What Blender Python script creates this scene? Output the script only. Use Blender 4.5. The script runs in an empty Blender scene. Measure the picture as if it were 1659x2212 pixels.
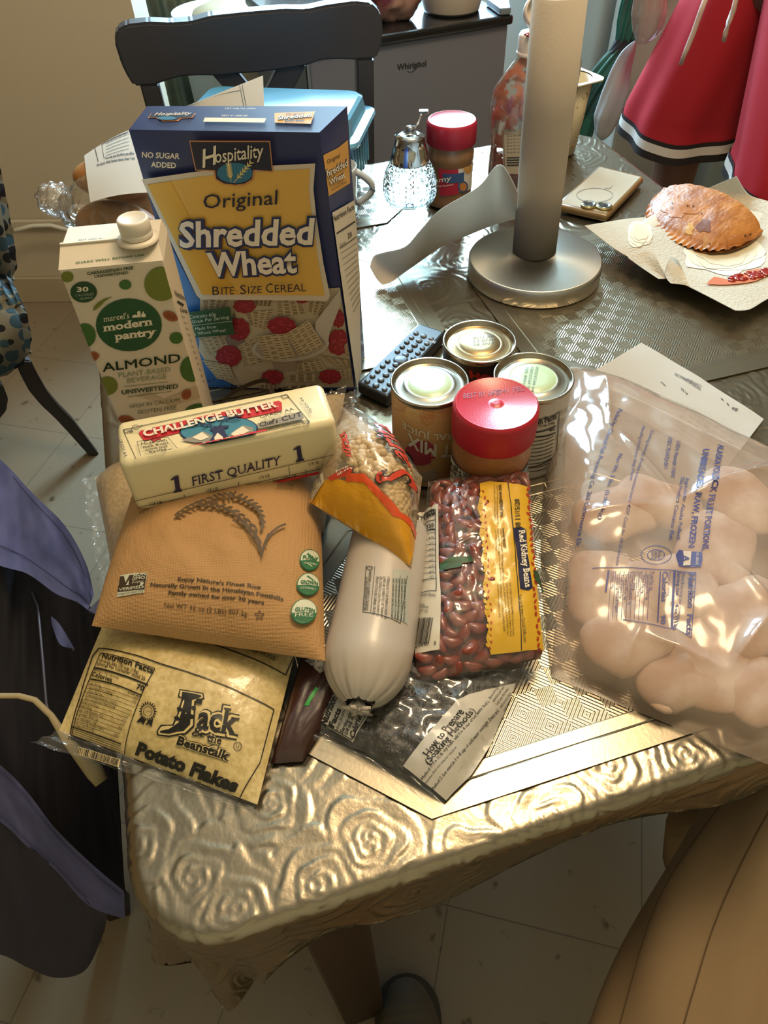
import bpy, bmesh, math, random
import numpy as np
from mathutils import Vector, Matrix, noise
from mathutils.geometry import tessellate_polygon
random.seed(7)
SC = bpy.context.scene
COL = SC.collection
R = math.radians
V = Vector

# ------------------------------------------------------------------ camera
TZ = 0.75                                   # height of the table top
FPX, CX, CY, CH = 1534.0, 829.5, 1106.0, 0.538
PITCH, ROLL = R(48.0), R(-2.2)
FW = V((0, math.cos(PITCH), -math.sin(PITCH)))
_r = V((1, 0, 0)); _u = _r.cross(FW)
RT = math.cos(ROLL) * _r + math.sin(ROLL) * _u
UP = -math.sin(ROLL) * _r + math.cos(ROLL) * _u
CAM = V((0, 0, TZ + CH))
cd = bpy.data.cameras.new('camera')
cam = bpy.data.objects.new('camera', cd); COL.objects.link(cam)
cd.sensor_fit = 'HORIZONTAL'; cd.sensor_width = 36.0; cd.lens = FPX / 1659.0 * 36.0
cd.clip_start = 0.02
mw = Matrix((RT, UP, -FW)).transposed().to_4x4(); mw.translation = CAM
cam.matrix_world = mw
SC.camera = cam

# ------------------------------------------------------------------ light
SC.view_settings.view_transform = 'Standard'
SC.view_settings.look = 'None'
SC.view_settings.gamma = 1.0
SC.view_settings.use_curve_mapping = False
SC.view_settings.exposure = 0.12
w = bpy.data.worlds.new('World'); SC.world = w; w.use_nodes = True
w.node_tree.nodes['Background'].inputs[0].default_value = (0.55, 0.62, 0.70, 1)
w.node_tree.nodes['Background'].inputs[1].default_value = 0.8

def area(name, loc, target, sx, sy, col, power, spread=180):
    l = bpy.data.lights.new(name, 'AREA'); l.shape = 'RECTANGLE'; l.size = sx; l.size_y = sy
    l.color = col; l.energy = power; l.spread = R(spread)
    o = bpy.data.objects.new(name, l); COL.objects.link(o); o.location = loc
    o.rotation_euler = (V(target) - V(loc)).to_track_quat('-Z', 'Y').to_euler()
    return o
area('window_daylight', (0.0, 3.25, TZ + 0.98), (0.0, 0.9, TZ + 0.1), 1.3, 1.2, (0.50, 0.79, 1.0), 235)
lamp = bpy.data.lights.new('ceiling_lamp_light', 'POINT'); lamp.shadow_soft_size = 0.20
lamp.color = (1.0, 0.74, 0.45); lamp.energy = 45
lo = bpy.data.objects.new('ceiling_lamp_light', lamp); COL.objects.link(lo); lo.location = (0.36, 0.80, TZ + 1.42)
SC.cycles.use_denoising = True
SC.cycles.max_bounces = 10; SC.cycles.transparent_max_bounces = 24
SC.cycles.caustics_reflective = False; SC.cycles.caustics_refractive = False
SC.cycles.sample_clamp_indirect = 6.0

# ------------------------------------------------------------------ geometry of the view onto real planes
def ray(px, py): return FW + RT * ((px - CX) / FPX) - UP * ((py - CY) / FPX)
def P(px, py, z=0.0):
    d = ray(px, py); t = (z - CH) / d.z
    return CAM + d * t
def PV(px, py, p0, n):
    d = ray(px, py); return CAM + d * ((V(p0) - CAM).dot(n) / d.dot(n))
def proj(q):
    v = q - CAM; w_ = v.dot(FW)
    return CX + FPX * v.dot(RT) / w_, CY - FPX * v.dot(UP) / w_
def zoomer(x0, y0, s): return lambda x, y: (x0 + x * s, y0 + y * s)
EA = R(15.4)
E1 = V((math.cos(EA), math.sin(EA), 0)); E2 = V((-math.sin(EA), math.cos(EA), 0))
def T2(u, v, z=0.0): return E1 * u + E2 * v + V((0, 0, TZ + z))

# ------------------------------------------------------------------ materials
def lin(h):
    h = h.lstrip('#'); c = [int(h[i:i + 2], 16) / 255 for i in (0, 2, 4)]
    return tuple((x / 12.92 if x <= .04045 else ((x + .055) / 1.055) ** 2.4) for x in c) + (1,)
MC = {}
def M(h, rough=.55, metal=0., spec=.5, coat=0., trans=0., bump=None, mix=None, sheen=0., aniso=0., alpha=1.):
    """principled material; bump=(scale, strength, distance); mix=(hex2, scale, lo, hi) noise-mixed second colour"""
    k = (h, rough, metal, spec, coat, trans, bump, mix, sheen, aniso, alpha)
    if k in MC: return MC[k]
    m = bpy.data.materials.new('mat_' + h.lstrip('#')); m.use_nodes = True
    nt = m.node_tree; b = nt.nodes['Principled BSDF']
    b.inputs['Base Color'].default_value = lin(h); b.inputs['Roughness'].default_value = rough
    b.inputs['Metallic'].default_value = metal; b.inputs['Specular IOR Level'].default_value = spec
    b.inputs['Coat Weight'].default_value = coat; b.inputs['Coat Roughness'].default_value = .12
    b.inputs['Transmission Weight'].default_value = trans
    b.inputs['Sheen Weight'].default_value = sheen
    b.inputs['Alpha'].default_value = alpha
    if bump or mix:
        tc = nt.nodes.new('ShaderNodeTexCoord')
    if mix:
        n = nt.nodes.new('ShaderNodeTexNoise'); n.inputs['Scale'].default_value = mix[1]; n.inputs['Detail'].default_value = 6
        nt.links.new(tc.outputs['Object'], n.inputs['Vector'])
        r = nt.nodes.new('ShaderNodeValToRGB'); r.color_ramp.elements[0].position = mix[2]; r.color_ramp.elements[1].position = mix[3]
        r.color_ramp.elements[0].color = lin(h); r.color_ramp.elements[1].color = lin(mix[0])
        nt.links.new(n.outputs['Fac'], r.inputs['Fac']); nt.links.new(r.outputs['Color'], b.inputs['Base Color'])
    if bump:
        n2 = nt.nodes.new('ShaderNodeTexNoise'); n2.inputs['Scale'].default_value = bump[0]; n2.inputs['Detail'].default_value = 4
        nt.links.new(tc.outputs['Object'], n2.inputs['Vector'])
        bp = nt.nodes.new('ShaderNodeBump'); bp.inputs['Strength'].default_value = bump[1]; bp.inputs['Distance'].default_value = bump[2]
        nt.links.new(n2.outputs['Fac'], bp.inputs['Height']); nt.links.new(bp.outputs['Normal'], b.inputs['Normal'])
        if coat: nt.links.new(bp.outputs['Normal'], b.inputs['Coat Normal'])
    MC[k] = m; return m

def paper_mat(h, tr=.4, bump=(300, .3, .001)):
    m = bpy.data.materials.new('paper_' + h.lstrip('#')); m.use_nodes = True; nt = m.node_tree; nt.nodes.clear(); L = nt.links.new
    out = nt.nodes.new('ShaderNodeOutputMaterial'); d = nt.nodes.new('ShaderNodeBsdfDiffuse'); t_ = nt.nodes.new('ShaderNodeBsdfTranslucent'); mx = nt.nodes.new('ShaderNodeMixShader')
    d.inputs[0].default_value = lin(h); t_.inputs[0].default_value = lin(h); mx.inputs[0].default_value = tr
    tc = nt.nodes.new('ShaderNodeTexCoord'); n = nt.nodes.new('ShaderNodeTexNoise'); n.inputs['Scale'].default_value = bump[0]
    bp = nt.nodes.new('ShaderNodeBump'); bp.inputs['Strength'].default_value = bump[1]; bp.inputs['Distance'].default_value = bump[2]
    L(tc.outputs['Object'], n.inputs['Vector']); L(n.outputs['Fac'], bp.inputs['Height']); L(bp.outputs['Normal'], d.inputs['Normal'])
    L(d.outputs[0], mx.inputs[1]); L(t_.outputs[0], mx.inputs[2]); L(mx.outputs[0], out.inputs[0]); return m
def film(name, tint='#ffffff', haze=.04, hazecol='#ffffff', rough=.06, base=.05, edge=.75, bump=(60, .5, .004), pw=3.0, ior=0.):
    """thin clear plastic film / thin glass: see-through, with glossy reflections that grow towards the edges"""
    m = bpy.data.materials.new(name); m.use_nodes = True; nt = m.node_tree; nt.nodes.clear()
    out = nt.nodes.new('ShaderNodeOutputMaterial')
    tr = nt.nodes.new('ShaderNodeBsdfTransparent'); tr.inputs[0].default_value = lin(tint)
    if ior: tr = nt.nodes.new('ShaderNodeBsdfRefraction'); tr.inputs['IOR'].default_value = ior; tr.inputs['Roughness'].default_value = .0; tr.inputs[0].default_value = lin(tint)
    gl = nt.nodes.new('ShaderNodeBsdfGlossy'); gl.inputs['Roughness'].default_value = rough
    df = nt.nodes.new('ShaderNodeBsdfDiffuse'); df.inputs[0].default_value = lin(hazecol)
    lw = nt.nodes.new('ShaderNodeLayerWeight'); lw.inputs['Blend'].default_value = .5
    pwn = nt.nodes.new('ShaderNodeMath'); pwn.operation = 'POWER'; pwn.inputs[1].default_value = pw
    ma = nt.nodes.new('ShaderNodeMath'); ma.operation = 'MULTIPLY_ADD'; ma.inputs[1].default_value = edge; ma.inputs[2].default_value = base
    ma.use_clamp = True
    mx = nt.nodes.new('ShaderNodeMixShader'); mx2 = nt.nodes.new('ShaderNodeMixShader'); mx2.inputs[0].default_value = haze
    nt.links.new(tr.outputs[0], mx2.inputs[1]); nt.links.new(df.outputs[0], mx2.inputs[2])
    nt.links.new(lw.outputs['Facing'], pwn.inputs[0]); nt.links.new(pwn.outputs[0], ma.inputs[0]); nt.links.new(ma.outputs[0], mx.inputs[0])
    nt.links.new(mx2.outputs[0], mx.inputs[1]); nt.links.new(gl.outputs[0], mx.inputs[2]); nt.links.new(mx.outputs[0], out.inputs[0])
    if bump:
        tc = nt.nodes.new('ShaderNodeTexCoord')
        if bump[0] == 'hex':
            n2 = nt.nodes.new('ShaderNodeTexVoronoi'); n2.feature = 'DISTANCE_TO_EDGE'; n2.inputs['Scale'].default_value = 150; n2.inputs['Randomness'].default_value = .35
            o = n2.outputs['Distance']
        else:
            n2 = nt.nodes.new('ShaderNodeTexNoise'); n2.inputs['Scale'].default_value = bump[0]; n2.inputs['Detail'].default_value = .6; n2.inputs['Distortion'].default_value = 1.4
            o = n2.outputs['Fac']
        nt.links.new(tc.outputs['Object'], n2.inputs['Vector'])
        bp = nt.nodes.new('ShaderNodeBump'); bp.inputs['Strength'].default_value = bump[1]; bp.inputs['Distance'].default_value = bump[2]
        nt.links.new(o, bp.inputs['Height'])
        if ior: nt.links.new(bp.outputs['Normal'], tr.inputs['Normal'])
        nt.links.new(bp.outputs['Normal'], gl.inputs['Normal']); nt.links.new(bp.outputs['Normal'], lw.inputs['Normal'])
    return m

# ------------------------------------------------------------------ mesh building
WL = {}                                      # world location of every object built
class MB:
    def __init__(s): s.v = []; s.f = []; s.m = []; s.s = []; s.mats = []
    def mi(s, mat):
        if mat not in s.mats: s.mats.append(mat)
        return s.mats.index(mat)
    def add(s, vs, fs, mat, smooth=False):
        b = len(s.v); k = s.mi(mat); s.v.extend(tuple(x) for x in vs)
        for f in fs: s.f.append(tuple(b + i for i in f)); s.m.append(k); s.s.append(smooth)
    def grid(s, f, nu, nv, mat, smooth=True, cu=False, cv=False, u0=0., u1=1., v0=0., v1=1.):
        vs = []; mu = nu if cu else nu + 1; mv = nv if cv else nv + 1
        for i in range(mu):
            for j in range(mv): vs.append(f(u0 + (u1 - u0) * i / nu, v0 + (v1 - v0) * j / nv))
        fs = []
        for i in range(nu):
            for j in range(nv):
                a, b_ = i % mu, (i + 1) % mu; c, d = j % mv, (j + 1) % mv
                fs.append((a * mv + c, b_ * mv + c, b_ * mv + d, a * mv + d))
        s.add(vs, fs, mat, smooth)
    def lathe(s, prof, mat, o=(0, 0, 0), n=48, mx=None, sx=1., sy=1., smooth=True, rib=None):
        """prof: (r, z); mx: optional matrix; rib=(count, depth, z0, z1) ripples the radius"""
        o = V(o); vs = []; fs = []
        for (r, z) in prof:
            for k in range(n):
                t = 2 * math.pi * k / n; rr = r
                if rib and rib[2] <= z <= rib[3]: rr = r + rib[1] * (1 if k % 2 else -1)
                p = V((rr * math.cos(t) * sx, rr * math.sin(t) * sy, z))
                vs.append((mx @ p if mx else p) + o)
        for i in range(len(prof) - 1):
            for k in range(n):
                fs.append((i * n + k, i * n + (k + 1) % n, (i + 1) * n + (k + 1) % n, (i + 1) * n + k))
        s.add(vs, fs, mat, smooth)
    def tube(s, path, rad, mat, n=8, smooth=True, flat=1.):
        path = [V(p) for p in path]; vs = []; fs = []
        if not isinstance(rad, (list, tuple)): rad = [rad] * len(path)
        up = V((0, 0, 1))
        for i, p in enumerate(path):
            d = (path[min(i + 1, len(path) - 1)] - path[max(i - 1, 0)]).normalized()
            a = d.cross(up)
            if a.length < .05: a = d.cross(V((0, 1, 0)))
            a.normalize(); b_ = a.cross(d)
            for k in range(n):
                t = 2 * math.pi * k / n; vs.append(p + a * math.cos(t) * rad[i] + b_ * math.sin(t) * rad[i] * flat)
        for i in range(len(path) - 1):
            for k in range(n): fs.append((i * n + k, i * n + (k + 1) % n, (i + 1) * n + (k + 1) % n, (i + 1) * n + k))
        fs.append(tuple(range(n))[::-1]); fs.append(tuple((len(path) - 1) * n + k for k in range(n)))
        s.add(vs, fs, mat, smooth)
    def bm(s, bmx, mat, smooth=False):
        bmx.verts.ensure_lookup_table(); bmx.verts.index_update()
        s.add([v.co.copy() for v in bmx.verts], [[v.index for v in f.verts] for f in bmx.faces], mat, smooth); bmx.free()
    def hexa(s, c, mat, bev=0., seg=2, smooth=False):
        """c: 4 bottom corners (ccw) then 4 top corners"""
        b = bmesh.new(); vv = [b.verts.new(x) for x in c]
        for f in ((3, 2, 1, 0), (4, 5, 6, 7), (0, 1, 5, 4), (1, 2, 6, 5), (2, 3, 7, 6), (3, 0, 4, 7)): b.faces.new([vv[i] for i in f])
        if bev: bmesh.ops.bevel(b, geom=b.edges[:], offset=bev, segments=seg, affect='EDGES', profile=.5)
        s.bm(b, mat, smooth)
    def bhexa(s, c, mat, n=10):
        for f in ((3, 2, 1, 0), (4, 5, 6, 7), (0, 1, 5, 4), (1, 2, 6, 5), (2, 3, 7, 6), (3, 0, 4, 7)): s.grid(quad(*[c[i] for i in f]), n, n, mat, False)
    def box(s, o, sx, sy, sz, mat, bev=0., rz=0., seg=2, mx=None):
        """box whose base centre is at o"""
        c = []
        for z in (0, sz):
            for (x, y) in ((-1, -1), (1, -1), (1, 1), (-1, 1)):
                p = V((x * sx / 2, y * sy / 2, z)); p = (mx @ p) if mx else Matrix.Rotation(rz, 3, 'Z') @ p
                c.append(p + V(o))
        s.hexa(c, mat, bev, seg)
    def prism(s, pts, n, th, mat, bev=0., smooth=False):
        """pts: planar outline in 3-D; extruded th along n"""
        b = bmesh.new(); n = V(n).normalized() * th
        a = [b.verts.new(p) for p in pts]; c = [b.verts.new(V(p) + n) for p in pts]; k = len(pts)
        b.faces.new(a[::-1]); b.faces.new(c)
        for i in range(k): b.faces.new((a[i], a[(i + 1) % k], c[(i + 1) % k], c[i]))
        bmesh.ops.recalc_face_normals(b, faces=b.faces[:])
        if bev: bmesh.ops.bevel(b, geom=[e for e in b.edges], offset=bev, segments=2, affect='EDGES')
        s.bm(b, mat, smooth)
    def ball(s, c, rx, ry, rz, mat, mx=None, nu=20, nv=12, fn=None):
        def f(u, v):
            t, p = 2 * math.pi * u, math.pi * (v - .5)
            q = V((rx * math.cos(t) * math.cos(p), ry * math.sin(t) * math.cos(p), rz * math.sin(p)))
            if fn: q = fn(q)
            return (mx @ q if mx else q) + V(c)
        s.grid(f, nu, nv, mat, True, cu=True)
    def build(s, name, parent=None, loc=None):
        me = bpy.data.meshes.new(name); o = bpy.data.objects.new(name, me); COL.objects.link(o)
        if parent is not None: o.parent = parent; base = WL[parent]
        else: base = V(loc) if loc is not None else V((0, 0, 0)); o.location = base
        WL[o] = base.copy()
        me.from_pydata([(x[0] - base.x, x[1] - base.y, x[2] - base.z) for x in s.v], [], s.f)
        for m_ in s.mats: me.materials.append(m_)
        me.polygons.foreach_set('material_index', s.m); me.polygons.foreach_set('use_smooth', s.s); me.update()
        return o
def tag(o, label=None, cat=None, group=None, kind=None):
    if label: o['label'] = label
    if cat: o['category'] = cat
    if group: o['group'] = group
    if kind: o['kind'] = kind
    return o
def thing(name, loc, label, cat, group=None):
    o = bpy.data.objects.new(name, None); COL.objects.link(o); o.location = loc; o.empty_display_size = .05
    WL[o] = V(loc); return tag(o, label, cat, group)
def solo(mb, name, loc, label, cat, group=None, kind=None): return tag(mb.build(name, None, loc), label, cat, group, kind)

# ------------------------------------------------------------------ surfaces and what is printed on them
class Surf:
    def __init__(s, f, n=24):
        s.f = f; s.n = n; s.pts = []
        for i in range(n + 1):
            for j in range(n + 1):
                a, b = i / n, j / n; p = f(a, b)
                na = f(a + .004, b) - f(a - .004, b); nb = f(a, b + .004) - f(a, b - .004)
                s.pts.append((a, b) + proj(p))
        c = f(.5, .5); nn = s.rawn(.5, .5); s.sg = 1 if nn.dot(CAM - c) > 0 else -1
    def rawn(s, a, b):
        e = .003
        n_ = (s.f(a + e, b) - s.f(a - e, b)).cross(s.f(a, b + e) - s.f(a, b - e))
        return n_.normalized() if n_.length > 1e-12 else V((0, 0, 1))
    def at(s, a, b, off=0.):
        p = s.f(a, b); return p + s.rawn(a, b) * (s.sg * off) if off else p
    def inv(s, px, py):
        a, b = min(s.pts, key=lambda t: (t[2] - px) ** 2 + (t[3] - py) ** 2)[:2]
        for _ in range(8):
            e = .002; q = proj(s.f(a, b)); qa = proj(s.f(a + e, b)); qb = proj(s.f(a, b + e))
            j = ((qa[0] - q[0]) / e, (qb[0] - q[0]) / e, (qa[1] - q[1]) / e, (qb[1] - q[1]) / e)
            dt = j[0] * j[3] - j[1] * j[2]
            if abs(dt) < 1e-6: break
            dx, dy = px - q[0], py - q[1]
            da = (dx * j[3] - dy * j[1]) / dt; db = (dy * j[0] - dx * j[2]) / dt
            a += max(-.1, min(.1, da)); b += max(-.1, min(.1, db))
            a = max(-.3, min(1.3, a)); b = max(-.3, min(1.3, b))
        return a, b
TX = {}
def glyphs(txt, bold=0., shear=0., res=2, serif=False):
    """2-D triangles of a text, x from 0 to width, cap height 1"""
    k = (txt, bold, shear, res, serif)
    if k in TX: return TX[k]
    c = bpy.data.curves.new('t', 'FONT'); c.body = txt; c.offset = 0. if 'M' in txt else bold; c.shear = shear; c.resolution_u = res
    o = bpy.data.objects.new('t', c); me = o.to_mesh()
    vs = [(v.co.x, v.co.y) for v in me.vertices]; fs = [tuple(p.vertices) for p in me.polygons]
    if serif:
        from collections import Counter
        ec = Counter()
        for f in fs:
            for i in range(len(f)): ec[tuple(sorted((f[i], f[(i + 1) % len(f)])))] += 1
        for (a, b), cnt in list(ec.items()):
            if cnt != 1: continue
            (x0, y0), (x1, y1) = vs[a], vs[b]
            if abs(y0 - y1) < .01 and .05 < abs(x1 - x0) < .26:
                lo, hi = min(x0, x1) - .055, max(x0, x1) + .055
                low = y0 < .3; d = .06 if low else -.06; n0 = len(vs)
                vs += [(lo, y0), (hi, y0), (hi, y0 + d), (lo, y0 + d)]; fs.append((n0, n0 + 1, n0 + 2, n0 + 3))
    if bold and 'M' in txt:                    # heavier strokes from slightly shifted copies
        b0 = list(vs); f0 = list(fs); k8 = 8 if bold > .02 else 4
        for i in range(k8):
            n0 = len(vs); dx, dy = bold * math.cos(2 * math.pi * i / k8), bold * math.sin(2 * math.pi * i / k8)
            vs += [(x + dx, y + dy) for x, y in b0]; fs += [tuple(n0 + j for j in f) for f in f0]
    o.to_mesh_clear(); bpy.data.objects.remove(o); bpy.data.curves.remove(c)
    if not vs: TX[k] = ([], [], 1.); return TX[k]
    x0 = min(v[0] for v in vs); x1 = max(v[0] for v in vs); CAPH = .729
    vs = [((v[0] - x0), v[1] / CAPH) for v in vs]
    TX[k] = (vs, fs, max(x1 - x0, 1e-4)); return TX[k]
def split(ps, fs, mx):
    """split triangles until no edge is longer than mx"""
    out = []; st = []
    for f in fs:
        for i in range(1, len(f) - 1): st.append((ps[f[0]], ps[f[i]], ps[f[i + 1]], 0))
    while st:
        a, b, c, d = st.pop()
        l = [math.dist(a, b), math.dist(b, c), math.dist(c, a)]; k = l.index(max(l))
        if l[k] <= mx or d > 11: out.append((a, b, c)); continue
        if k == 1: a, b, c = b, c, a
        elif k == 2: a, b, c = c, a, b
        m_ = ((a[0] + b[0]) / 2, (a[1] + b[1]) / 2); st.append((a, m_, c, d + 1)); st.append((m_, b, c, d + 1))
    return out
class Print:
    """ink on a surface: positions are found by where the calibrated view meets that surface"""
    def __init__(s, mb, surf, zm=None, step=.0004, first=.0006, mx=.06, lo=.004, hi=.996):
        s.mb = mb; s.S = surf; s.z = zm or (lambda x, y: (x, y)); s.lay = first; s.st = step; s.mx = mx; s.lo = lo; s.hi = hi; s.r = .5
    def inv(s, p): return s.S.inv(*s.z(*p))
    def up(s): s.lay += s.st; return s
    def tris(s, ps, fs, mat, mx=None):
        mx = mx or s.mx; cl = lambda q: (max(s.lo, min(s.hi, q[0])), max(s.lo, min(s.hi, q[1])))
        ps = [cl(q) for q in ps]; idx = {}; vs = []; out = []
        for t in split(ps, fs, mx):
            f = []
            for q in t:
                k = (round(q[0], 6), round(q[1], 6))
                if k not in idx: idx[k] = len(vs); vs.append(s.S.at(q[0], q[1], s.lay))
                f.append(idx[k])
            if len(set(f)) == 3: out.append(f)
        s.mb.add(vs, out, mat, True)
    def ab(s, ps, mat, mx=None):
        fs = tessellate_polygon([[V((p[0], p[1], 0)) for p in ps]]); s.tris(ps, fs, mat, mx); return s
    def blob(s, cx, cy, rx, ry, mat, seed=0, rag=.25, n=30, mx=.03):
        return s.poly([(cx + rx * math.cos(2 * math.pi * k / n) * (1 + rag * noise.noise(V((math.cos(2 * math.pi * k / n) * 1.7, math.sin(2 * math.pi * k / n) * 1.7, seed)))), cy + ry * math.sin(2 * math.pi * k / n) * (1 + rag * noise.noise(V((math.cos(2 * math.pi * k / n) * 1.7, math.sin(2 * math.pi * k / n) * 1.7, seed))))) for k in range(n)], mat, mx)
    def poly(s, pts, mat, mx=None): return s.ab([s.inv(p) for p in pts], mat, mx)
    def ell(s, cx, cy, rx, ry, mat, rot=0., n=28, a0=0., a1=360., mx=None):
        c, d = math.cos(R(rot)), math.sin(R(rot)); pts = []
        for k in range(n if a1 - a0 >= 360 else n + 1):
            t = R(a0 + (a1 - a0) * k / n); x, y = rx * math.cos(t), ry * math.sin(t)
            pts.append((cx + x * c - y * d, cy + x * d + y * c))
        return s.poly(pts, mat, mx)
    def line(s, p0, p1, w, mat, w1=None):
        """stroke of width w pixels of the zoomed view"""
        d = V((p1[0] - p0[0], p1[1] - p0[1])); n = V((-d.y, d.x)).normalized() * (w / 2); n1 = n * ((w1 if w1 is not None else w) / w)
        return s.poly([(p0[0] + n.x, p0[1] + n.y), (p1[0] + n1.x, p1[1] + n1.y), (p1[0] - n1.x, p1[1] - n1.y), (p0[0] - n.x, p0[1] - n.y)], mat)
    def path(s, pts, w, mat, close=False):
        q = list(pts) + ([pts[0]] if close else [])
        for i in range(len(q) - 1): s.line(q[i], q[i + 1], w, mat)
        return s
    def text(s, txt, pL, pR, pT, mat, bold=0., shear=0., serif=False, res=2):
        vs, fs, wd = glyphs(txt, bold, shear, res, serif)
        A, B, C = s.inv(pL), s.inv(pR), s.inv(pT)
        s.tris([(A[0] + (B[0] - A[0]) * x / wd + (C[0] - A[0]) * y, A[1] + (B[1] - A[1]) * x / wd + (C[1] - A[1]) * y) for x, y in vs], fs, mat)
        return s
    def para(s, lines, tl, tr, bl, mat, lead=1.45, bold=0., just=False):
        """lines of small text filling the block whose corners are tl, tr, bl (zoomed pixels)"""
        n = len(lines); wmax = max(glyphs(t, bold, 0, 1)[2] for t in lines)
        for i, t in enumerate(lines):
            f1 = (i + .72) / n; f0 = (i + .72 - 1 / lead) / n; k = 1. if just else glyphs(t, bold, 0, 1)[2] / wmax
            a = (tl[0] + (bl[0] - tl[0]) * f1, tl[1] + (bl[1] - tl[1]) * f1); t0 = (tl[0] + (bl[0] - tl[0]) * f0, tl[1] + (bl[1] - tl[1]) * f0)
            s.text(t, a, (a[0] + (tr[0] - tl[0]) * k, a[1] + (tr[1] - tl[1]) * k), t0, mat, bold, res=1)
        return s
    def bars(s, tl, tr, bl, mat, n=30, seed=1):
        r = random.Random(seed); x = 0.
        dx, dy = tr[0] - tl[0], tr[1] - tl[1]; ex, ey = bl[0] - tl[0], bl[1] - tl[1]
        ws = [(r.choice((1, 1, 2, 3)), r.choice((1, 1, 2))) for _ in range(n)]; tot = sum(a + b for a, b in ws)
        for a, b in ws:
            x0, x1 = x / tot, (x + a) / tot; x += a + b
            s.poly([(tl[0] + dx * x0, tl[1] + dy * x0), (tl[0] + dx * x1, tl[1] + dy * x1), (tl[0] + dx * x1 + ex, tl[1] + dy * x1 + ey), (tl[0] + dx * x0 + ex, tl[1] + dy * x0 + ey)], mat)
        return s
def quad(c00, c10, c11, c01):
    c00, c10, c11, c01 = map(V, (c00, c10, c11, c01))
    return lambda a, b: c00 * ((1 - a) * (1 - b)) + c10 * (a * (1 - b)) + c11 * (a * b) + c01 * ((1 - a) * b)
def nz(p, s=1.): return noise.noise(V(p) * s)
def pillow(c00, c10, c11, c01, T, N=(0, 0, 1), p=4., q=.55, wr=.0, ws=18., seed=0., bow=0.):
    """upper skin of a filled bag laid over the quad; T is how far it swells"""
    base = quad(c00, c10, c11, c01); N = V(N).normalized()
    def f(a, b):
        ca, cb = max(0., min(1., a)), max(0., min(1., b))
        sh = max(0., 1 - abs(2 * ca - 1) ** p) ** q * max(0., 1 - abs(2 * cb - 1) ** p) ** q
        aa = a + bow * (a - .5) * -(1 - (2 * b - 1) ** 2) * 2 if bow else a
        pt = base(aa, b) + N * (T * sh)
        if wr: pt = pt + N * (wr * (.25 + .75 * sh) * (nz((a * 9 + seed, b * 9, seed), 1.) + .5 * nz((a * 22 + seed, b * 22, seed + 3), 1.)))
        return pt
    return f

# ================================================================== the room
def tilefloor():
    m = bpy.data.materials.new('vinyl_tile'); m.use_nodes = True; nt = m.node_tree; b = nt.nodes['Principled BSDF']
    b.inputs['Roughness'].default_value = .42; b.inputs['Specular IOR Level'].default_value = .35
    tc = nt.nodes.new('ShaderNodeTexCoord'); mp = nt.nodes.new('ShaderNodeMapping'); mp.inputs['Rotation'].default_value = (0, 0, R(15))
    br = nt.nodes.new('ShaderNodeTexBrick'); br.offset = 0; br.inputs['Scale'].default_value = 1; br.inputs['Brick Width'].default_value = .305; br.inputs['Row Height'].default_value = .305
    br.inputs['Mortar Size'].default_value = .0012; br.inputs['Color1'].default_value = lin('#90806a'); br.inputs['Color2'].default_value = lin('#8a7a64'); br.inputs['Mortar'].default_value = lin('#6e6353')
    n = nt.nodes.new('ShaderNodeTexNoise'); n.inputs['Scale'].default_value = 26; n.inputs['Detail'].default_value = 5
    r = nt.nodes.new('ShaderNodeValToRGB'); r.color_ramp.elements[0].position = .26; r.color_ramp.elements[1].position = .36
    r.color_ramp.elements[0].color = lin('#7c6f5b'); r.color_ramp.elements[1].color = (1, 1, 1, 1)
    mx = nt.nodes.new('ShaderNodeMixRGB'); mx.blend_type = 'MULTIPLY'; mx.inputs[0].default_value = .8
    L = nt.links.new
    L(tc.outputs['Object'], mp.inputs['Vector']); L(mp.outputs['Vector'], br.inputs['Vector']); L(tc.outputs['Object'], n.inputs['Vector']); L(n.outputs['Fac'], r.inputs['Fac'])
    L(br.outputs['Color'], mx.inputs[1]); L(r.outputs['Color'], mx.inputs[2]); L(mx.outputs[0], b.inputs['Base Color'])
    return m
mb = MB(); mb.box((0.3, 1.2, -.05), 6.4, 5.2, .05, tilefloor()); tag(mb.build('floor'), kind='structure')
WALL = M('#cbc0aa', .8, bump=(45, .15, .004))
mb = MB(); mb.box((-1.88, 2.29, 0), 2.6, .12, 2.55, WALL, rz=R(-3)); tag(mb.build('wall_left'), kind='structure')
mb = MB(); mb.box((-1.88, 2.222, 0), 2.6, .012, .09, M('#b5a98f', .6), bev=.003, rz=R(-3)); tag(mb.build('baseboard_left'), kind='structure')
mb = MB()                                        # back wall with a window opening
WB = M('#bfc2bb', .8, bump=(45, .12, .004))
mb.box((-2.0, 3.12, 0), 2.7, .12, 2.55, WB); mb.box((2.1, 3.12, 0), 2.9, .12, 2.55, WB)
mb.box((0, 3.12, 0), 1.3, .12, TZ + .36, WB); mb.box((0, 3.12, TZ + 1.6), 1.3, .12, 2.55 - TZ - 1.6, WB)
tag(mb.build('wall_back'), kind='structure')
for nm, o_, sx, sy in (('wall_right', (3.45, 1.2, 0), .1, 5.2), ('wall_near', (.3, -1.35, 0), 6.4, .1), ('wall_west', (-2.85, 1.2, 0), .1, 5.2)):
    mb = MB(); mb.box(o_, sx, sy, 2.55, M('#c2ab84', .85)); tag(mb.build(nm), kind='structure')
mb = MB(); FRM = M('#d8d8d4', .5)
for x in (-.63, 0, .63): mb.box((x, 3.09, TZ + .36), .05, .05, 1.24, FRM)
for z in (.36, .97, 1.56): mb.box((0, 3.09, TZ + z), 1.3, .048, .05, FRM)
tag(mb.build('window_1'), kind='structure')
mb = MB(); mb.box((0.3, 1.2, 2.55), 6.4, 5.2, .05, M('#e6dfd0', .85)); tag(mb.build('ceiling'), kind='structure')

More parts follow.
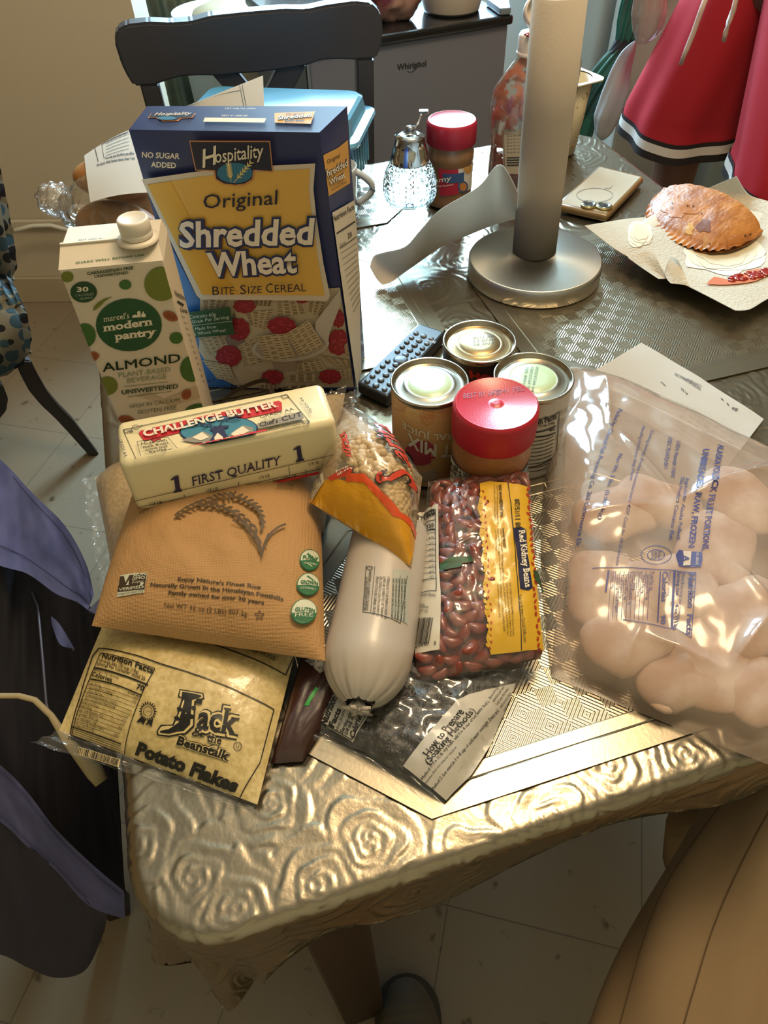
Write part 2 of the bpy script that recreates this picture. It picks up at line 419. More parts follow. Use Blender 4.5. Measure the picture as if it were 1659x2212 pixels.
# surface raceway with a cable along the left wall
t = thing('wall_cable', (-1.3, 2.2, .28), 'white cable running along the beige wall behind the patterned chair', 'cable')
mb = MB(); mb.box((-1.75, 2.212, .262), 2.35, .014, .024, M('#c9c0ab', .5), bev=.004, rz=R(-3)); mb.build('raceway', t)
mb = MB(); mb.tube([P(30, 498, -.455), P(70, 488, -.455), P(110, 487, -.455), P(140, 495, -.47), P(172, 502, -.49), P(200, 506, -.51), P(240, 510, -.53)], .0065, M('#d6d2c4', .45)); mb.build('cable', t)

# ================================================================== table, cloth and mats
U0, U1, V0, V1, RC = -.134, .790, .144, 1.290, .060
t = thing('dining_table', T2(.32, .7) - V((0, 0, TZ)), 'rectangular dining table under the silver rose-embossed cloth', 'table')
WOOD = M('#3a2a1f', .45, bump=(30, .1, .003))
mb = MB(); mb.box(T2((U0 + U1) / 2, (V0 + V1) / 2, -.032), U1 - U0 - .03, V1 - V0 - .03, .022, WOOD, bev=.004, rz=EA); mb.build('tabletop', t)
for (u, v) in ((-.015, .185), (.70, .24), (-.085, 1.20), (.72, 1.20)):
    mb = MB(); c = []
    for z, s_, du in ((-TZ, .030, 0), (-.035, .030, 0)):
        for (a, b) in ((-1, -1), (1, -1), (1, 1), (-1, 1)): c.append(T2(u + du * .5 + a * s_, v + b * s_, z))
    mb.hexa(c, WOOD, .004); mb.build('leg', t)

ROSES = []
for (px, py, r) in ((505, 1965, .062), (690, 1915, .060), (800, 1815, .050), (585, 1738, .048), (1190, 1768, .052), (1042, 1885, .048), (300, 1820, .062), (1325, 1655, .052),
                    (1482, 1628, .046), (1595, 850, .052), (420, 1900, .05), (930, 1985, .05), (820, 640, .055), (925, 620, .06), (850, 730, .06), (640, 1600, .05), (1610, 1560, .05)):
    q = P(px, py) - V((0, 0, TZ)); ROSES.append((q.dot(E1), q.dot(E2), r))
rr = random.Random(3)
for _ in range(1500):
    u, v, r = rr.uniform(-.32, .98), rr.uniform(.0, 1.45), rr.uniform(.042, .06)
    if all((u - a) ** 2 + (v - b) ** 2 > ((r + c) * .80) ** 2 for a, b, c in ROSES): ROSES.append((u, v, r))
ROSES = np.array(ROSES)
def vnoise(x, y, seed):
    """smooth value noise, vectorised"""
    xi, yi = np.floor(x).astype(int), np.floor(y).astype(int); fx, fy = x - xi, y - yi
    fx = fx * fx * (3 - 2 * fx); fy = fy * fy * (3 - 2 * fy)
    def h(a, b):
        n = (a * 374761393 + b * 668265263 + seed * 144305901) & 0x7fffffff
        n = ((n ^ (n >> 13)) * 1274126177) & 0x7fffffff
        return (n ^ (n >> 16)) % 10007 / 10007.
    return (h(xi, yi) * (1 - fx) + h(xi + 1, yi) * fx) * (1 - fy) + (h(xi, yi + 1) * (1 - fx) + h(xi + 1, yi + 1) * fx) * fy
def rose_height(u, v):
    best = np.full(u.shape, 9.); idx = np.zeros(u.shape, int)
    uw = u + .006 * (vnoise(u * 45, v * 45, 1) - .5); vw = v + .006 * (vnoise(u * 45, v * 45, 2) - .5)
    for i, (a, b, r) in enumerate(ROSES):
        d = np.hypot(uw - a, vw - b) / r; k = d < best; best[k] = d[k]; idx[k] = i
    du = uw - ROSES[idx, 0]; dv = vw - ROSES[idx, 1]; th = np.arctan2(dv, du) / (2 * np.pi); rad = best
    rad = rad * (1 + .13 * np.sin(2 * np.pi * (th * 3 + idx * .37)) * np.clip(rad * 1.5, 0, 1) + .07 * np.sin(2 * np.pi * (th * 5 + idx * .71 + rad)))
    ph = 6.3 * np.sqrt(np.clip(rad, 0, 2)) + th + idx * .31
    saw = ph - np.floor(ph)
    saw = np.where(saw < .86, saw / .86, (1 - saw) / .14)
    lay = np.floor(ph)
    lob = .5 + .5 * np.sin(2 * np.pi * (th * (2 + lay % 3) + lay * .37 + idx * .53))
    fine = .5 + .5 * np.sin(2 * np.pi * (ph * 4.0 + .8 * vnoise(u * 90, v * 90, 4)))
    h = .00095 * saw * (.35 + .65 * lob) + .00006 * fine
    out = rad > 1.22
    ham = .00022 * vnoise(u * 520, v * 520, 5)
    h = np.where(out, ham - .0002, h)
    return h
def cloth():
    us = np.concatenate([np.linspace(-.36, -.16, 90)[:-1], np.arange(-.16, .80, .0019), np.linspace(.80, .90, 40)])
    vs = np.concatenate([np.linspace(-.02, .11, 56)[:-1], np.arange(.11, .46, .0016), np.arange(.46, 1.31, .0030), np.linspace(1.312, 1.38, 24)])
    U, W_ = np.meshgrid(us, vs, indexing='ij'); h = rose_height(U, W_)
    cx, cy = (U0 + U1) / 2, (V0 + V1) / 2; hx, hy = (U1 - U0) / 2 - RC, (V1 - V0) / 2 - RC
    qx, qy = np.abs(U - cx) - hx, np.abs(W_ - cy) - hy; sx, sy = np.sign(U - cx), np.sign(W_ - cy)
    ox, oy = np.maximum(qx, 0), np.maximum(qy, 0); l = np.hypot(ox, oy)
    d = l + np.minimum(np.maximum(qx, qy), 0) - RC
    nx = np.where(l > 1e-6, ox / np.maximum(l, 1e-6), 0) * sx; ny = np.where(l > 1e-6, oy / np.maximum(l, 1e-6), 0) * sy
    lim = .062 + .15 * np.clip((-.015 - U) / .10, 0, 1) ** 1.3 + .02 * np.sin(U * 23.)
    lim = np.where((qy > 0) & (sy < 0), lim, 9.); lim = np.where(qx > 0, np.minimum(lim, np.where(W_ > .34, .09, .09 + .11 * np.clip((.34 - W_) / .1, 0, 1))), lim)
    d = np.minimum(d, np.maximum(lim, .03)); bxr, byr = U - nx * 0, W_ - ny * 0
    o = d > 0; rb = .011; arc = rb * np.pi / 2
    ang = np.clip(d, 0, arc) / rb; outw = rb * np.sin(ang); drop = rb * (1 - np.cos(ang)) + np.clip(d - arc, 0, None) * .97
    per = np.arctan2(W_ - cy - 0, U - cx) * 9
    corner = np.clip(np.minimum(ox, oy) / .05, 0, 1)
    flare = np.clip(d - arc, 0, None) * (.04 + .05 * np.sin(per * 1.7 + 1.0) + corner * (.10 * np.sin(np.arctan2(oy, ox) * 7 + .6)))
    d0 = l + np.minimum(np.maximum(qx, qy), 0) - RC; bx, by = U - nx * np.where(o, d0, 0), W_ - ny * np.where(o, d0, 0)
    uu = np.where(o, bx + nx * (outw + flare), U); vv = np.where(o, by + ny * (outw + flare), W_)
    zz = np.where(o, -drop + h * np.cos(ang), h)
    uu = uu + np.where(o, nx * h * 1.3 * np.sin(ang), 0); vv = vv + np.where(o, ny * h * 1.3 * np.sin(ang), 0)
    n, m = U.shape; x = uu * E1.x + vv * E2.x; y = uu * E1.y + vv * E2.y; z = TZ + zz
    co = np.stack([x, y, z], -1).reshape(-1, 3)
    i, j = np.meshgrid(np.arange(n - 1), np.arange(m - 1), indexing='ij'); a = i * m + j
    f = np.stack([a, a + m, a + m + 1, a + 1], -1).reshape(-1, 4)
    return co, f
MET = bpy.data.materials.new('silver_foil'); MET.use_nodes = True
def setup_foil(mt, col, rough, scale, strength, dist):
    nt = mt.node_tree; b = nt.nodes['Principled BSDF']; b.inputs['Base Color'].default_value = lin(col); b.inputs['Metallic'].default_value = .92; b.inputs['Roughness'].default_value = rough
    tc = nt.nodes.new('ShaderNodeTexCoord'); n = nt.nodes.new('ShaderNodeTexNoise'); n.inputs['Scale'].default_value = scale; n.inputs['Detail'].default_value = 5
    bp = nt.nodes.new('ShaderNodeBump'); bp.inputs['Strength'].default_value = strength; bp.inputs['Distance'].default_value = dist
    nt.links.new(tc.outputs['Object'], n.inputs['Vector']); nt.links.new(n.outputs['Fac'], bp.inputs['Height']); nt.links.new(bp.outputs['Normal'], b.inputs['Normal'])
setup_foil(MET, '#968c79', .24, 160, .30, .0010)
co, fc = cloth(); me = bpy.data.meshes.new('tablecloth'); o = bpy.data.objects.new('tablecloth', me); COL.objects.link(o)
me.vertices.add(len(co)); me.vertices.foreach_set('co', co.ravel()); me.loops.add(fc.size); me.loops.foreach_set('vertex_index', fc.ravel())
me.polygons.add(len(fc)); me.polygons.foreach_set('loop_start', np.arange(0, fc.size, 4)); me.polygons.foreach_set('loop_total', np.full(len(fc), 4))
me.update(calc_edges=True); me.polygons.foreach_set('use_smooth', np.ones(len(fc), bool)); me.materials.append(MET); WL[o] = V((0, 0, 0))
tag(o, 'silver foil tablecloth embossed with roses, draped over the dining table', 'tablecloth')

def weave():
    m = bpy.data.materials.new('woven_silver_mat'); m.use_nodes = True; nt = m.node_tree; b = nt.nodes['Principled BSDF']; L = nt.links.new
    b.inputs['Base Color'].default_value = lin('#9c927e'); b.inputs['Metallic'].default_value = .88; b.inputs['Roughness'].default_value = .22
    tc = nt.nodes.new('ShaderNodeTexCoord'); mp = nt.nodes.new('ShaderNodeMapping'); mp.inputs['Rotation'].default_value = (0, 0, R(-15.4)); L(tc.outputs['Object'], mp.inputs['Vector'])
    mp2 = nt.nodes.new('ShaderNodeMapping'); mp2.inputs['Rotation'].default_value = (0, 0, R(45)); L(mp.outputs['Vector'], mp2.inputs['Vector'])
    ck = nt.nodes.new('ShaderNodeTexChecker'); ck.inputs['Scale'].default_value = 62; L(mp.outputs['Vector'], ck.inputs['Vector'])
    w1 = nt.nodes.new('ShaderNodeTexWave'); w1.inputs['Scale'].default_value = 110; w1.bands_direction = 'X'; L(mp2.outputs['Vector'], w1.inputs['Vector'])
    w2 = nt.nodes.new('ShaderNodeTexWave'); w2.inputs['Scale'].default_value = 110; w2.bands_direction = 'Y'; L(mp2.outputs['Vector'], w2.inputs['Vector'])
    mx = nt.nodes.new('ShaderNodeMixRGB'); L(ck.outputs['Fac'], mx.inputs[0]); L(w1.outputs['Color'], mx.inputs[1]); L(w2.outputs['Color'], mx.inputs[2])
    bp = nt.nodes.new('ShaderNodeBump'); bp.inputs['Strength'].default_value = .28; bp.inputs['Distance'].default_value = .0008
    L(mx.outputs[0], bp.inputs['Height']); L(bp.outputs['Normal'], b.inputs['Normal'])
    return m
WEAVE = weave(); MATB = bpy.data.materials.new('mat_border'); MATB.use_nodes = True; setup_foil(MATB, '#9c927e', .27, 300, .12, .0006)
def mat_outline(u0, u1, v0, v1, c, ins=0.):
    u0 += ins; u1 -= ins; v0 += ins; v1 -= ins; c -= ins * .3
    return [(u0 + c, v0), (u1 - c, v0), (u1, v0 + c), (u1, v1 - c), (u1 - c, v1), (u0 + c, v1), (u0, v1 - c), (u0, v0 + c)]
def placemat(u0, u1, v0, v1, c, label):
    ce = T2((u0 + u1) / 2, (v0 + v1) / 2, .0012)
    mb = MB()
    lo = [T2(u, v, .0012) for u, v in mat_outline(u0, u1, v0, v1, c)]
    rings = [(0, .0026), (.018, .0026), (.019, .0022), (.020, .0026), (.030, .0026), (.031, .0024)]
    prev = lo; vs = list(lo); fs = []
    for ins, z in rings:
        cur = [T2(u, v, z) for u, v in mat_outline(u0, u1, v0, v1, c, ins)]; n0 = len(vs); vs += cur
        for i in range(8): fs.append((n0 - 8 + i, n0 - 8 + (i + 1) % 8, n0 + (i + 1) % 8, n0 + i))
    mb.add(vs, fs, MATB); mb.add(vs[-8:], [tuple(range(8))], WEAVE); mb.add(lo, [tuple(range(8))[::-1]], MATB)
    return solo(mb, 'placemat', ce, label, 'placemat', 'octagonal silver placemats')
placemat(-.012, .45, .166, .47, .085, 'silver woven placemat under the black beans and the fish bag')
placemat(.372, .775, .545, .915, .085, 'silver woven placemat under the paper towel stand and the plate')
placemat(-.115, .30, .70, .985, .05, 'silver woven placemat under the blue cereal box')
placemat(.00, .365, 1.06, 1.27, .05, 'silver woven placemat under the light blue tub')

# ================================================================== cereal box
def hexfaces(c):
    """c: bottom fl, fr, br, bl then top; returns front, right and top faces as functions (a across, b up/back)"""
    return quad(c[0], c[1], c[5], c[4]), quad(c[1], c[2], c[6], c[5]), quad(c[4], c[5], c[6], c[7])
INK = M('#1c1c1e', .5); WHT = M('#e9e4da', .5); CRM = M('#e6ddca', .55)
mb = MB(); z0 = .003
fl, fr = P(442, 837, z0), P(767, 842, z0); br_, bl = P(788, 772, z0), P(478, 766, z0)
tfl, tfr, tbr, tbl = P(278, 280, .293), P(690, 286, .292), P(750, 229, .300), P(318, 229, .302)
C = [fl, fr, br_, bl, tfl, tfr, tbr, tbl]
BLUE = M('#1e2d63', .38, coat=.15); BLUL = M('#2d63a6', .38, coat=.15)
mb.bhexa(C, BLUE, 12)
Fr, Si, To = [Surf(f) for f in hexfaces(C)]
z7 = zoomer(280, 200, .3014); z4 = zoomer(400, 600, .2532); pp = lambda x, y: (x, y)
YEL = M('#d8a63a', .5); ORG = M('#e0b268', .5); NAVY = M('#141a36', .5); CREAM = M('#b8ab95', .5); WHE = M('#baaa8e', .6); WHD = M('#77634b', .6); RASP = M('#8c2030', .5)
p = Print(mb, Fr, pp, mx=.2)
p.poly([(276, 470), (340, 470), (425, 640), (500, 840), (440, 840)], BLUL)
p.poly([(425, 640), (500, 700), (500, 845), (440, 840)], BLUL)
p.up()
p.z = z4
p.poly([(130, 170), (400, 140), (1345, 80), (1440, 930), (470, 935), (250, 830), (120, 620)], CREAM); p.up()
def shred(q, n=9):
    p.poly(q, WHE); p.up()
    a, b, c, d = q
    for i in range(n):
        t = (i + .5) / n
        for k in range(4):
            t0, t1 = k / 4 + .03, (k + 1) / 4 - .05; tj = t + .018 * math.sin(i * 3.1 + k * 2)
            L0 = (a[0] + (b[0] - a[0]) * t0, a[1] + (b[1] - a[1]) * t0); L1 = (d[0] + (c[0] - d[0]) * t0, d[1] + (c[1] - d[1]) * t0)
            K0 = (a[0] + (b[0] - a[0]) * t1, a[1] + (b[1] - a[1]) * t1); K1 = (d[0] + (c[0] - d[0]) * t1, d[1] + (c[1] - d[1]) * t1)
            p.line((L0[0] + (L1[0] - L0[0]) * tj, L0[1] + (L1[1] - L0[1]) * tj), (K0[0] + (K1[0] - K0[0]) * tj, K0[1] + (K1[1] - K0[1]) * tj), 5.5, WHD)
    p.lay -= p.st
def rasp(cx, cy, rx, ry, rot=0):
    pts = []
    for k in range(40):
        t = 2 * math.pi * k / 40; m_ = 1 + .05 * math.sin(9 * t); pts.append((cx + rx * m_ * math.cos(t), cy + ry * m_ * math.sin(t)))
    p.poly(pts, RASP); p.up()
    rn = random.Random(int(cx))
    for _ in range(12):
        t, q = rn.uniform(0, 6.28), rn.uniform(0, .75); p.ell(cx + rx * q * math.cos(t), cy + ry * q * math.sin(t), rx * .13, ry * .13, M('#a83244', .5), n=8)
    p.lay -= p.st
DKC = M('#7c7069', .6)
p.poly([(140, 600), (420, 760), (640, 800), (640, 920), (460, 920), (250, 830)], M('#b5a389', .6)); p.poly([(420, 280), (520, 560), (440, 640), (330, 560)], DKC); p.poly([(740, 720), (1000, 700), (980, 790), (780, 800)], M('#9c8d80', .6)); p.up()
for q in ([(150, 190), (400, 165), (330, 260), (160, 300)], [(600, 170), (755, 175), (730, 235), (600, 228)], [(1060, 175), (1262, 230), (1200, 340), (1050, 280)], [(110, 490), (320, 470), (372, 580), (200, 650)],
          [(780, 175), (1000, 185), (1042, 300), (790, 322)], [(510, 290), (770, 255), (690, 440), (560, 390)], [(450, 572), (640, 480), (740, 700), (500, 750)]): shred(q)
p.up().up()
for q in ((510, 230, 95, 62), (1000, 185, 50, 22), (460, 430, 95, 95), (375, 660, 110, 92), (1310, 340, 55, 75), (1310, 540, 100, 110)): rasp(*q)
p.up().up()
for q in ([(960, 720), (1150, 680), (1220, 780), (960, 790)], [(150, 690), (380, 730), (430, 860), (280, 850)], [(1150, 650), (1440, 690), (1430, 745), (1300, 750)], [(890, 812), (1170, 800), (1170, 870), (890, 870)],
          [(1290, 780), (1440, 755), (1435, 850), (1320, 860)], [(820, 915), (1140, 890), (1100, 935), (830, 935)], [(650, 900), (790, 880), (800, 935), (640, 935)], [(1360, 560), (1440, 540), (1440, 650), (1370, 660)]): shred(q, 6)
p.up().up()
rasp(750, 830, 95, 62); rasp(1240, 825, 95, 62); p.up().up()
SPN = M('#b9b3ab', .3); p.poly([(1120, 350), (1345, 85), (1345, 190), (1240, 440), (1220, 540), (1100, 560)], SPN); p.ell(905, 565, 330, 128, SPN, rot=-6); p.up(); p.ell(905, 560, 300, 105, M('#a39a8e', .4), rot=-6); p.up()
rasp(830, 385, 122, 75); p.up().up()
shred([(620, 470), (860, 448), (950, 650), (700, 690)], 10); p.up().up(); shred([(860, 450), (1060, 330), (1190, 545), (990, 640)], 10); p.up().up()
GRN = M('#1d4a2c', .5); p.poly([(0, 268), (395, 215), (435, 450), (30, 482)], GRN); p.up()
LT = M('#c8d2c0', .5)
p.text('Contains 60g', (55, 315), (278, 290), (52, 283), LT); p.text('Whole Grain Per Serving', (-62, 375), (388, 312), (-64, 345), LT); p.line((40, 378), (418, 335), 3, LT)
p.text('Made from', (102, 415), (280, 392), (100, 387), LT); p.text('100% Whole Wheat', (30, 467), (362, 422), (28, 437), LT)
p.text('NET WT', (140, 872), (265, 864), (138, 832), INK, .01); p.text('16.4 OZ (1 LB 0.4 OZ)', (140, 918), (500, 912), (138, 880), INK, .01)
p.z = pp
p.poly([(312, 380), (437, 362), (590, 350), (684, 345), (680, 400), (686, 460), (701, 560), (715, 630), (708, 641), (438, 638), (429, 630)], M('#cfc4b6', .45)); p.up()
p.poly([(325, 391), (440, 373), (592, 361), (673, 356), (670, 400), (677, 465), (692, 565), (704, 629), (441, 627)], M('#d9ae55', .45)); p.up()
p.poly([(325, 391), (375, 383), (420, 470), (470, 560), (520, 627), (441, 627)], YEL); p.up()
OUT = M('#c98a55', .5); p.poly([(415, 295.5), (588, 295.5), (594.5, 363), (556, 360), (552, 380), (535, 391), (513, 393), (488, 390), (470, 379), (466, 361), (428, 359.5)], OUT); p.up()
p.poly([(417.5, 298), (586, 298), (592, 360), (552, 357), (549, 377), (533, 387), (513, 389.5), (490, 387), (473, 377), (470, 358), (430, 357)], NAVY); p.up()
p.ell(513, 364, 38, 22, M('#2a6f94', .5)); p.up()
for (a, b, lean) in (((505, 382), (500, 346), -1), ((511, 384), (548, 340), 1)):
    p.line(a, b, 1.6, M('#d5bf72', .5))
    for k in range(6):
        t = .25 + k * .14; x, y = a[0] + (b[0] - a[0]) * t, a[1] + (b[1] - a[1]) * t; dx, dy = b[0] - a[0], b[1] - a[1]; l = math.hypot(dx, dy); dx /= l; dy /= l
        for sg in (-1, 1): p.line((x, y), (x + dx * 6 - dy * 6 * sg, y + dy * 6 + dx * 6 * sg), 4, M('#d8c988', .5), 1)
p.up()
p.z = z7
p.text('H', (545, 505), (665, 470), (520, 375), CRM, .012, .25); p.text('ospitality', (640, 470), (985, 425), (622, 372), CRM, .008, .25)
p.text('NO SUGAR', (116, 432), (383, 443), (117, 390), CRM, .02); p.text('ADDED', (180, 500), (357, 508), (180, 460), CRM, .02)
p.text('Original', (549, 797), (1072, 764), (549, 690), NAVY, .005)
for (tx, a, b, c) in (('Shredded', (380, 1068), (1322, 1042), (376, 882)), ('Wheat', (592, 1272), (1214, 1240), (570, 1100))):
    sh = 5
    p.text(tx, (a[0] + sh, a[1] + sh), (b[0] + sh, b[1] + sh), (c[0] + sh, c[1] + sh), M('#5a2f2a', .5), .085); p.up()
    p.text(tx, (a[0] - 8, a[1]), (b[0] + 8, b[1]), (c[0] - 8, c[1]), M('#1c2f62', .5), .085); p.up()
    p.text(tx, a, b, c, M('#e6dcd2', .45), .028); p.up()
p.text('B', (616, 1405), (665, 1402), (614, 1340), NAVY, .0); p.text('ITE', (680, 1402), (768, 1398), (679, 1346), NAVY); p.text('S', (812, 1398), (855, 1395), (810, 1330), NAVY)
p.text('IZE', (868, 1393), (965, 1388), (867, 1340), NAVY); p.text('C', (995, 1388), (1045, 1385), (992, 1318), NAVY); p.text('EREAL', (1058, 1385), (1280, 1375), (1056, 1328), NAVY)
p = Print(mb, To, z7, mx=.2)
p.poly([(155, 152), (476, 153), (450, 186), (370, 190), (350, 208), (240, 210), (190, 186), (132, 186)], OUT); p.up(); p.poly([(160, 155), (468, 156), (445, 183), (365, 187), (340, 205), (245, 206), (195, 183), (140, 183)], NAVY); p.up()
p.ell(270, 193, 65, 13, M('#2a6f94', .5)); p.up(); p.text('Hospitality', (180, 176), (440, 170), (195, 154), CRM, .0, .2)
p.poly([(542, 192), (981, 198), (968, 228), (531, 222)], M('#d8cdb8', .5)); p.poly([(1040, 160), (1330, 148), (1300, 238), (1042, 228)], M('#cf9c4c', .5)); p.up()
p.text('Original', (1120, 180), (1250, 172), (1124, 162), NAVY); p.text('Shredded', (1062, 212), (1305, 192), (1068, 185), NAVY, .07); p.up(); p.text('Shredded', (1062, 212), (1305, 192), (1068, 185), CRM, .02); p.text('Wheat', (1110, 230), (1255, 222), (1114, 212), NAVY, .02)
p.text('LIFT TAB TO OPEN', (690, 137), (905, 138), (690, 128), CRM); p.text('BEST IF USED BY', (665, 188), (852, 190), (667, 178), CRM)
p = Print(mb, Si, z7, mx=.2)
p.poly([(1352, 482), (1400, 440), (1490, 395), (1560, 338), (1577, 648), (1424, 742)], M('#cf9f55', .5)); p.up()
p.text('Original', (1412, 512), (1500, 462), (1408, 478), NAVY)
for tx, a, b, c in (('Shredded', (1388, 615), (1556, 520), (1380, 565)), ('Wheat', (1425, 665), (1534, 602), (1416, 622))):
    p.text(tx, a, b, c, M('#26325e', .5), .07); p.up(); p.text(tx, a, b, c, CRM, .02)
p.text('BITE SIZE CEREAL', (1440, 706), (1548, 640), (1436, 690), NAVY)
p.poly([(1430, 872), (1600, 768), (1640, 1300), (1660, 2080), (1618, 2120), (1530, 1526)], M('#cfc8ba', .5)); p.up()
p.text('Nutrition Facts', (1447, 925), (1598, 830), (1438, 885), INK, .01); p.line((1470, 1008), (1603, 920), 9, INK); p.line((1495, 1115), (1612, 1030), 5, INK); p.text('Calories', (1492, 1110), (1535, 1078), (1490, 1088), INK); p.text('210', (1553, 1045), (1580, 1028), (1548, 1005), INK, .02)
for k in range(11): p.line((1500 + k * 9, 1150 + k * 42), (1612 + k * 3, 1075 + k * 40), 3, M('#6b675f', .5))
solo(mb, 'cereal_box', (fl + br_) / 2, 'tall blue box of shredded wheat cereal standing behind the butter', 'cereal box')

# ================================================================== almond drink carton
t = thing('milk_carton', P(345, 900, .0015), 'white and green carton of almond beverage left of the cereal box', 'carton')
mb = MB(); h = .222; hz = h
tfl, tfr = P(126, 584, h), P(352, 563, h); wv = (tfr - tfl); dv = V((-wv.y, wv.x, 0)).normalized() * .060
fl, fr = tfl - V((0, 0, h - .0012)), tfr - V((0, 0, h - .0012))
C = [fl, fr, fr + dv, fl + dv, tfl, tfr, tfr + dv, tfl + dv]
CART = M('#d8cdbb', .45, coat=.1)
mb.hexa(C, CART, .0015, 2)
Fr, Si, To = [Surf(f) for f in hexfaces(C)]
up = V((0, 0, 1)); k1 = dv * .34 + up * .013; k2 = dv * .40 + up * .0105; k3 = dv + up * .010
ins = wv.normalized() * .003
mb.add([tfl, tfr, tfr + k1 - ins, tfl + k1 + ins, tfr + k2 - ins, tfl + k2 + ins, tfr + k3 - ins, tfl + k3 + ins, tfr + dv, tfl + dv],
       [(0, 1, 2, 3), (3, 2, 4, 5), (5, 4, 6, 7), (7, 6, 8, 9), (1, 8, 6, 4, 2), (0, 3, 5, 7, 9)], CART)
mb.hexa([tfl + k1 + ins - up * .0006 - dv * .02, tfr + k1 - ins - up * .0006 - dv * .02, tfr + k1 - ins - up * .0006 + dv * .02, tfl + k1 + ins - up * .0006 + dv * .02,
         tfl + k1 + ins + up * .0016 - dv * .03, tfr + k1 - ins + up * .0016 - dv * .03, tfr + k1 - ins + up * .0016 + dv * .02, tfl + k1 + ins + up * .0016 + dv * .02], CART, .0004)
Sl = Surf(quad(tfl, tfr, tfr + k1 - ins, tfl + k1 + ins)); Tp = Surf(quad(tfl + k2 + ins, tfr + k2 - ins, tfr + k3 - ins, tfl + k3 + ins))
z3 = zoomer(100, 440, .42194)
OLV = M('#6f7a2c', .5); GD = M('#1f5230', .5); GM = M('#3d6a2e', .5); DKG = M('#23472b', .5); ALM = M('#8e4a2a', .5, mix=('#a8623c', 900, .4, .6))
p = Print(mb, Fr, z3, mx=.2)
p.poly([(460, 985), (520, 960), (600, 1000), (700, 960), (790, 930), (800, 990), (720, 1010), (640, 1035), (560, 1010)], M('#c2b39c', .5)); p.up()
p.ell(108, 372, 32, 28, OLV); p.ell(405, 412, 31, 25, GM); p.ell(590, 408, 88, 88, OLV); p.ell(198, 672, 56, 62, GM); p.ell(665, 685, 34, 30, GM); p.ell(745, 843, 60, 67, GM); p.ell(312, 930, 54, 48, OLV); p.ell(795, 1062, 85, 42, GM)
p.poly([(240, 547), (245, 525), (265, 503), (300, 482), (342, 473), (318, 486), (298, 500), (280, 520), (262, 535)], OLV)
p.ell(192, 450, 68, 54, DKG); p.ell(423, 618, 169, 135, GD); p.up()
p.text('30', (158, 447), (218, 444), (156, 423), CRM, .03); p.text('CALORIES', (150, 472), (245, 464), (149, 459), M('#9fb39a', .5)); p.text('PER SERVING', (172, 488), (240, 481), (172, 478), M('#9fb39a', .5), .01)
p.text("marcel's", (295, 601), (426, 582), (292, 570), CRM, serif=True); p.text('modern', (293, 650), (546, 615), (288, 611), CRM, .035, serif=True); p.text('pantry', (352, 694), (566, 667), (348, 655), CRM, .035, serif=True)
p.poly([(442, 580), (440, 572), (454, 562), (466, 568), (466, 578)], CRM); p.poly([(466, 578), (466, 550), (476, 543), (484, 550), (484, 577)], CRM); p.poly([(487, 577), (487, 562), (493, 558), (493, 548), (500, 548), (500, 557), (509, 561), (510, 576)], CRM)
p.text('ALMOND', (290, 857), (688, 806), (284, 812), DKG, .012); p.text('PLANT-BASED', (372, 887), (636, 856), (369, 861), M('#7d8f74', .5)); p.text('BEVERAGE', (415, 915), (616, 891), (412, 889), M('#7d8f74', .5))
p.line((395, 934), (622, 908), 2.5, GM); p.text('UNSWEETENED', (388, 973), (676, 940), (385, 951), DKG, .025); p.line((417, 985), (640, 957), 2.5, GM)
p.text('HIGH IN CALCIUM', (430, 1044), (683, 1010), (428, 1024), M('#6b7a5e', .5)); p.text('GLUTEN FREE', (468, 1074), (668, 1049), (466, 1053), M('#6b7a5e', .5))
p.text('CARRAGEENAN FREE', (210, 362), (447, 331), (208, 347), DKG, .03); p.text('UNSWEETENED', (248, 376), (421, 355), (247, 362), DKG, .03)
def almond(cx, cy, rx, ry, rot):
    pts = []
    for k in range(26):
        a = 2 * math.pi * k / 26; x = rx * math.cos(a); y = ry * math.sin(a) * (1 - .45 * math.cos(a) ** 3 if math.cos(a) > 0 else 1)
        c, s = math.cos(R(rot)), math.sin(R(rot)); pts.append((cx + x * c - y * s, cy + x * s + y * c))
    p.poly(pts, ALM); p.up()
    for j in (-.4, 0, .4):
        c, s = math.cos(R(rot)), math.sin(R(rot)); x0, x1, y = -rx * .7, rx * .6, ry * j
        p.line((cx + x0 * c - y * s, cy + x0 * s + y * c), (cx + x1 * c - y * s * .6, cy + x1 * s + y * c * .6), 1.8, M('#6d3520', .5))
    p.lay -= p.st
for q in ((637, 573, 42, 24, 25), (240, 778, 32, 24, -10), (718, 972, 29, 24, -50), (412, 1103, 44, 22, 12)): almond(*q)
p = Print(mb, Si, z3, mx=.2)
p.text('Nutrition Facts', (660, 470), (735, 500), (652, 440), INK, .02); p.line((668, 500), (700, 520), 10, INK); p.text('Calories', (685, 552), (720, 560), (682, 530), INK, .02)
for k in range(12): p.line((690 + k * 10, 575 + k * 30), (708 + k * 9, 585 + k * 30), 3, M('#7a7468', .5))
p = Print(mb, Sl, z3, mx=.2); p.text('SHAKE WELL BEFORE USE', (150, 309), (503, 268), (151, 299), M('#4d7350', .5), .02)
p = Print(mb, Tp, z3, mx=.2); p.text('BEST USED BY', (166, 193), (293, 183), (168, 186), M('#5b5b57', .5), .015); p.text('APR 27 27', (158, 210), (265, 201), (160, 201), INK); p.text('608GPBF2A', (155, 222), (267, 213), (157, 213), INK); p.text('12:33 JP087', (152, 233), (287, 221), (154, 225), INK)
mb.build('body', t)
mb = MB(); cb = P(299, 517, h + .012); nup = V((0, 0, 1))
mb.lathe([(.0185, 0), (.0185, .002), (.0135, .003)], CART, cb, 40)
mb.build('spout', t)
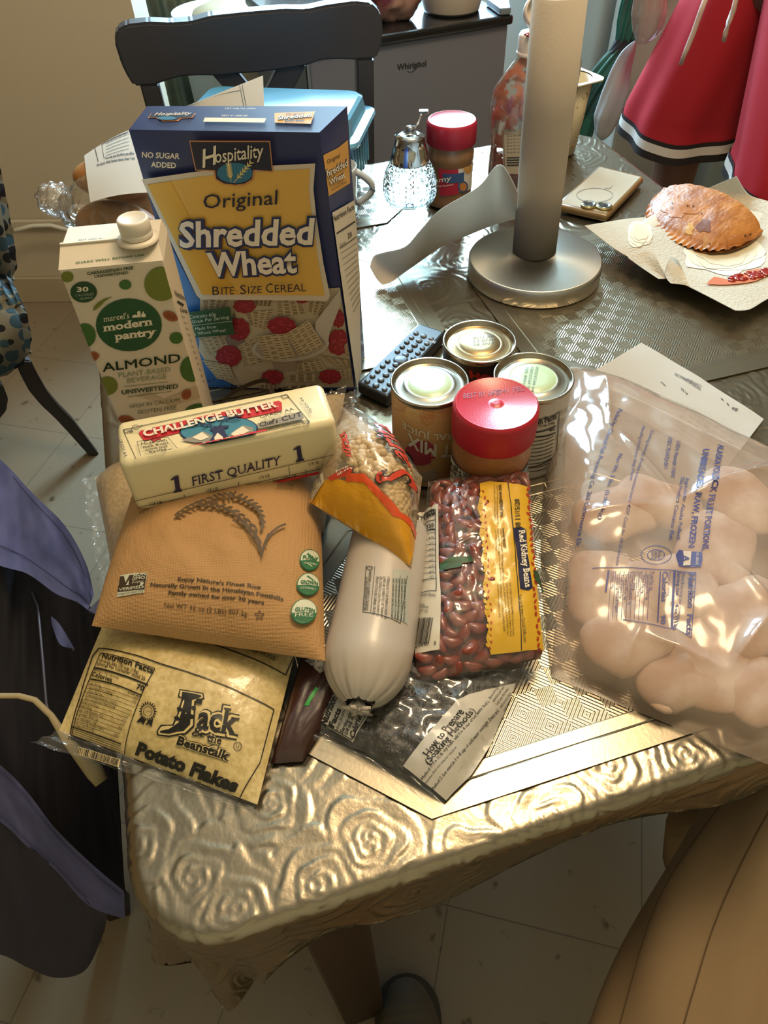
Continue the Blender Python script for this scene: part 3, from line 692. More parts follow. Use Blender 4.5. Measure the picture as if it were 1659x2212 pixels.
mb = MB(); mb.lathe([(.0128, .003), (.0140, .004), (.0140, .0075), (.0134, .0085), (.0140, .0095), (.0140, .0185), (.0128, .0200), (.0115, .0200), (.0105, .0190), (0, .0190)], M('#dcd6ca', .4), cb, 60, rib=(0, 0, 0, 0)); mb.build('cap', t)

# ================================================================== butter
mb = MB(); zt, zb = .145, .086
tA, tB, tC = P(254, 1003, zt), P(236, 932, zt), P(726, 907, zt)
wv = tC - tA; dv = V((-wv.y, wv.x, 0)).normalized() * .056
hh = V((0, 0, zt - zb)); C = [tA - hh, tC - hh, tC + dv - hh, tA + dv - hh, tA, tC, tC + dv, tA + dv]
BUT = M('#e8dcb4', .42, coat=.25, bump=(60, .10, .003))
mb.hexa(C, BUT, .007, 4, True)
Fr, Si, To = [Surf(f) for f in hexfaces(C)]
z5 = zoomer(160, 820, .45811); RED = M('#c4282e', .45); NV = M('#23244e', .45); GRY = M('#8f8a80', .5); DK = M('#2a2722', .5)
p = Print(mb, To, z5, lo=.012, hi=.988, first=.0009)
p.path([(232, 240), (1003, 74), (1112, 204), (296, 404)], 2.6, DK, True); p.path([(250, 246), (272, 241), (268, 255)], 4, GRY)
for q in ([(235, 240), (270, 232), (278, 248), (245, 256)], [(975, 80), (1003, 73), (1014, 86), (986, 92)], [(1078, 200), (1100, 195), (1112, 208), (1090, 214)], [(290, 392), (316, 386), (322, 400), (298, 406)]): p.path(q, 2.5, DK, True)
p.poly([(305, 256), (318, 244), (640, 168), (966, 103), (980, 112), (982, 146), (975, 152), (650, 218), (335, 292), (326, 285)], RED)
p.poly([(360, 283), (408, 272), (412, 285), (395, 286), (378, 296)], RED); p.poly([(918, 158), (968, 148), (955, 158), (945, 156), (930, 164)], RED)
p.ell(683, 242, 186, 66, NV, rot=-3); p.up(); p.ell(683, 242, 179, 60, M('#3d7f9a', .45), rot=-3); p.up()
p.poly([(505, 292), (560, 275), (610, 250), (650, 270), (720, 285), (760, 245), (800, 222), (850, 235), (840, 262), (760, 292), (640, 304), (560, 303)], GRY); p.up()
p.poly([(560, 282), (606, 256), (640, 280), (600, 296)], CRM); p.poly([(740, 265), (796, 228), (830, 250), (770, 285)], CRM); p.up()
p.poly([(640, 245), (680, 228), (735, 226), (728, 236), (712, 240), (716, 262), (740, 290), (660, 304), (640, 300), (662, 270), (655, 252)], NV); p.up(); p.poly([(664, 285), (680, 262), (702, 280), (712, 300), (668, 304)], CRM)
p.path([(672, 234), (640, 226), (590, 222), (555, 232)], 5, NV); p.path([(640, 226), (610, 240)], 4, NV); p.path([(610, 222), (590, 208)], 4, NV); p.path([(650, 228), (640, 205), (655, 190)], 4, NV); p.path([(690, 230), (700, 205), (740, 190), (795, 178)], 5, NV); p.path([(735, 192), (730, 178)], 4, NV); p.path([(770, 184), (775, 168)], 4, NV); p.path([(715, 200), (755, 205), (790, 195)], 4, NV)
p.text('CHALLENGE BUTTER', (334, 281), (966, 137), (324, 249), CRM, .035, serif=True)
p.poly([(512, 345), (520, 333), (600, 312), (900, 246), (914, 250), (916, 262), (905, 272), (600, 342), (530, 358), (515, 355)], RED); p.up(); p.text('Salted Butter', (612, 330), (828, 280), (608, 311), CRM, serif=True)
p.text('Real Challenge. Real Difference.', (428, 403), (1024, 257), (423, 385), RED, .0, serif=True)
p.path([(302, 306), (446, 285), (494, 355), (320, 388)], 2.5, DK, True)
for i, (tx, a, b) in enumerate((('Made with', (322, 324), (445, 304)), ('milk from', (330, 339), (450, 317)), ('cows not', (342, 351), (447, 332)), ('treated', (358, 362), (440, 346)), ('with rBST', (342, 378), (470, 352)))): p.text(tx, a, b, (a[0] - 3, a[1] - 14), DK, serif=True)
p.text('GRADE AA', (882, 198), (1043, 157), (876, 185), DK, serif=True); p.poly([(864, 222), (1075, 164), (1086, 198), (872, 246)], GRY); p.up(); p.text("Chef's", (880, 238), (965, 217), (876, 217), DK, serif=True); p.text('CUT', (985, 212), (1080, 186), (978, 190), DK)
p.text('NET WT. 16OZ.(1 lb.)454g', (925, 252), (1078, 212), (921, 242), DK, .01); p.text('GRADE AA', (1118, 176), (1065, 104), (1128, 166), DK, serif=True); p.text('GRADE AA', (214, 298), (243, 382), (231, 295), NV, serif=True)
p.text('U', (292, 245), (302, 243), (290, 236), DK); p.ell(297, 240, 0, 0, DK) if 0 else None
for k in range(18):
    a0, a1 = 2 * math.pi * k / 18, 2 * math.pi * (k + 1) / 18; p.line((297 + 17 * math.cos(a0), 240 + 10 * math.sin(a0)), (297 + 17 * math.cos(a1), 240 + 10 * math.sin(a1)), 2.5, DK)
p.text('D', (318, 241), (331, 238), (316, 232), DK, .02)
p = Print(mb, Fr, z5, lo=.006, hi=.994, first=.0009)
p.poly([(284, 634), (420, 603), (1238, 410), (1239, 424), (440, 640), (302, 668)], RED)
p.up()
for ox, oy, k_ in ((0, 0, 1.), (576, -143, .94)):
    q_ = lambda x, y: (483 + ox + (x - 483) * k_, 492 + oy + (y - 492) * k_)
    p.poly([q_(*v_) for v_ in ((474, 452), (491, 447), (499, 508), (509, 517), (510, 522), (468, 531), (467, 526), (478, 516), (471, 466), (456, 472), (455, 466))], NV)
p.text('FIRST QUALITY', (557, 496), (975, 395), (551, 453), NV, .0, serif=True)
p.line((262, 574), (1236, 347), 2.6, DK); p.line((270, 606), (1238, 400), 2.6, DK)
for a, b in (((519, 538), (525, 600)), ((774, 478), (780, 532)), ((1011, 406), (1016, 442)), ((393, 601), (397, 627)), ((655, 536), (660, 565)), ((939, 463), (943, 495)), ((1091, 420), (1094, 450))): p.line(a, b, 2.6, DK)
for tx, a, b in (('1/4 LB', (358, 591), (415, 579)), ('1/4 LB', (625, 527), (679, 515)), ('1/4 LB', (873, 466), (922, 455)), ('1/4 LB', (1107, 402), (1153, 391)), ('1/4 Cup', (293, 631), (360, 618)), ('1/4 Cup', (430, 606), (497, 592)), ('1/4 Cup', (562, 579), (627, 563)), ('1/4 Cup', (688, 547), (750, 532)), ('1/3 Cup', (833, 508), (892, 492)), ('1/3 Cup', (988, 467), (1045, 452)), ('1/3 Cup', (1140, 421), (1191, 408))):
    p.text(tx, a, b, (a[0] - 3, a[1] - 14), DK, .0)
solo(mb, 'butter_box', (C[0] + C[2]) / 2, 'cream colored box of salted butter lying on the tan rice bag', 'butter')

# ================================================================== tan rice bag
def skin(mb, S, mat, under=.35, nu=44, nv=44, N=(0, 0, 1), base=None, undermat=None):
    """closed bag: the printed skin and a flatter underside"""
    mb.grid(S, nu, nv, mat)
    N = V(N).normalized()
    def g(a, b):
        q = base(a, b); d = (S(a, b) - q).dot(N); e = 1 if (0 < a < 1 and 0 < b < 1) else 0
        return q - N * (max(d, 0) * under + .0006 * e)
    mb.grid(lambda a, b: g(1 - a, b), max(8, nu // 2), max(8, nv // 2), undermat or mat)
def woven(h):
    m = M(h, .8).copy(); nt = m.node_tree; b = nt.nodes['Principled BSDF']; L = nt.links.new
    tc = nt.nodes.new('ShaderNodeTexCoord'); ck = nt.nodes.new('ShaderNodeTexVoronoi'); ck.inputs['Scale'].default_value = 430; ck.inputs['Randomness'].default_value = .25
    L(tc.outputs['Object'], ck.inputs['Vector']); bp = nt.nodes.new('ShaderNodeBump'); bp.inputs['Strength'].default_value = .55; bp.inputs['Distance'].default_value = .0012
    L(ck.outputs['Distance'], bp.inputs['Height']); L(bp.outputs['Normal'], b.inputs['Normal']); return m
c = [P(198, 1352, .052), P(703, 1428, .052), P(690, 1010, .056), P(318, 985, .056)]
f = pillow(*c, .040, p=3.0, q=.6, wr=.0022, seed=2.3); S = Surf(f, 30)
mb = MB(); TAN = woven('#b08859'); skin(mb, f, TAN, .3, 60, 60, base=quad(*c))
p = Print(mb, S, z5, first=.0010, step=.0003)
BRN = M('#3d2f22', .6); GRN2 = M('#2f6a46', .6); PAL = M('#cdd0ba', .6)
p.text("Enjoy Nature's Finest Rice", (492, 950), (882, 988), (493, 932), BRN, .03); p.text('Naturally Grown in the Himalayan Foothills', (362, 975), (987, 1045), (363, 957), BRN, .03); p.text('Family owned for over 30 years', (448, 1014), (897, 1062), (449, 995), BRN, .03)
p.text('Net WT 32 oz (2 LBS) 907.2g', (427, 1073), (817, 1117), (428, 1050), BRN, .0)
st = [(875 + (24 if k % 2 == 0 else 10) * math.sin(k * math.pi / 5), 1112 - (24 if k % 2 == 0 else 10) * math.cos(k * math.pi / 5)) for k in range(10)]; p.path(st, 3, BRN, True); p.text('K', (870, 1119), (880, 1120), (870, 1108), BRN)
p.poly([(222, 925), (350, 912), (333, 1006), (205, 1026)], PAL); p.up(); p.poly([(268, 924), (347, 915), (337, 975), (260, 985)], BRN); p.poly([(214, 972), (337, 972), (335, 990), (210, 1003)], BRN); p.poly([(222, 930), (240, 928), (250, 970), (216, 972)], BRN); p.path([(235, 940), (248, 965), (270, 925)], 7, BRN); p.up()
p.text('NON', (285, 935), (342, 926), (287, 920), PAL, .02); p.text('GMO', (280, 951), (338, 943), (282, 936), PAL, .02); p.text('Project', (280, 965), (332, 958), (281, 954), PAL); p.text('VERIFIED', (216, 998), (332, 985), (218, 985), PAL, .02); p.text('nongmoproject.org', (208, 1018), (330, 1002), (210, 1007), BRN)
for (cx, cy, rx, ry, a, b) in ((1106, 855, 46, 51, 'FULLY', 'TRACEABLE'), (1096, 972, 51, 54, 'GROWN', 'SUSTAINABLY'), (1077, 1100, 57, 58, 'GLUTEN', 'FREE')):
    p.ell(cx, cy, rx, ry, GRN2); p.up(); p.ell(cx, cy, rx - 4, ry - 4, PAL); p.up(); p.ell(cx, cy, rx - 4, ry - 4, GRN2, a0=8, a1=172, rot=3); p.up()
    p.text(a, (cx - rx * .72, cy - 2), (cx + rx * .78, cy + 7), (cx - rx * .70, cy - 20), GRN2, .03); p.text(b, (cx - rx * .68, cy + 22), (cx + rx * .62, cy + 28), (cx - rx * .68, cy + (4 if len(b) < 6 else 12)), PAL, .0)
OL = M('#54432f', .6)
def curve(pts, w0, mat, n=14):
    q = [V((x, y, 0)) for x, y in pts]; o = []
    for i in range(n + 1):
        t_ = i / n
        b_ = q[:]
        while len(b_) > 1: b_ = [b_[k].lerp(b_[k + 1], t_) for k in range(len(b_) - 1)]
        o.append((b_[0].x, b_[0].y))
    p.path(o, w0, mat); return o
curve([(890, 850), (888, 760), (800, 640), (640, 590)], 9, OL); curve([(880, 820), (840, 720), (760, 640), (700, 610)], 7, OL); curve([(890, 835), (905, 740), (940, 715), (992, 694)], 11, OL); curve([(885, 790), (850, 700), (745, 680)], 6, OL); curve([(910, 800), (900, 770), (915, 740)], 5, OL)
for (P0, P1, P2, P3, n) in (((490, 655), (560, 600), (680, 560), (760, 560), 22), ((760, 560), (840, 590), (890, 620), (885, 700), 18), ((600, 605), (700, 600), (800, 640), (860, 720), 18)):
    for i in range(n):
        t_ = i / (n - 1); x = (1 - t_) ** 3 * P0[0] + 3 * t_ * (1 - t_) ** 2 * P1[0] + 3 * t_ * t_ * (1 - t_) * P2[0] + t_ ** 3 * P3[0]; y = (1 - t_) ** 3 * P0[1] + 3 * t_ * (1 - t_) ** 2 * P1[1] + 3 * t_ * t_ * (1 - t_) * P2[1] + t_ ** 3 * P3[1]
        p.ell(x, y + (7 if i % 2 else -7), 17, 6.5, OL, rot=(-25 + 95 * t_) + (25 if i % 2 else -25), n=10)
p.text('GROWN', (950, 515), (1025, 520), (955, 500), BRN, .02)
solo(mb, 'rice_bag', (c[0] + c[2]) / 2, 'tan woven bag of rice printed with a rice stalk, under the butter', 'rice bag')

# ================================================================== potato flakes
CLR = film('clear_film', haze=.05, base=.07, edge=.8)
c = [P(128, 1578, .008), P(556, 1738, .008), P(640, 1400, .022), P(230, 1330, .022)]
f = pillow(*c, .024, p=2.4, q=.85, wr=.0014, seed=5.1); S = Surf(f, 30)
FLK = M('#d3be86', .35, coat=.5, bump=(140, .25, .002), mix=('#c0a970', 230, .42, .62))
t = thing('potato_flakes_bag', (c[0] + c[2]) / 2, 'clear bag of cream potato flakes lowest in the pile at the table corner', 'bag')
mb = MB(); skin(mb, f, FLK, .3, 50, 50, base=quad(*c))
z8 = zoomer(0, 1350, .45811); p = Print(mb, S, z8, first=.0010, step=.0003); p.lo = -.04; p.hi = 1.04
K = M('#191713', .45)
p.path([(305, 590), (385, 330), (440, 150), (470, 112), (760, 185), (1290, 400), (1225, 650), (1118, 840)], 5, K)
p.path([(980, 88), (1345, 238), (1385, 150)], 5, K)
p.path([(478, 135), (733, 208), (575, 640), (335, 540)], 4, K, True)
p.text('Nutrition Facts', (483, 158), (722, 232), (490, 133), K, .03)
for tx, a, b in (('Servings Size 1/3 cup (19g)', (470, 175), (655, 233)), ('Servings Per Container about 20', (460, 190), (686, 265))): p.text(tx, a, b, (a[0] + 4, a[1] - 15), K, .01)
p.line((448, 203), (700, 285), 8, K); p.text('Amount Per Serving', (446, 220), (560, 256), (450, 208), K); p.text('Calories', (436, 242), (530, 272), (441, 220), K, .02); p.text('70', (643, 300), (680, 312), (650, 278), K, .03); p.line((430, 256), (672, 332), 6, K)
p.text('% Daily Value*', (604, 322), (670, 342), (607, 312), K, .01)
rows = ['Total Fat 0g', '   Saturated Fat 0.032g', '   Trans Fat 0g', '   Polyunsaturated Fat 0.027g', '   Monounsaturated Fat 0.002g', 'Cholesterol 0mg', 'Sodium 15mg', 'Total Carbohydrate 15g', '   Dietary Fiber 1g', '   Total Sugars <1g', '   Includes 0g Added Sugars', '   Sugar Alcohol 0g']
for i, tx in enumerate(rows):
    x, y = 415 - i * 6.6, 278 + i * 17.6; ln = 6.6 * len(tx.strip()); ox = 16 if tx.startswith(' ') else 0
    p.text(tx.strip(), (x + ox, y + ox * .3), (x + ox + ln * .82, y + ox * .3 + ln * .24), (x + ox + 4, y - 12 + ox * .3), K, .005, res=1); p.line((x - 1, y + 3), (x + 240 - i * 3, y + 76), 2, K)
    p.text(('0%', '0%', '', '', '', '0%', '1%', '5%', '4%', '', '0%', '')[i] or ' ', (x + 222 - i * 3, y + 68), (x + 240 - i * 3, y + 73), (x + 226 - i * 3, y + 57), K, res=1) if ('0%', '0%', '', '', '', '0%', '1%', '5%', '4%', '', '0%', '')[i] else None
for i in range(7): p.line((341 - i * .5, 480 + i * 9), (575 - i, 560 + i * 10), 2.2 if i else 5, K)
# seal rosette
for k in range(20):
    a = 2 * math.pi * k / 20; p.line((700 + 30 * math.cos(a), 408 + 36 * math.sin(a)), (700 + 42 * math.cos(a), 408 + 47 * math.sin(a)), 7, K, 3)
for rr_ in (30, 20):
    for k in range(22):
        a, b = 2 * math.pi * k / 22, 2 * math.pi * (k + 1) / 22; p.line((700 + rr_ * math.cos(a), 408 + rr_ * 1.15 * math.sin(a)), (700 + rr_ * math.cos(b), 408 + rr_ * 1.15 * math.sin(b)), 2.5, K)
p.text('KOSHER', (688, 408), (716, 415), (689, 400), K); p.poly([(670, 432), (690, 445), (680, 470), (668, 458), (645, 458)], K); p.poly([(705, 448), (725, 445), (718, 480), (704, 465), (688, 472)], K)
# lettering
FK = M('#d3be86', .4)
def outl(tx, a, b, c_, bold, o1=.11, sh=0.):
    p.text(tx, a, b, c_, K, bold + o1, sh, serif=True); p.up(); p.text(tx, a, b, c_, FK, bold + o1 * .62, sh, serif=True); p.up(); p.text(tx, a, b, c_, K, bold, sh, serif=True); p.lay -= p.st * 2
p.poly([(848, 305), (960, 322), (965, 350), (925, 365), (918, 480), (880, 515), (800, 528), (745, 520), (740, 500), (760, 470), (815, 470), (838, 420), (860, 345), (840, 340)], K); p.up()
p.poly([(852, 312), (955, 328), (958, 346), (918, 360), (912, 475), (876, 508), (800, 520), (752, 514), (748, 500), (764, 478), (822, 476), (846, 420), (870, 345), (848, 338)], FK); p.up()
p.poly([(862, 318), (948, 334), (950, 342), (908, 356), (900, 470), (870, 498), (800, 512), (760, 506), (758, 498), (800, 490), (845, 460), (862, 400), (876, 342), (860, 336)], K)
for x, y, rr_ in ((872, 345, 14), (940, 362, 16), (850, 398, 13), (915, 395, 12), (838, 440, 14), (905, 432, 13), (880, 470, 13), (850, 490, 12)): p.ell(x, y, rr_, rr_ * .8, K, rot=30, n=12)
p.lay -= p.st * 2
outl('ack', (925, 488), (1122, 522), (948, 372), .03); outl('&', (905, 520), (965, 530), (918, 478), .0, .05); outl('the', (972, 545), (1042, 565), (982, 505), .02, .09); outl('Beanstalk', (832, 560), (1080, 640), (846, 520), .03)
for k in range(20):
    a, b = 2 * math.pi * k / 20, 2 * math.pi * (k + 1) / 20; p.line((1120 + 18 * math.cos(a), 573 + 20 * math.sin(a)), (1120 + 18 * math.cos(b), 573 + 20 * math.sin(b)), 3, K)
p.text('U', (1112, 580), (1126, 583), (1114, 562), K, .01)
p.text('Potato Flakes', (640, 605), (1112, 788), (660, 548), K, .055); p.text('Net Wt. 1 lb (16 oz)', (770, 695), (950, 752), (775, 680), K); p.text('Ingredients: Potatoes', (720, 702), (900, 752), (723, 692), K); p.para(['processed to preserve quality with sodium', 'bisulfite, citric acid and mono and', 'antioxidant ascorbyl palmitate'], (745, 720), (1000, 800), (735, 765), K)
p.text('Beanstalk, Brooklyn, NY 11225', (1090, 93), (1295, 172), (1096, 80), K, .01)
mb.build('body', t)
mb = MB()                                                   # crimped clear seal along the lower edge
e0 = [(c[0].lerp(c[1], k / 30), (P(66, 1605, .006).lerp(P(545, 1755, .006), k / 30))) for k in range(31)]
mb.grid(lambda a, b: e0[round(a * 30)][0].lerp(e0[round(a * 30)][1], b) + V((0, 0, .0016 * math.sin(b * 14) + .002 * math.sin(a * 40))), 30, 12, CLR)
SS = Surf(lambda a, b: e0[0][0].lerp(e0[30][0], a).lerp(e0[0][1].lerp(e0[30][1], a), b) + V((0, 0, .0022)), 16); p = Print(mb, SS, z8, first=.0008)
p.poly([(372, 575), (570, 635), (562, 672), (368, 612)], M('#c7b585', .5)); p.up(); p.bars((376, 578), (566, 636), (368, 610), K, 34, 5)
mb.build('end_seal', t)

# ================================================================== clear bag of flour behind the rice
c = [P(262, 1290, .010), P(760, 1085, .012), P(775, 845, .012), P(205, 985, .010)]
c = [P(255, 1300, .012), P(700, 1150, .012), P(745, 850, .018), P(205, 1030, .012)]
f = pillow(*c, .040, p=3.4, q=.5, wr=.004, seed=8.4)
t = thing('flour_bag', (c[0] + c[2]) / 2, 'clear bag of pale flour mostly hidden under the butter and the rice bag', 'bag')
mb = MB(); skin(mb, f, M('#b6a283', .4, coat=.6, bump=(30, .5, .006), mix=('#a89272', 260, .4, .6)), .3, 40, 40, base=quad(*c)); mb.build('body', t)
mb = MB()
def crimp(pts, wid, d, seed, n=60):
    """crinkled clear edge along a line of points, reaching wid towards d"""
    pts = [V(q) for q in pts]
    def g(a, b):
        x = a * (len(pts) - 1); i = min(int(x), len(pts) - 2); q = pts[i].lerp(pts[i + 1], x - i)
        return q + V(d).normalized() * (wid * b * (1 + .35 * nz((a * 14, seed, 0)))) + V((0, 0, .004 * b * nz((a * 30, b * 3, seed)) + .002 * nz((a * 70, b * 5, seed))))
    return lambda a, b: g(a, b)
mb.grid(crimp([c[3], c[0].lerp(c[3], .5), c[0]], .014, (-1, .1, 0), 3), 60, 6, CLR); mb.build('crimped_edge', t); mb = MB()
mb.grid(crimp([c[3].lerp(c[2], .55), c[2]], .012, (.2, 1, .2), 5), 60, 6, CLR); mb.build('crimped_edge', t); mb = MB(); mb.grid(crimp([c[2], c[1].lerp(c[2], .5)], .014, (1, .3, .1), 6), 60, 6, CLR)
mb.build('crimped_edge', t)
# brown ribbon lying behind the butter
mb = MB()
def ribbon(pts, wd, mat, n=40, tilt=.7):
    pts = [V(q) for q in pts]
    def cr(x):
        i = max(0, min(len(pts) - 2, int(x))); t_ = x - i; p0, p1, p2, p3 = pts[max(i - 1, 0)], pts[i], pts[i + 1], pts[min(i + 2, len(pts) - 1)]
        return .5 * ((2 * p1) + (p2 - p0) * t_ + (2 * p0 - 5 * p1 + 4 * p2 - p3) * t_ ** 2 + (3 * p1 - p0 - 3 * p2 + p3) * t_ ** 3)
    def g(a, b):
        x = a * (len(pts) - 1); q = cr(x); d = (cr(min(x + .02, len(pts) - 1.0001)) - cr(max(x - .02, 0))).normalized()
        s_ = d.cross(V((0, 0, 1))); s_ = s_.normalized() if s_.length > .01 else V((1, 0, 0)); s_ = (s_ * (1 - tilt) + V((0, 0, 1)) * tilt).normalized()
        return q + s_ * (wd * (b - .5))
    mb.grid(g, n, 3, mat)
RIB = M('#33281f', .65, bump=(500, .4, .001))
ribbon([P(468, 880, .045), P(500, 850, .052), P(545, 828, .058), P(575, 822, .06), P(588, 835, .056), P(582, 862, .05), P(560, 880, .045)], .009, RIB)
ribbon([P(475, 885, .044), P(520, 862, .05), P(560, 868, .05), P(595, 880, .045)], .007, RIB, tilt=.4)
solo(mb, 'ribbon', P(540, 860, .05), 'dark brown looped ribbon behind the butter box', 'ribbon')

# ================================================================== chickpeas
c = [P(668, 1085, .082), P(889, 1226, .070), P(912, 1030, .085), P(742, 880, .085)]
base = quad(*c); f = pillow(*c, .052, p=2.6, q=.62, wr=.002, seed=3.3); S = Surf(f, 30)
t = thing('chickpea_bag', (c[0] + c[2]) / 2, 'yellow and clear bag of chickpeas tilted on the white sausage roll', 'bag')
mb = MB(); FILM2 = film('bag_film', haze=.03, base=.05, edge=.7, bump=(30, .6, .005)); mb.grid(f, 50, 50, FILM2)
mb.grid(lambda a, b: base(1 - a, b) - V((0, 0, .012 * max(0, 1 - (2 * a - 1) ** 4) * max(0, 1 - (2 * b - 1) ** 4))), 16, 16, FILM2)
z6 = zoomer(640, 960, .37372); p = Print(mb, S, z6, first=.0008, mx=.05); p.lo = .002; p.hi = .998
YB = M('#d99a1c', .38, coat=.5, bump=(40, .5, .004)); OB = M('#d8511f', .4, coat=.4); RB = M('#c4402a', .42, coat=.3)
p.poly([(60, 345), (110, 270), (175, 205), (300, 215), (392, 215), (470, 300), (560, 410), (690, 560), (678, 640), (655, 715), (560, 722), (470, 690), (400, 615), (330, 560), (250, 500), (170, 528), (110, 470)], YB); p.up()
p.poly([(295, 172), (395, 168), (500, 275), (600, 395), (705, 535), (696, 575), (560, 415), (470, 305), (392, 218), (290, 215)], OB); p.poly([(185, 195), (300, 130), (330, 140), (315, 178), (210, 210)], RB); p.poly([(120, 480), (165, 505), (205, 530), (190, 545), (130, 510)], OB); p.up()
p.para(['Prep', 'fibers'], (235, 150), (320, 110), (245, 190), CRM, bold=.02); p.text('Preparar', (140, 500), (200, 515), (142, 488), CRM)
p.poly([(310, 600), (345, 590), (440, 680), (425, 695)], WHT); p.poly([(80, 260), (160, 165), (170, 215), (95, 330)], M('#c9bda5', .5)); p.up(); p.para(['BASIC PREPARATION', 'Rinse with water', 'Soak overnight', 'Drain and cook'], (330, 588), (445, 675), (312, 602), DK); p.para(['Calories 110', 'Fat 2g', 'Sodium 10mg', 'Fiber 5g', 'Protein 6g', 'Iron 8%'], (92, 265), (150, 175), (98, 330), DK)
for wdt, mt in ((.045, DK), (.012, RB)):
    p.text('S', (690, 300), (655, 175), (480, 268), mt, wdt, .1); p.text('arita', (655, 150), (560, -150), (540, 85), mt, wdt, .15); p.up()
p.text('ditas.', (330, 90), (285, -60), (285, 78), DK, .05); p.up(); p.text('ditas.', (330, 90), (285, -60), (285, 78), RB, .03)
mb.build('film', t)
mb = MB(); core = pillow(*c, .036, p=2.6, q=.7); mb.grid(core, 24, 24, M('#a58a63', .7, bump=(120, .8, .004))); mb.grid(lambda a, b: base(1 - a, b) - V((0, 0, .010 * max(0, 1 - (2 * a - 1) ** 4) * max(0, 1 - (2 * b - 1) ** 4))), 10, 10, M('#a58a63', .7, bump=(120, .8, .004)))
solo(mb, 'chickpeas', (c[0] + c[2]) / 2, 'mass of dry chickpeas packed deep in the yellow bag', 'chickpeas', kind='stuff')
CHK = M('#c6a878', .55, bump=(180, .2, .002))
mb = MB()
def cp(q):
    q = q.copy(); q.z *= .95; k = math.exp(-((q - V((.0048, 0, .001))).length / .0018) ** 2); q += q.normalized() * (k * .0012); q *= 1 - .10 * math.exp(-(q.x + .002) ** 2 / 4e-6) * (1 if q.z > 0 else .2); return q
mb.ball((0, 0, 0), .0046, .0044, .0044, CHK, nu=14, nv=9, fn=cp)
def place(proto, pos, rot, sc=1.):
    """individual copy of a small thing"""
    o_ = proto.copy(); COL.objects.link(o_); o_.location = pos; o_.rotation_euler = rot; o_.scale = (sc, sc, sc); WL[o_] = V(pos); return o_
proto = None; rn = random.Random(5); spots = []
clearA = [(300, 160), (520, 60), (690, -20), (735, 330), (730, 520), (700, 545), (600, 390), (500, 270), (395, 165)]; clearB = [(180, 540), (250, 505), (330, 560), (390, 610), (300, 640), (210, 600)]; clearC = [(250, 60), (330, -60), (500, -80), (520, 40), (340, 130)]
def inside(x, y, pg):
    r_ = False; j = len(pg) - 1
    for i in range(len(pg)):
        if (pg[i][1] > y) != (pg[j][1] > y) and x < (pg[j][0] - pg[i][0]) * (y - pg[i][1]) / (pg[j][1] - pg[i][1]) + pg[i][0]: r_ = not r_
        j = i
    return r_
for gy in range(-90, 700, 24):
    for gx in range(150, 760, 27):
        x, y = gx + (13 if (gy // 24) % 2 else 0) + rn.uniform(-4, 4), gy + rn.uniform(-4, 4)
        if not (inside(x, y, clearA) or inside(x, y, clearB) or inside(x, y, clearC)): continue
        a, b = S.inv(*z6(x, y))
        if not (.04 < a < .96 and .04 < b < .96): continue
        q = S.at(a, b, -.0056)
        if proto is None:
            proto = solo(mb, 'chickpea', (0, 0, 0), 'beige chickpea showing through the clear part of the yellow bag', 'chickpea', 'chickpeas in the yellow bag'); proto.location = q
        else: place(proto, q, (rn.uniform(0, 6), rn.uniform(0, 6), rn.uniform(0, 6)), rn.uniform(.92, 1.12))

# ================================================================== white sausage roll
A, B = P(796, 1415, .040), P(845, 1165, .046); ax = (B - A).normalized(); rad = .0355; L_ = (B - A).length
xs = ax.cross(V((0, 0, 1))).normalized(); ys = xs.cross(ax)
def chub(a, b):
    """a around, b along from the tied end"""
    t_ = 2 * math.pi * a; s_ = -.042 + b * (L_ + .060)
    if s_ < 0: k = math.sqrt(max(0., 1 - (s_ / -.0445) ** 2)) ** 1.1; pl = 1 + .07 * (1 - k) * math.sin(t_ * 11) + .035 * (1 - k) * math.sin(t_ * 23 + 1)
    else: k = 1.; pl = 1 + .004 * math.sin(t_ * 5 + s_ * 60)
    if s_ > L_: k = math.sqrt(max(.02, 1 - ((s_ - L_) / .02) ** 2))
    r_ = rad * max(k, .12) * pl
    return A + ax * s_ + xs * (math.cos(t_) * r_) + ys * (math.sin(t_) * r_ * .95)
t = thing('sausage_roll', (A + B) / 2 - V((0, 0, .04)), 'white plastic chub of ground meat with a tied end beside the kidney beans', 'ground meat')
mb = MB(); WSK = M('#b5aba1', .38, coat=.15, bump=(50, .12, .003)); mb.grid(chub, 96, 60, WSK, True, cu=True)
S = Surf(lambda a, b: chub(a * .5 + .0, b), 30); p = Print(mb, S, z6, first=.0005, mx=.03); DG = M('#3a4038', .55); LGY = M('#8c8f88', .55)
p.path([(405, 700), (385, 970), (600, 1035), (640, 760)], 3.5, DG); p.path([(455, 705), (430, 975)], 3, DG); p.path([(240, 620), (190, 1040), (205, 1035)], 3, DG); p.path([(600, 760), (580, 1020)], 3, DG)
for i, tx in enumerate(('MANTENER LOS ALIMENTOS CALIENTES', 'LAS SOBRAS INMEDIATAMENTE O DESECHAR')): p.text(tx, (420 - i * 22 + 2, 730 + i * 35), (398 - i * 12, 960), (436 - i * 22 + 2, 732 + i * 35), DG, .01, res=1)
for i, tx in enumerate(('PRODUCTOS DE CARNE CRUDA', 'DEL CONTACTO CON OTROS ALIMENTOS', 'LAVE LAS SUPERFICIES DE TRABAJO', 'UTENSILIOS Y LAS MANOS DESPUES')): p.text(tx, (462 + i * 21, 765), (440 + i * 22, 985 + i * 8), (478 + i * 21, 767), DG, .01, res=1)
p.poly([(560, 720), (655, 740), (640, 1040), (548, 1000)], M('#a9aba2', .5)); p.up()
for i in range(5): p.text('SAFE HANDLING INSTRUCTIONS', (556 + i * 16, 775), (546 + i * 17, 1000 + i * 6), (567 + i * 16, 777), DG, .01, res=1)
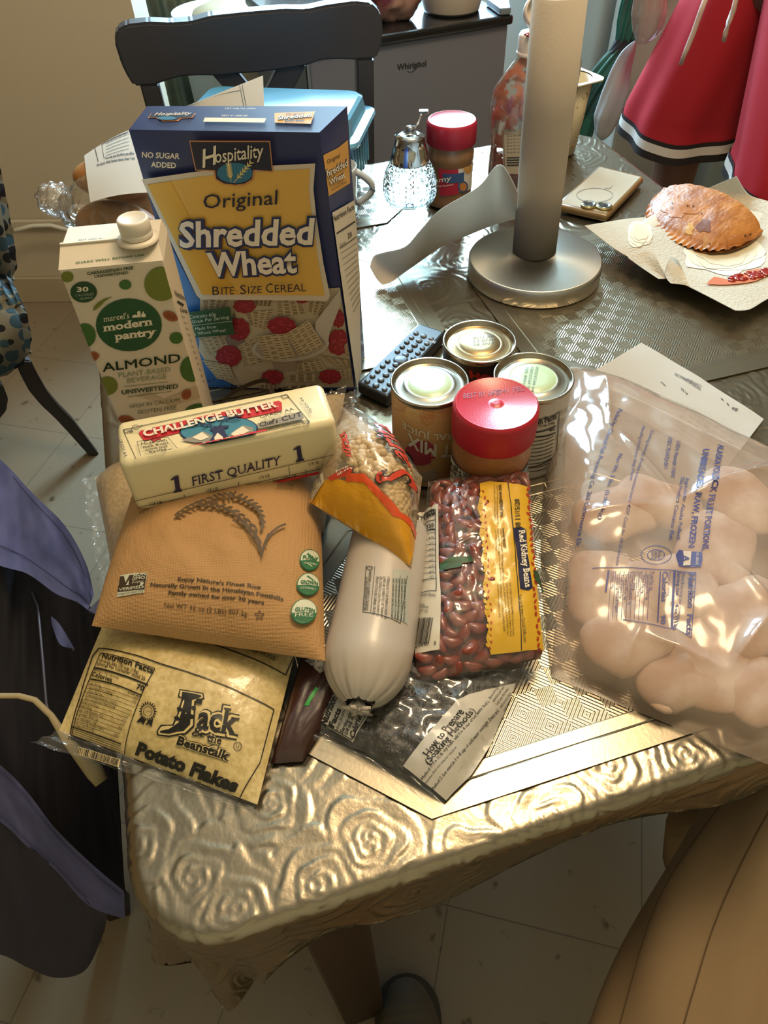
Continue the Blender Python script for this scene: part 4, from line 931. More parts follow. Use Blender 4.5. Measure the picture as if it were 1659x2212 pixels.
for a0 in range(10):
    t0, t1 = 2 * math.pi * a0 / 10, 2 * math.pi * (a0 + 1) / 10; p.line((425 + 18 * math.cos(t0), 716 + 9 * math.sin(t0)), (425 + 18 * math.cos(t1), 716 + 9 * math.sin(t1)), 4, DG)
mb.build('casing', t)
tip = A - ax * .0405
mb = MB(); mb.tube([tip + xs * .012 + ys * .004, tip + ys * .010, tip - xs * .004 + ys * .006], [.0022, .0026, .0022], M('#2c2a29', .35, metal=.6), flat=.7); mb.build('metal_clip', t)
mb = MB()
for k in range(16):
    an = 2 * math.pi * k / 16; rn2 = .006 + .004 * (k % 3)
    q = tip + xs * (rn2 * math.cos(an)) + ys * (rn2 * .7 * math.sin(an) - .004) - ax * (.004 + .002 * (k % 2)); mb.tube([tip + ax * .003, (tip + q) / 2 - ax * .003, q], [.0035, .0026, .0012], WSK, 6)
mb.build('gathered_end', t)

# ================================================================== black beans, brown pouch
c = [P(648, 1560, .006), P(955, 1740, .006), P(1135, 1470, .012), P(760, 1360, .012)]
base = quad(*c); f = pillow(*c, .017, p=3, q=.55, wr=.0025, seed=12.); S = Surf(f, 30)
t = thing('black_bean_bag', (c[0] + c[2]) / 2, 'clear bag of black beans lying flat on the placemat below the kidney beans', 'bag')
mb = MB(); FILM3 = film('shiny_film', haze=.02, base=.07, edge=.8, bump=(38, .6, .005)); mb.grid(f, 50, 50, FILM3)
zA = zoomer(500, 1380, .48222); p = Print(mb, S, zA, first=.0007); p.lo = -.25; p.hi = 1.25
LB = M('#b9b4aa', .45, coat=.3)
p.poly([(395, 375), (500, 185), (520, 165), (705, 195), (690, 225), (545, 462)], LB); p.poly([(770, 570), (1010, 275), (1060, 250), (1270, 200), (1240, 280), (1160, 480), (1075, 610), (960, 725), (860, 640)], LB); p.up()
p.path([(400, 372), (515, 175), (700, 205), (540, 450)], 4, DK, True)
p.text('Nutrition', (425, 395), (475, 270), (398, 375), K, .04); p.text('Facts', (460, 400), (495, 318), (436, 385), K, .04); p.text('about 26 servings per container', (478, 412), (555, 232), (466, 402), K); p.text('Serving size', (500, 425), (545, 330), (486, 412), K, .02); p.text('1/4 cup dry (35g)', (522, 430), (575, 300), (508, 420), K, .02); p.text('Calories', (550, 450), (585, 345), (530, 432), K, .03); p.text('100', (600, 330), (640, 268), (578, 318), K, .03)
p.text('How to Prepare', (885, 530), (1042, 328), (855, 510), K, .015); p.text('(Soaking Methods)', (885, 565), (1092, 322), (862, 548), K, .015)
p.text('Method 1: To 1/2 lb. dry beans, add 3 to 4 cups of hot water. Boil 2', (858, 632), (1155, 285), (848, 622), DK, .01, res=1); p.text('minutes then set aside for one hour.', (872, 648), (1010, 485), (864, 640), DK, res=1); p.text('Method 2: Let stand in 3 to 4 cups of cold water overnight. Drain and', (902, 682), (1195, 325), (892, 670), DK, .01, res=1)
p.para(['Beans are a good', 'attention and care', 'look over the beans', 'small stones, rinse', 'cook until tender'], (1148, 262), (1200, 190), (1222, 330), DK)
mb.build('film', t)
mb = MB(); cr_ = lambda a, b: f(.04 + .92 * a, .04 + .92 * b) - V((0, 0, .0022)); BBM = M('#1a1612', .35, bump=(95, 1., .008), mix=('#2b241e', 160, .45, .6))
mb.grid(cr_, 40, 40, BBM); mb.grid(lambda a, b: base(.96 - .92 * a, .04 + .92 * b), 10, 10, BBM)
solo(mb, 'black_beans', (c[0] + c[2]) / 2, 'mass of dry black beans lying inside the flat clear bag', 'black beans', kind='stuff')
mb = MB()                                            # end seal of the bean bag along the mat edge
e0 = [P(628, 1555, .012), P(655, 1590, .010), P(800, 1650, .008), P(935, 1765, .006)]; e1 = [P(640, 1525, .014), P(700, 1555, .012), P(830, 1620, .010), P(968, 1745, .008)]
mb.grid(lambda a, b: (lambda x: (lambda i: e0[i].lerp(e0[i + 1], x - i).lerp(e1[i].lerp(e1[i + 1], x - i), b))(min(int(x), 2)))(a * 3) + V((0, 0, .003 * math.sin(b * 9) + .002 * nz((a * 20, b * 4, 0)))), 50, 8, FILM3); mb.build('end_seal', t)

c = [P(585, 1650, .005), P(655, 1645, .005), P(800, 1395, .016), P(655, 1400, .016)]
f = pillow(*c, .012, p=4, q=.6, wr=.001, seed=22.); S = Surf(f, 20)
mb = MB(); skin(mb, f, M('#3b201b', .33, coat=.5, bump=(30, .3, .004)), .3, 24, 24, base=quad(*c))
p = Print(mb, S, zA, first=.0007); p.lo = -.1; p.hi = 1.1; p.poly([(330, 100), (470, 60), (470, 120), (395, 155)], M('#a39a8a', .5)); p.poly([(390, 225), (345, 300), (328, 300), (335, 285), (378, 215)], M('#1f9a3c', .5)); p.up(); p.text('NO: 31  2026', (345, 112), (455, 100), (343, 98), DK); p.text('1:08 /412', (335, 132), (420, 142), (337, 118), DK)
solo(mb, 'brown_pouch', (c[0] + c[2]) / 2, 'glossy dark brown pouch wedged between potato flakes and black beans', 'pouch')

# ================================================================== red kidney beans
c = [P(885, 1495, .022), P(1180, 1432, .024), P(1143, 1015, .062), P(925, 1040, .058)]
base = quad(*c); NN = (c[1] - c[0]).cross(c[3] - c[0]).normalized(); f = pillow(*c, .026, N=NN, p=3.4, q=.5, wr=.0018, seed=17.); S = Surf(f, 30)
t = thing('kidney_bean_bag', (c[0] + c[2]) / 2, 'clear bag of red kidney beans with a yellow label, leaning by the peanut butter', 'bag')
mb = MB(); mb.grid(f, 50, 60, FILM3); mb.grid(lambda a, b: base(1 - a, b) - NN * (.012 * max(0, 1 - (2 * a - 1) ** 4) * max(0, 1 - (2 * b - 1) ** 4)), 16, 16, FILM3)
p = Print(mb, S, z6, first=.0007, mx=.05); p.lo = -.06; p.hi = 1.06
YL = M('#d3a72a', .42, coat=.45); RD = M('#a8351f', .45); LBL = M('#cfc6b4', .45, coat=.3); NVY = M('#1f2147', .45)
yl = [(1060, 228), (1120, 215), (1200, 222), (1335, 248)] + [(1335 + k * 9, 330 + k * 85) for k in range(1, 11)] + [(1432, 1190), (1300, 1195), (1125, 1215)] + [(1105 - k * 5 + (14 if k % 2 else -8), 1120 - k * 75) for k in range(12)]
p.poly(yl, YL); p.poly([(700, 395), (822, 345), (826, 700), (838, 900), (828, 1185), (690, 1220), (690, 800)], LBL); p.up()
rk = random.Random(2)
for k in range(26):
    y = 260 + k * 36; p.ell(1064 + (y - 260) * .055 + rk.uniform(-10, 10), y, 9, 15, YL, rot=rk.uniform(-40, 40), n=9); p.ell(1086 + (y - 260) * .045 + rk.uniform(-8, 8), y + 16, 5, 10, RD, rot=rk.uniform(-40, 40), n=8)
    p.ell(1330 + (y - 260) * .08 + rk.uniform(-8, 8), y, 7, 15, RD, rot=rk.uniform(-50, 50), n=8)
p.line((1222, 222), (1300, 1190), 5, DK)
p.poly([(1252, 485), (1300, 480), (1325, 495), (1335, 640), (1362, 830), (1340, 846), (1290, 835), (1275, 660)], NVY); p.up()
p.text('Red Kidney Beans', (1282, 500), (1318, 832), (1318, 492), CRM, .02, .1, serif=True); p.text('BASIC BEANS PREPARATION', (1172, 240), (1178, 420), (1188, 238), DK, .03); p.para(['Start with a thorough inspection for damaged beans or', 'foreign matter, covered by the cleaning equipment.'], (1168, 240), (1172, 460), (1138, 242), DK)
p.text('SOAKING METHODS', (1192, 490), (1200, 600), (1204, 489), DK, .03); p.para(['COLD SOAK (Overnight) Cover beans with at least', 'inches of water and let stand overnight. Discard soak', 'water before cooking.'], (1188, 490), (1205, 790), (1140, 495), DK)
p.para(['HOT SOAK (1-6) hours depending on density of beans)', 'Cover beans with 3 inches of water in a large pot. Bring', 'to a boil. Boil for 2 minutes. Remove from heat, cover', 'and let stand for at least 1 hour, preferably longer.', 'Discard soak water before cooking.'], (1240, 800), (1262, 1105), (1155, 812), DK)
p.text('88 11/15/28', (1292, 490), (1285, 320), (1262, 490), DK, .01); p.text('Visit us at www.QuickUSA.com', (1282, 870), (1312, 1145), (1300, 868), DK, .0)
p.path([(700, 420), (808, 378), (812, 850), (690, 885)], 4, DK); p.text('Facts', (748, 440), (806, 408), (745, 408), K, .03); p.text('n', (722, 448), (738, 440), (720, 418), K, .03); p.text('330', (758, 495), (802, 482), (756, 470), K, .02); p.line((715, 475), (806, 440), 5, K); p.line((715, 520), (806, 495), 8, K)
for k in range(9): p.line((712, 545 + k * 33), (808, 515 + k * 33), 3, DK)
for k in range(8): p.text(('1%', '2%', '0%', '15%', '45%', '0%', '4%', '25%')[k], (775, 552 + k * 33), (802, 543 + k * 33), (774, 537 + k * 33), DK, res=1); p.text(('Fat 1g', 'Sat 0g', 'Chol', 'Carb', 'Fiber', 'Sugar', 'Prot', 'Iron')[k], (715, 565 + k * 33), (742, 556 + k * 33), (714, 552 + k * 33), DK, res=1)
p.text('ED KIDNEY BEANS.', (700, 905), (812, 885), (700, 890), DK); p.text('Packed by', (700, 945), (750, 938), (700, 932), DK); p.text('Jack & the Beanstalk', (692, 965), (770, 950), (692, 950), DK); p.text('Brooklyn, NY 11225', (690, 988), (765, 975), (690, 972), DK); p.bars((715, 1005), (798, 1003), (690, 1155), DK, 18, 8); p.text('20850   8', (695, 1180), (810, 1160), (695, 1158), DK)
p.poly([(832, 698), (890, 655), (1015, 645), (1022, 680), (960, 690), (955, 710), (835, 735)], M('#214a24', .5)); p.poly([(1365, 730), (1385, 735), (1440, 860), (1405, 830), (1375, 790)], M('#214a24', .5))
mb.build('film', t)
mb = MB(); e0 = [c[0] + (c[1] - c[0]) * (k / 20) for k in range(21)]; dd = (c[0] - c[3]).normalized()
mb.grid(lambda a, b: c[0].lerp(c[1], a) + dd * (.014 * b) + NN * (.002 * math.sin(a * 37) * b + .0016 * nz((a * 30, b * 4, 1)) - .004 * b), 60, 6, FILM3); mb.build('end_seal', t)
mb = MB(); cr_ = lambda a, b: f(.03 + .94 * a, .03 + .94 * b) - NN * .0085; KBM = M('#6a2f22', .45, bump=(90, .9, .006), mix=('#7c3a2a', 60, .4, .6)); mb.grid(cr_, 24, 30, KBM); mb.grid(lambda a, b: base(.97 - .94 * a, .03 + .94 * b) - NN * .004, 8, 8, KBM)
solo(mb, 'kidney_beans', (c[0] + c[2]) / 2, 'mass of red kidney beans packed deep in the clear bag', 'kidney beans', kind='stuff')
KB = M('#7c3222', .33, coat=.35, mix=('#93432e', 60, .4, .65))
mb = MB()
def kbn(q):
    q = q.copy(); q.y += .0022 * (1 - (q.x / .0085) ** 2) * -1 + .001; q.z *= 1 - .15 * (q.x / .0085) ** 2; return q
mb.ball((0, 0, 0), .0088, .0046, .0040, KB, nu=16, nv=10, fn=kbn)
ylp = [(1085, 245), (1325, 258), (1400, 1150), (1130, 1160)]; lbp = [(700, 395), (820, 350), (830, 1180), (695, 1210)]
proto = None; rn = random.Random(11); acc = []
cand = [(rn.random(), rn.random()) for _ in range(9000)]
A_, B_ = (c[1] - c[0]).length, (c[3] - c[0]).length
for a, b in cand:
    if not (.04 < a < .96 and .022 < b < .97): continue
    if any(((a - x) * A_) ** 2 + ((b - y) * B_) ** 2 < .0093 ** 2 for x, y in acc): continue
    acc.append((a, b)); q = S.at(a, b, -.0048); px, py = proj(q); x, y = (px - 640) / .37372, (py - 960) / .37372
    if inside(x, y, ylp) or inside(x, y, lbp): continue
    n_ = S.rawn(a, b) * S.sg; an = rn.gauss(.15, .65)
    m_ = n_.to_track_quat('Z', 'Y').to_matrix() @ Matrix.Rotation(an, 3, 'Z') @ Matrix.Rotation(rn.gauss(0, .3), 3, 'Y')
    if proto is None:
        proto = solo(mb, 'kidney_bean', (0, 0, 0), 'reddish brown kidney bean pressed against the clear bag', 'kidney bean', 'kidney beans in the clear bag'); proto.location = q; proto.rotation_euler = m_.to_euler()
    else: place(proto, q, m_.to_euler(), rn.uniform(.88, 1.1))

# ================================================================== cans and the red-lidded jar
TIN = M('#a8a294', .22, metal=.95); GOLD = M('#8d7752', .3, metal=.8); MINT = M('#b4cba4', .35, coat=.3)
def can(px, py, zt, r, label, text, body, endmat, ringmat, printer, zb=.0015, seg=72):
    ce = P(px, py, zt); ce.z = TZ + zb; h = zt - zb
    t = thing('food_can', ce, label, 'can', 'food cans')
    mb = MB(); mb.lathe([(r * .93, 0), (r, .0015), (r, .004), (r * .985, .005), (r * .985, h - .006)], body, ce, seg)
    S = Surf(lambda a, b: ce + V((math.cos(math.pi * (1 + a)) * r * .985, math.sin(math.pi * (1 + a)) * r * .985, .005 + b * (h - .011))), 24)
    printer(Print(mb, S, first=.0004, mx=.03)); mb.build('labelled_body', t)
    mb = MB(); mb.lathe([(r * .985, h - .006), (r, h - .0045), (r * 1.012, h - .003), (r * 1.012, h - .001), (r * .995, h), (r * .955, h - .0003), (r * .94, h - .004), (r * .90, h - .0052)], TIN, ce, seg)
    mb.lathe([(r * .90, h - .0052), (r * .84, h - .0044), (r * .80, h - .0050), (r * .76, h - .0040), (r * .71, h - .0046), (r * .66, h - .0030), (r * .60, h - .0030)], ringmat, ce, seg)
    mb.lathe([(r * .60, h - .0030), (r * .57, h - .0034), (r * .55, h - .0026), (r * .3, h - .0025), (0, h - .0025)], endmat, ce, seg)
    if text:
        S2 = Surf(lambda a, b: ce + V(((a - .5) * 2 * r, (b - .5) * 2 * r, h - .0022)), 10); text(Print(mb, S2, first=.0003))
    mb.build('lid', t)
    return t
zB = zoomer(760, 560, .54190)
def pr_fruit(p):
    p.z = zB; PCH = M('#c98a5c', .5); PNK = M('#b9525a', .5)
    p.poly([(165, 590), (280, 600), (420, 600), (420, 700), (300, 720), (165, 700)], M('#cfa06c', .5)); p.ell(250, 610, 35, 40, M('#d9b27c', .5)); p.ell(300, 625, 30, 40, M('#c77f4e', .5)); p.up(); p.ell(275, 770, 62, 50, M('#a83a4c', .5)); p.ell(355, 790, 40, 60, M('#caa064', .5)); p.ell(410, 760, 40, 70, M('#d3ae74', .5)); p.up()
    p.ell(225, 790, 30, 16, M('#2c2f24', .5), rot=55); p.poly([(200, 830), (280, 850), (330, 830), (340, 870), (230, 880), (180, 860)], M('#b9a58f', .5)); p.up()
    p.text('FRUIT MIX', (468, 708), (226, 688), (464, 755), CRM, .03); p.text('NATURAL JUICE', (468, 648), (205, 640), (466, 672), CRM, .01); p.text('NET WT 15 OZ (425 g)', (452, 605), (252, 597), (450, 622), CRM, .0)
can(928, 822, .112, .0378, 'fruit mix can with upside-down label and mint green end, left of the red lid', None, M('#c4986c', .42, coat=.2), MINT, TIN, pr_fruit)
def pr_white(p):
    p.z = zB
    p.poly([(680, 880), (830, 800), (838, 920), (700, 960)], M('#c0752f', .5)); p.up(); p.path([(690, 640), (825, 608), (812, 775), (690, 830)], 3, DK); p.text('Nutrition Facts', (660, 655), (815, 632), (657, 628), K, .03); p.text('1/2 cup (140g)', (742, 668), (808, 652), (740, 658), K, .02); p.line((700, 690), (812, 662), 5, K); p.text('60', (785, 685), (808, 680), (784, 668), K, .03); p.line((700, 705), (810, 690), 5, K)
    for k in range(9): p.line((700, 725 + k * 15), (805 - k * 2, 702 + k * 15), 2.5, DK)
    p.para(['PEACHES IN', 'PEAR JUICE', 'DISTRIBUTED', 'BY UNITED'], (825, 600), (868, 570), (808, 730), M('#8d8a84', .5))
def tx_white(p):
    p.z = zB
    for i, tx in enumerate(('01068 S76', 'SL 09/23/2025', 'BY 09/23/2028')): p.text(tx, (690 + i * 18, 510 + i * 8), (705 + i * 20, 430 + i * 0), (678 + i * 18, 508 + i * 8), M('#5c6b50', .5))
can(1153, 811, .108, .0388, 'can with white nutrition label and stamped mint green end, right of the red lid', tx_white, M('#c6c0b4', .42, coat=.2), MINT, TIN, pr_white)
def pr_dark(p):
    p.z = zB; p.text('HOMINY', (470, 470), (640, 455), (468, 440), M('#a3302c', .5), .06)
def tx_dark(p):
    p.z = zB
    for i, tx in enumerate(('08 2027', 'L3 0745', 'BEST BY')): p.text(tx, (485, 345 - i * 14), (565, 335 - i * 14), (487, 336 - i * 14), M('#4c4335', .5))
can(1036, 735, .110, .0375, 'gold topped can with a dark label, rearmost of the three cans', tx_dark, M('#1e1c1c', .4, coat=.2), GOLD, GOLD, pr_dark)

def jar(ce, r, h, lid_h, name, label, glass_col, lidmat, lid_top, printer, lidprint=None, nub=False):
    t = thing(name, ce, label, 'jar'); hb = h - lid_h
    mb = MB(); mb.lathe([(r * .85, 0), (r * .95, .002), (r * .97, .006), (r * .94, .012), (r * .94, hb * .70), (r * .97, hb * .76), (r * .97, hb * .86), (r * .90, hb * .97), (r * .88, hb + .004)], glass_col, ce, 64)
    S = Surf(lambda a, b: ce + V((math.cos(math.pi * (1 + a)) * r * .945, math.sin(math.pi * (1 + a)) * r * .945, .012 + b * (hb * .70 - .012))), 24)
    printer(Print(mb, S, first=.0005, mx=.03)); mb.build('jar_body', t)
    mb = MB(); mb.lathe([(r * .90, hb), (r * .985, hb), (r * 1.0, hb + .001), (r * 1.0, h - .005), (r * .985, h - .002), (r * .94, h)], lidmat, ce, 180, rib=(180, .00035, hb + .001, h - .004))
    top = [(r * .94, h), (r * .90, h - .0003), (r * .88, h - .0009), (r * .2, h - .0009)] + ([(r * .17, h - .0013), (r * .13, h - .0002), (r * .07, h + .0004), (0, h + .0001)] if nub else [(0, h - .0009)])
    mb.lathe(top, lid_top, ce, 64)
    if lidprint: lidprint(Print(mb, Surf(lambda a, b: ce + V(((a - .5) * 2 * r, (b - .5) * 2 * r, h - .0007)), 8), first=.0003))
    mb.build('lid', t); return t
ce = P(1072, 872, .126); ce.z = TZ + .0015
PBT = M('#9a6234', .4, coat=.6, bump=(70, .25, .003)); LID = M('#b71f33', .42, bump=(900, .25, .0004)); LID2 = M('#b92438', .35, coat=.3, bump=(800, .3, .0004))
def pr_pb(p):
    p.z = zB; p.lo = -.05
    BL = M('#8fa3b8', .45)
    p.poly([(388, 745), (430, 780), (500, 835), (560, 850), (640, 845), (715, 800), (740, 770), (735, 1000), (380, 1000)], BL); p.up()
    for k in range(7): p.line((400 + k * 50, 780 + k * 8), (440 + k * 50, 830 + k * 8), 7, M('#35456b', .5))
    p.up(); p.poly([(388, 770), (535, 835), (530, 960), (388, 900)], CRM); p.up()
    p.text('Serv. size: 2 Tbsp (32g),', (388, 815), (531, 858), (392, 792), K, .03); p.text('Total Fat 14g (18% DV),', (388, 832), (528, 875), (391, 815), K, .02); p.text('Sodium 95mg (5% DV), Fiber 2g', (388, 850), (527, 892), (391, 835), K, .01); p.text('Protein 7g (9% DV), Iron', (388, 868), (526, 908), (391, 853), K, .01)
def lp_pb(p): p.z = zB; p.text('BEST BY 06 27', (445, 555), (600, 540), (446, 535), M('#8f1a2c', .5)); p.text('08:41 PB2', (560, 540), (690, 525), (562, 520), M('#8f1a2c', .5))
jar(ce, .0388, .126, .034, 'peanut_butter_jar', 'peanut butter jar with a large ribbed red lid in front of the cans', PBT, LID, LID2, pr_pb, lp_pb, True)
ce = P(976, 264, .124); ce.z = TZ + .003
zH = zoomer(780, 240, .20494)
def pr_pb2(p):
    p.z = zH
    p.poly([(820, 470), (1030, 468), (1030, 870), (830, 890)], M('#a8203a', .45)); p.poly([(1030, 468), (1180, 430), (1195, 800), (1030, 850)], M('#cfc8bd', .5)); p.up()
    p.ell(1090, 520, 50, 40, M('#c99b55', .5)); p.ell(1120, 600, 40, 60, M('#b98a48', .5)); p.poly([(860, 655), (1085, 640), (1080, 740), (870, 750)], M('#34517e', .5)); p.up()
    p.text('Fisher', (760, 590), (1000, 565), (757, 520), CRM, .03, .2); p.text('Creamy', (700, 735), (955, 722), (700, 680), CRM, .01, .1); p.text('peanut butter', (760, 790), (975, 775), (760, 768), CRM); p.ell(1070, 795, 52, 62, M('#31577e', .5)); p.up(); p.ell(1070, 795, 36, 45, M('#b9763c', .5))
jar(ce, .0385, .126, .033, 'peanut_butter_jar', 'far peanut butter jar with a smooth red lid behind the glass dispenser', M('#7d5a3a', .4, coat=.5), M('#a81f38', .4), M('#b03a50', .3, coat=.4), pr_pb2)

# ================================================================== remote control
c = [P(772, 852, .0), P(838, 884, .0), P(962, 742, .0), P(906, 722, .0)]
up = V((0, 0, 1)); C = [q + up * .0015 for q in c] + [q + up * .018 for q in c]
t = thing('remote_control', (c[0] + c[2]) / 2, 'black television remote control between the cereal box and the cans', 'remote control')
mb = MB(); RC_ = M('#1c1f24', .42); mb.hexa(C, RC_, .004, 3); Sf = quad(*C[4:]); S = Surf(Sf, 12); p = Print(mb, S, zB, first=.0004); p.text('TOSHIBA', (352, 348), (303, 326), (358, 338), M('#a9adb2', .5), .02); mb.build('body', t)
for i in range(11):
    for j in range(3):
        if i == 5 and j != 1: continue
        a, b = .22 + j * .28, .06 + i * .078; q = Sf(a, b); r_ = (.0036, .0042, .0036)[j] if i != 5 else .009
        mb = MB(); mb.lathe([(r_, -.001), (r_, .0008), (r_ * .8, .0016), (0, .0016)], M('#33373e', .4) if i < 9 else M('#5a5f66', .4), q, 16); mb.build('button', t)

# ================================================================== papers under the fish bag
PAP = paper_mat('#cdc7bd', .3, (30, .1, .001)); zF = zoomer(1100, 740, .41592)
cc = [P(1235, 830, .005), P(1570, 1010, .005), P(1650, 905, .005), P(1385, 740, .006)]
fq = quad(*cc)
fpap = lambda a, b: fq(a, b) + V((0, 0, .004 * (1 - abs(2 * a - 1)) * .6 + .0015 * nz((a * 4, b * 4, 9))))
mb = MB(); mb.grid(fpap, 20, 20, PAP); mb.grid(lambda a, b: fpap(1 - a, b) - V((0, 0, .0004)), 20, 20, PAP)
p = Print(mb, Surf(fpap, 16), zF, first=.0005)
p.text('CONVERSA INICIAL', (1000, 225), (860, 158), (994, 238), DK, .0); p.text('NAVEGACION', (995, 240), (905, 182), (990, 252), DK); p.text('4132', (930, 268), (895, 235), (925, 276), DK, .01); p.text('10007', (815, 225), (790, 200), (810, 232), DK); p.line((1100, 290), (1112, 302), 4, DK); p.line((1130, 315), (1140, 328), 4, DK); p.text('86', (1190, 345), (1160, 335), (1180, 360), DK)
for k in range(6):
    for j in range(7): p.line((905 + j * 40 - k * 12, 330 + j * 26 + k * 24), (928 + j * 40 - k * 12, 345 + j * 26 + k * 24), 3, M('#8a877f', .6))
solo(mb, 'letter', (cc[0] + cc[2]) / 2, 'folded white printed letter sticking out from under the fish bag', 'paper')

# ================================================================== bag of frozen fish
BL, BR, TR_, TL = P(1192, 1462, .004), P(1765, 1694, .004), P(1790, 1060, .006), P(1232, 792, .010)
base = quad(BL, BR, TR_, TL); S0 = Surf(base, 20)
CREASE = [(S0.inv(*p_), S0.inv(*q_), h_) for p_, q_, h_ in (((1255, 800), (1420, 905), .007), ((1300, 830), (1330, 1010), .005), ((1340, 990), (1470, 1165), .006), ((1190, 1190), (1440, 1160), .006), ((1440, 1160), (1720, 1060), .008),
          ((1290, 1560), (1380, 1400), .006), ((1380, 1420), (1545, 1500), .008), ((1545, 1500), (1640, 1380), .008), ((1640, 1380), (1560, 1280), .006), ((1230, 1480), (1400, 1560), .005), ((1205, 1010), (1270, 900), .006), ((1450, 1650), (1640, 1610), .006))]
def seg(a, b, p_, q_):
    dx, dy = q_[0] - p_[0], q_[1] - p_[1]; t_ = max(0, min(1, ((a - p_[0]) * dx + (b - p_[1]) * dy) / (dx * dx + dy * dy))); return math.hypot(a - p_[0] - dx * t_, b - p_[1] - dy * t_), math.sin(math.pi * min(1, max(0, t_ * .94 + .03)))
def fishf(a, b):
    ca, cb = max(0, min(1, a)), max(0, min(1, b))
    sh = max(0., 1 - abs(2 * ca - 1) ** 5) ** .5 * max(0., 1 - abs(2 * cb - 1) ** 5) ** .5
    q = base(a, b) - E1 * (.022 * (1 - (2 * cb - 1) ** 2) * (1 - ca))
    z = .050 * sh + sh * (.009 * nz((a * 3.2, b * 3.4, 40)) + .0018 * nz((a * 13, b * 13, 41)))
    for p_, q_, h_ in CREASE:
        d_, k_ = seg(a, b, p_, q_)
        if d_ < .09: z += h_ * k_ * math.exp(-d_ / .016) * sh
    return q + V((0, 0, z))
S = Surf(fishf, 40)
t = thing('fish_bag', (BL + TR_) / 2 - V((0, 0, .004)), 'large clear plastic bag of frozen fish fillets at the right of the table', 'bag')
FISHF = film('fish_film', haze=.40, hazecol='#c2aa98', base=.045, edge=.8, bump=(14, .5, .006), rough=.13)
mb = MB(); mb.grid(fishf, 150, 150, FISHF); mb.grid(lambda a, b: base(1 - a, b) + V((0, 0, -.0005)), 10, 10, FISHF)
p = Print(mb, S, zF, first=.0008, mx=.03); FB = M('#34386f', .5); p.hi = .99
T_ = p.text
T_('ALASKA POLLOCK FILLET PORTIONS,', (1085, 530), (1000, 1085), (1117, 535), FB, .03); T_('UNBREADED, RAW, FROZEN', (1008, 553), (930, 1068), (1040, 556), FB, .035)
T_('Ingredients: Alaska Pollock.', (918, 705), (868, 1032), (938, 708), FB, .01, .1); T_('This Product Contains: Fish.', (893, 695), (828, 1030), (913, 698), FB, .01, .1); T_('USDA Material# 110345', (872, 510), (838, 700), (893, 514), FB, .01, .1); T_('USDC PLANT# 0011', (828, 490), (800, 655), (850, 494), FB, .01, .1)
T_('Cooking Instructions: Pre-heat conventional oven to 425F. Cook for 18-22 minutes.', (738, 455), (552, 1165), (755, 460), FB, .005, .1); T_('Handling Instructions: Keep Frozen', (693, 432), (625, 716), (709, 437), FB, .005, .1)
T_('Net Wt. 2 lbs. (0.907 kg)', (570, 578), (462, 920), (590, 582), FB, .01); T_('Packed by: Channel Fish Processing Co. 260 Commerce Dr.', (568, 345), (345, 1068), (590, 350), FB, .01)
p.path([(432, 1175), (970, 1196), (945, 1535), (870, 1490), (590, 1440)], 4, FB); T_('Nutrition  Facts', (932, 1200), (920, 1520), (965, 1202), FB, .035); T_('About 8 servings per container', (897, 1195), (870, 1455), (915, 1196), FB); T_('Serving size      4 oz (113g)', (872, 1192), (855, 1495), (890, 1193), FB, .02); p.line((857, 1190), (845, 1485), 12, FB); T_('Amount per serving', (828, 1190), (820, 1318), (842, 1191), FB); T_('Calories     90', (797, 1190), (785, 1465), (825, 1191), FB, .03); p.line((785, 1190), (770, 1455), 7, FB)
for i, tx in enumerate(('Total Fat 1g', '   Saturated Fat 0g', '   Trans Fat 0g', 'Cholesterol 70mg', 'Sodium 180mg', 'Total Carbohydrate 0g', '   Dietary Fiber 0g', '   Total Sugars 0g', '   Includes 0g Added Sugars', 'Protein 19g')):
    x = 738 - i * 22.5; o_ = 16 if tx.startswith(' ') else 0; T_(tx.strip(), (x, 1190 + o_), (x - 7, 1190 + o_ + 8.2 * len(tx.strip())), (x + 14, 1190 + o_), FB, .01, res=1); p.line((x - 5, 1188), (x - 22, 1445), 2, FB)
p.line((516, 1185), (500, 1300), 10, FB)
for k in range(30):
    a, b = 2 * math.pi * k / 30, 2 * math.pi * (k + 1) / 30
    for r_ in (78, 44): p.line((762 + r_ * math.cos(a), 1105 + r_ * .62 * math.sin(a)), (762 + r_ * math.cos(b), 1105 + r_ * .62 * math.sin(b)), 3.5, FB)
for i, tx in enumerate(('PROCESSED', 'UNDER FEDERAL', 'INSPECTION')): T_(tx, (775 - i * 18, 1080), (770 - i * 18, 1130), (787 - i * 18, 1081), FB, .01)
p.poly([(862, 1105), (880, 1078), (1000, 1090), (1003, 1130), (995, 1168), (880, 1165)], FB); p.up(); p.poly([(900, 1085), (945, 1088), (940, 1160), (900, 1162), (905, 1125)], M('#b9a999', .5)); p.up(); T_('A', (905, 1110), (903, 1140), (935, 1112), FB, .05); T_('U.S. GRADE', (972, 1095), (968, 1160), (985, 1096), M('#b9a999', .5), .01)
T_('IVA 0216A', (300, 1230), (290, 1370), (325, 1232), M('#8a8178', .6))
mb.build('film', t)
FISH = M('#bd9278', .6, bump=(40, .2, .003), mix=('#dcc2b0', 20, .42, .6))
FP = [(1330, 1110, .046, .030, 20), (1420, 1085, .044, .029, -30), (1300, 1270, .046, .031, 75), (1440, 1270, .05, .034, 10), (1545, 1180, .05, .034, 60), (1355, 1375, .044, .029, 30), (1530, 1420, .054, .036, 80), (1470, 1470, .040, .024, 15), (1620, 1330, .05, .035, 20), (1600, 1080, .05, .034, 110), (1640, 1490, .036, .024, 30)]
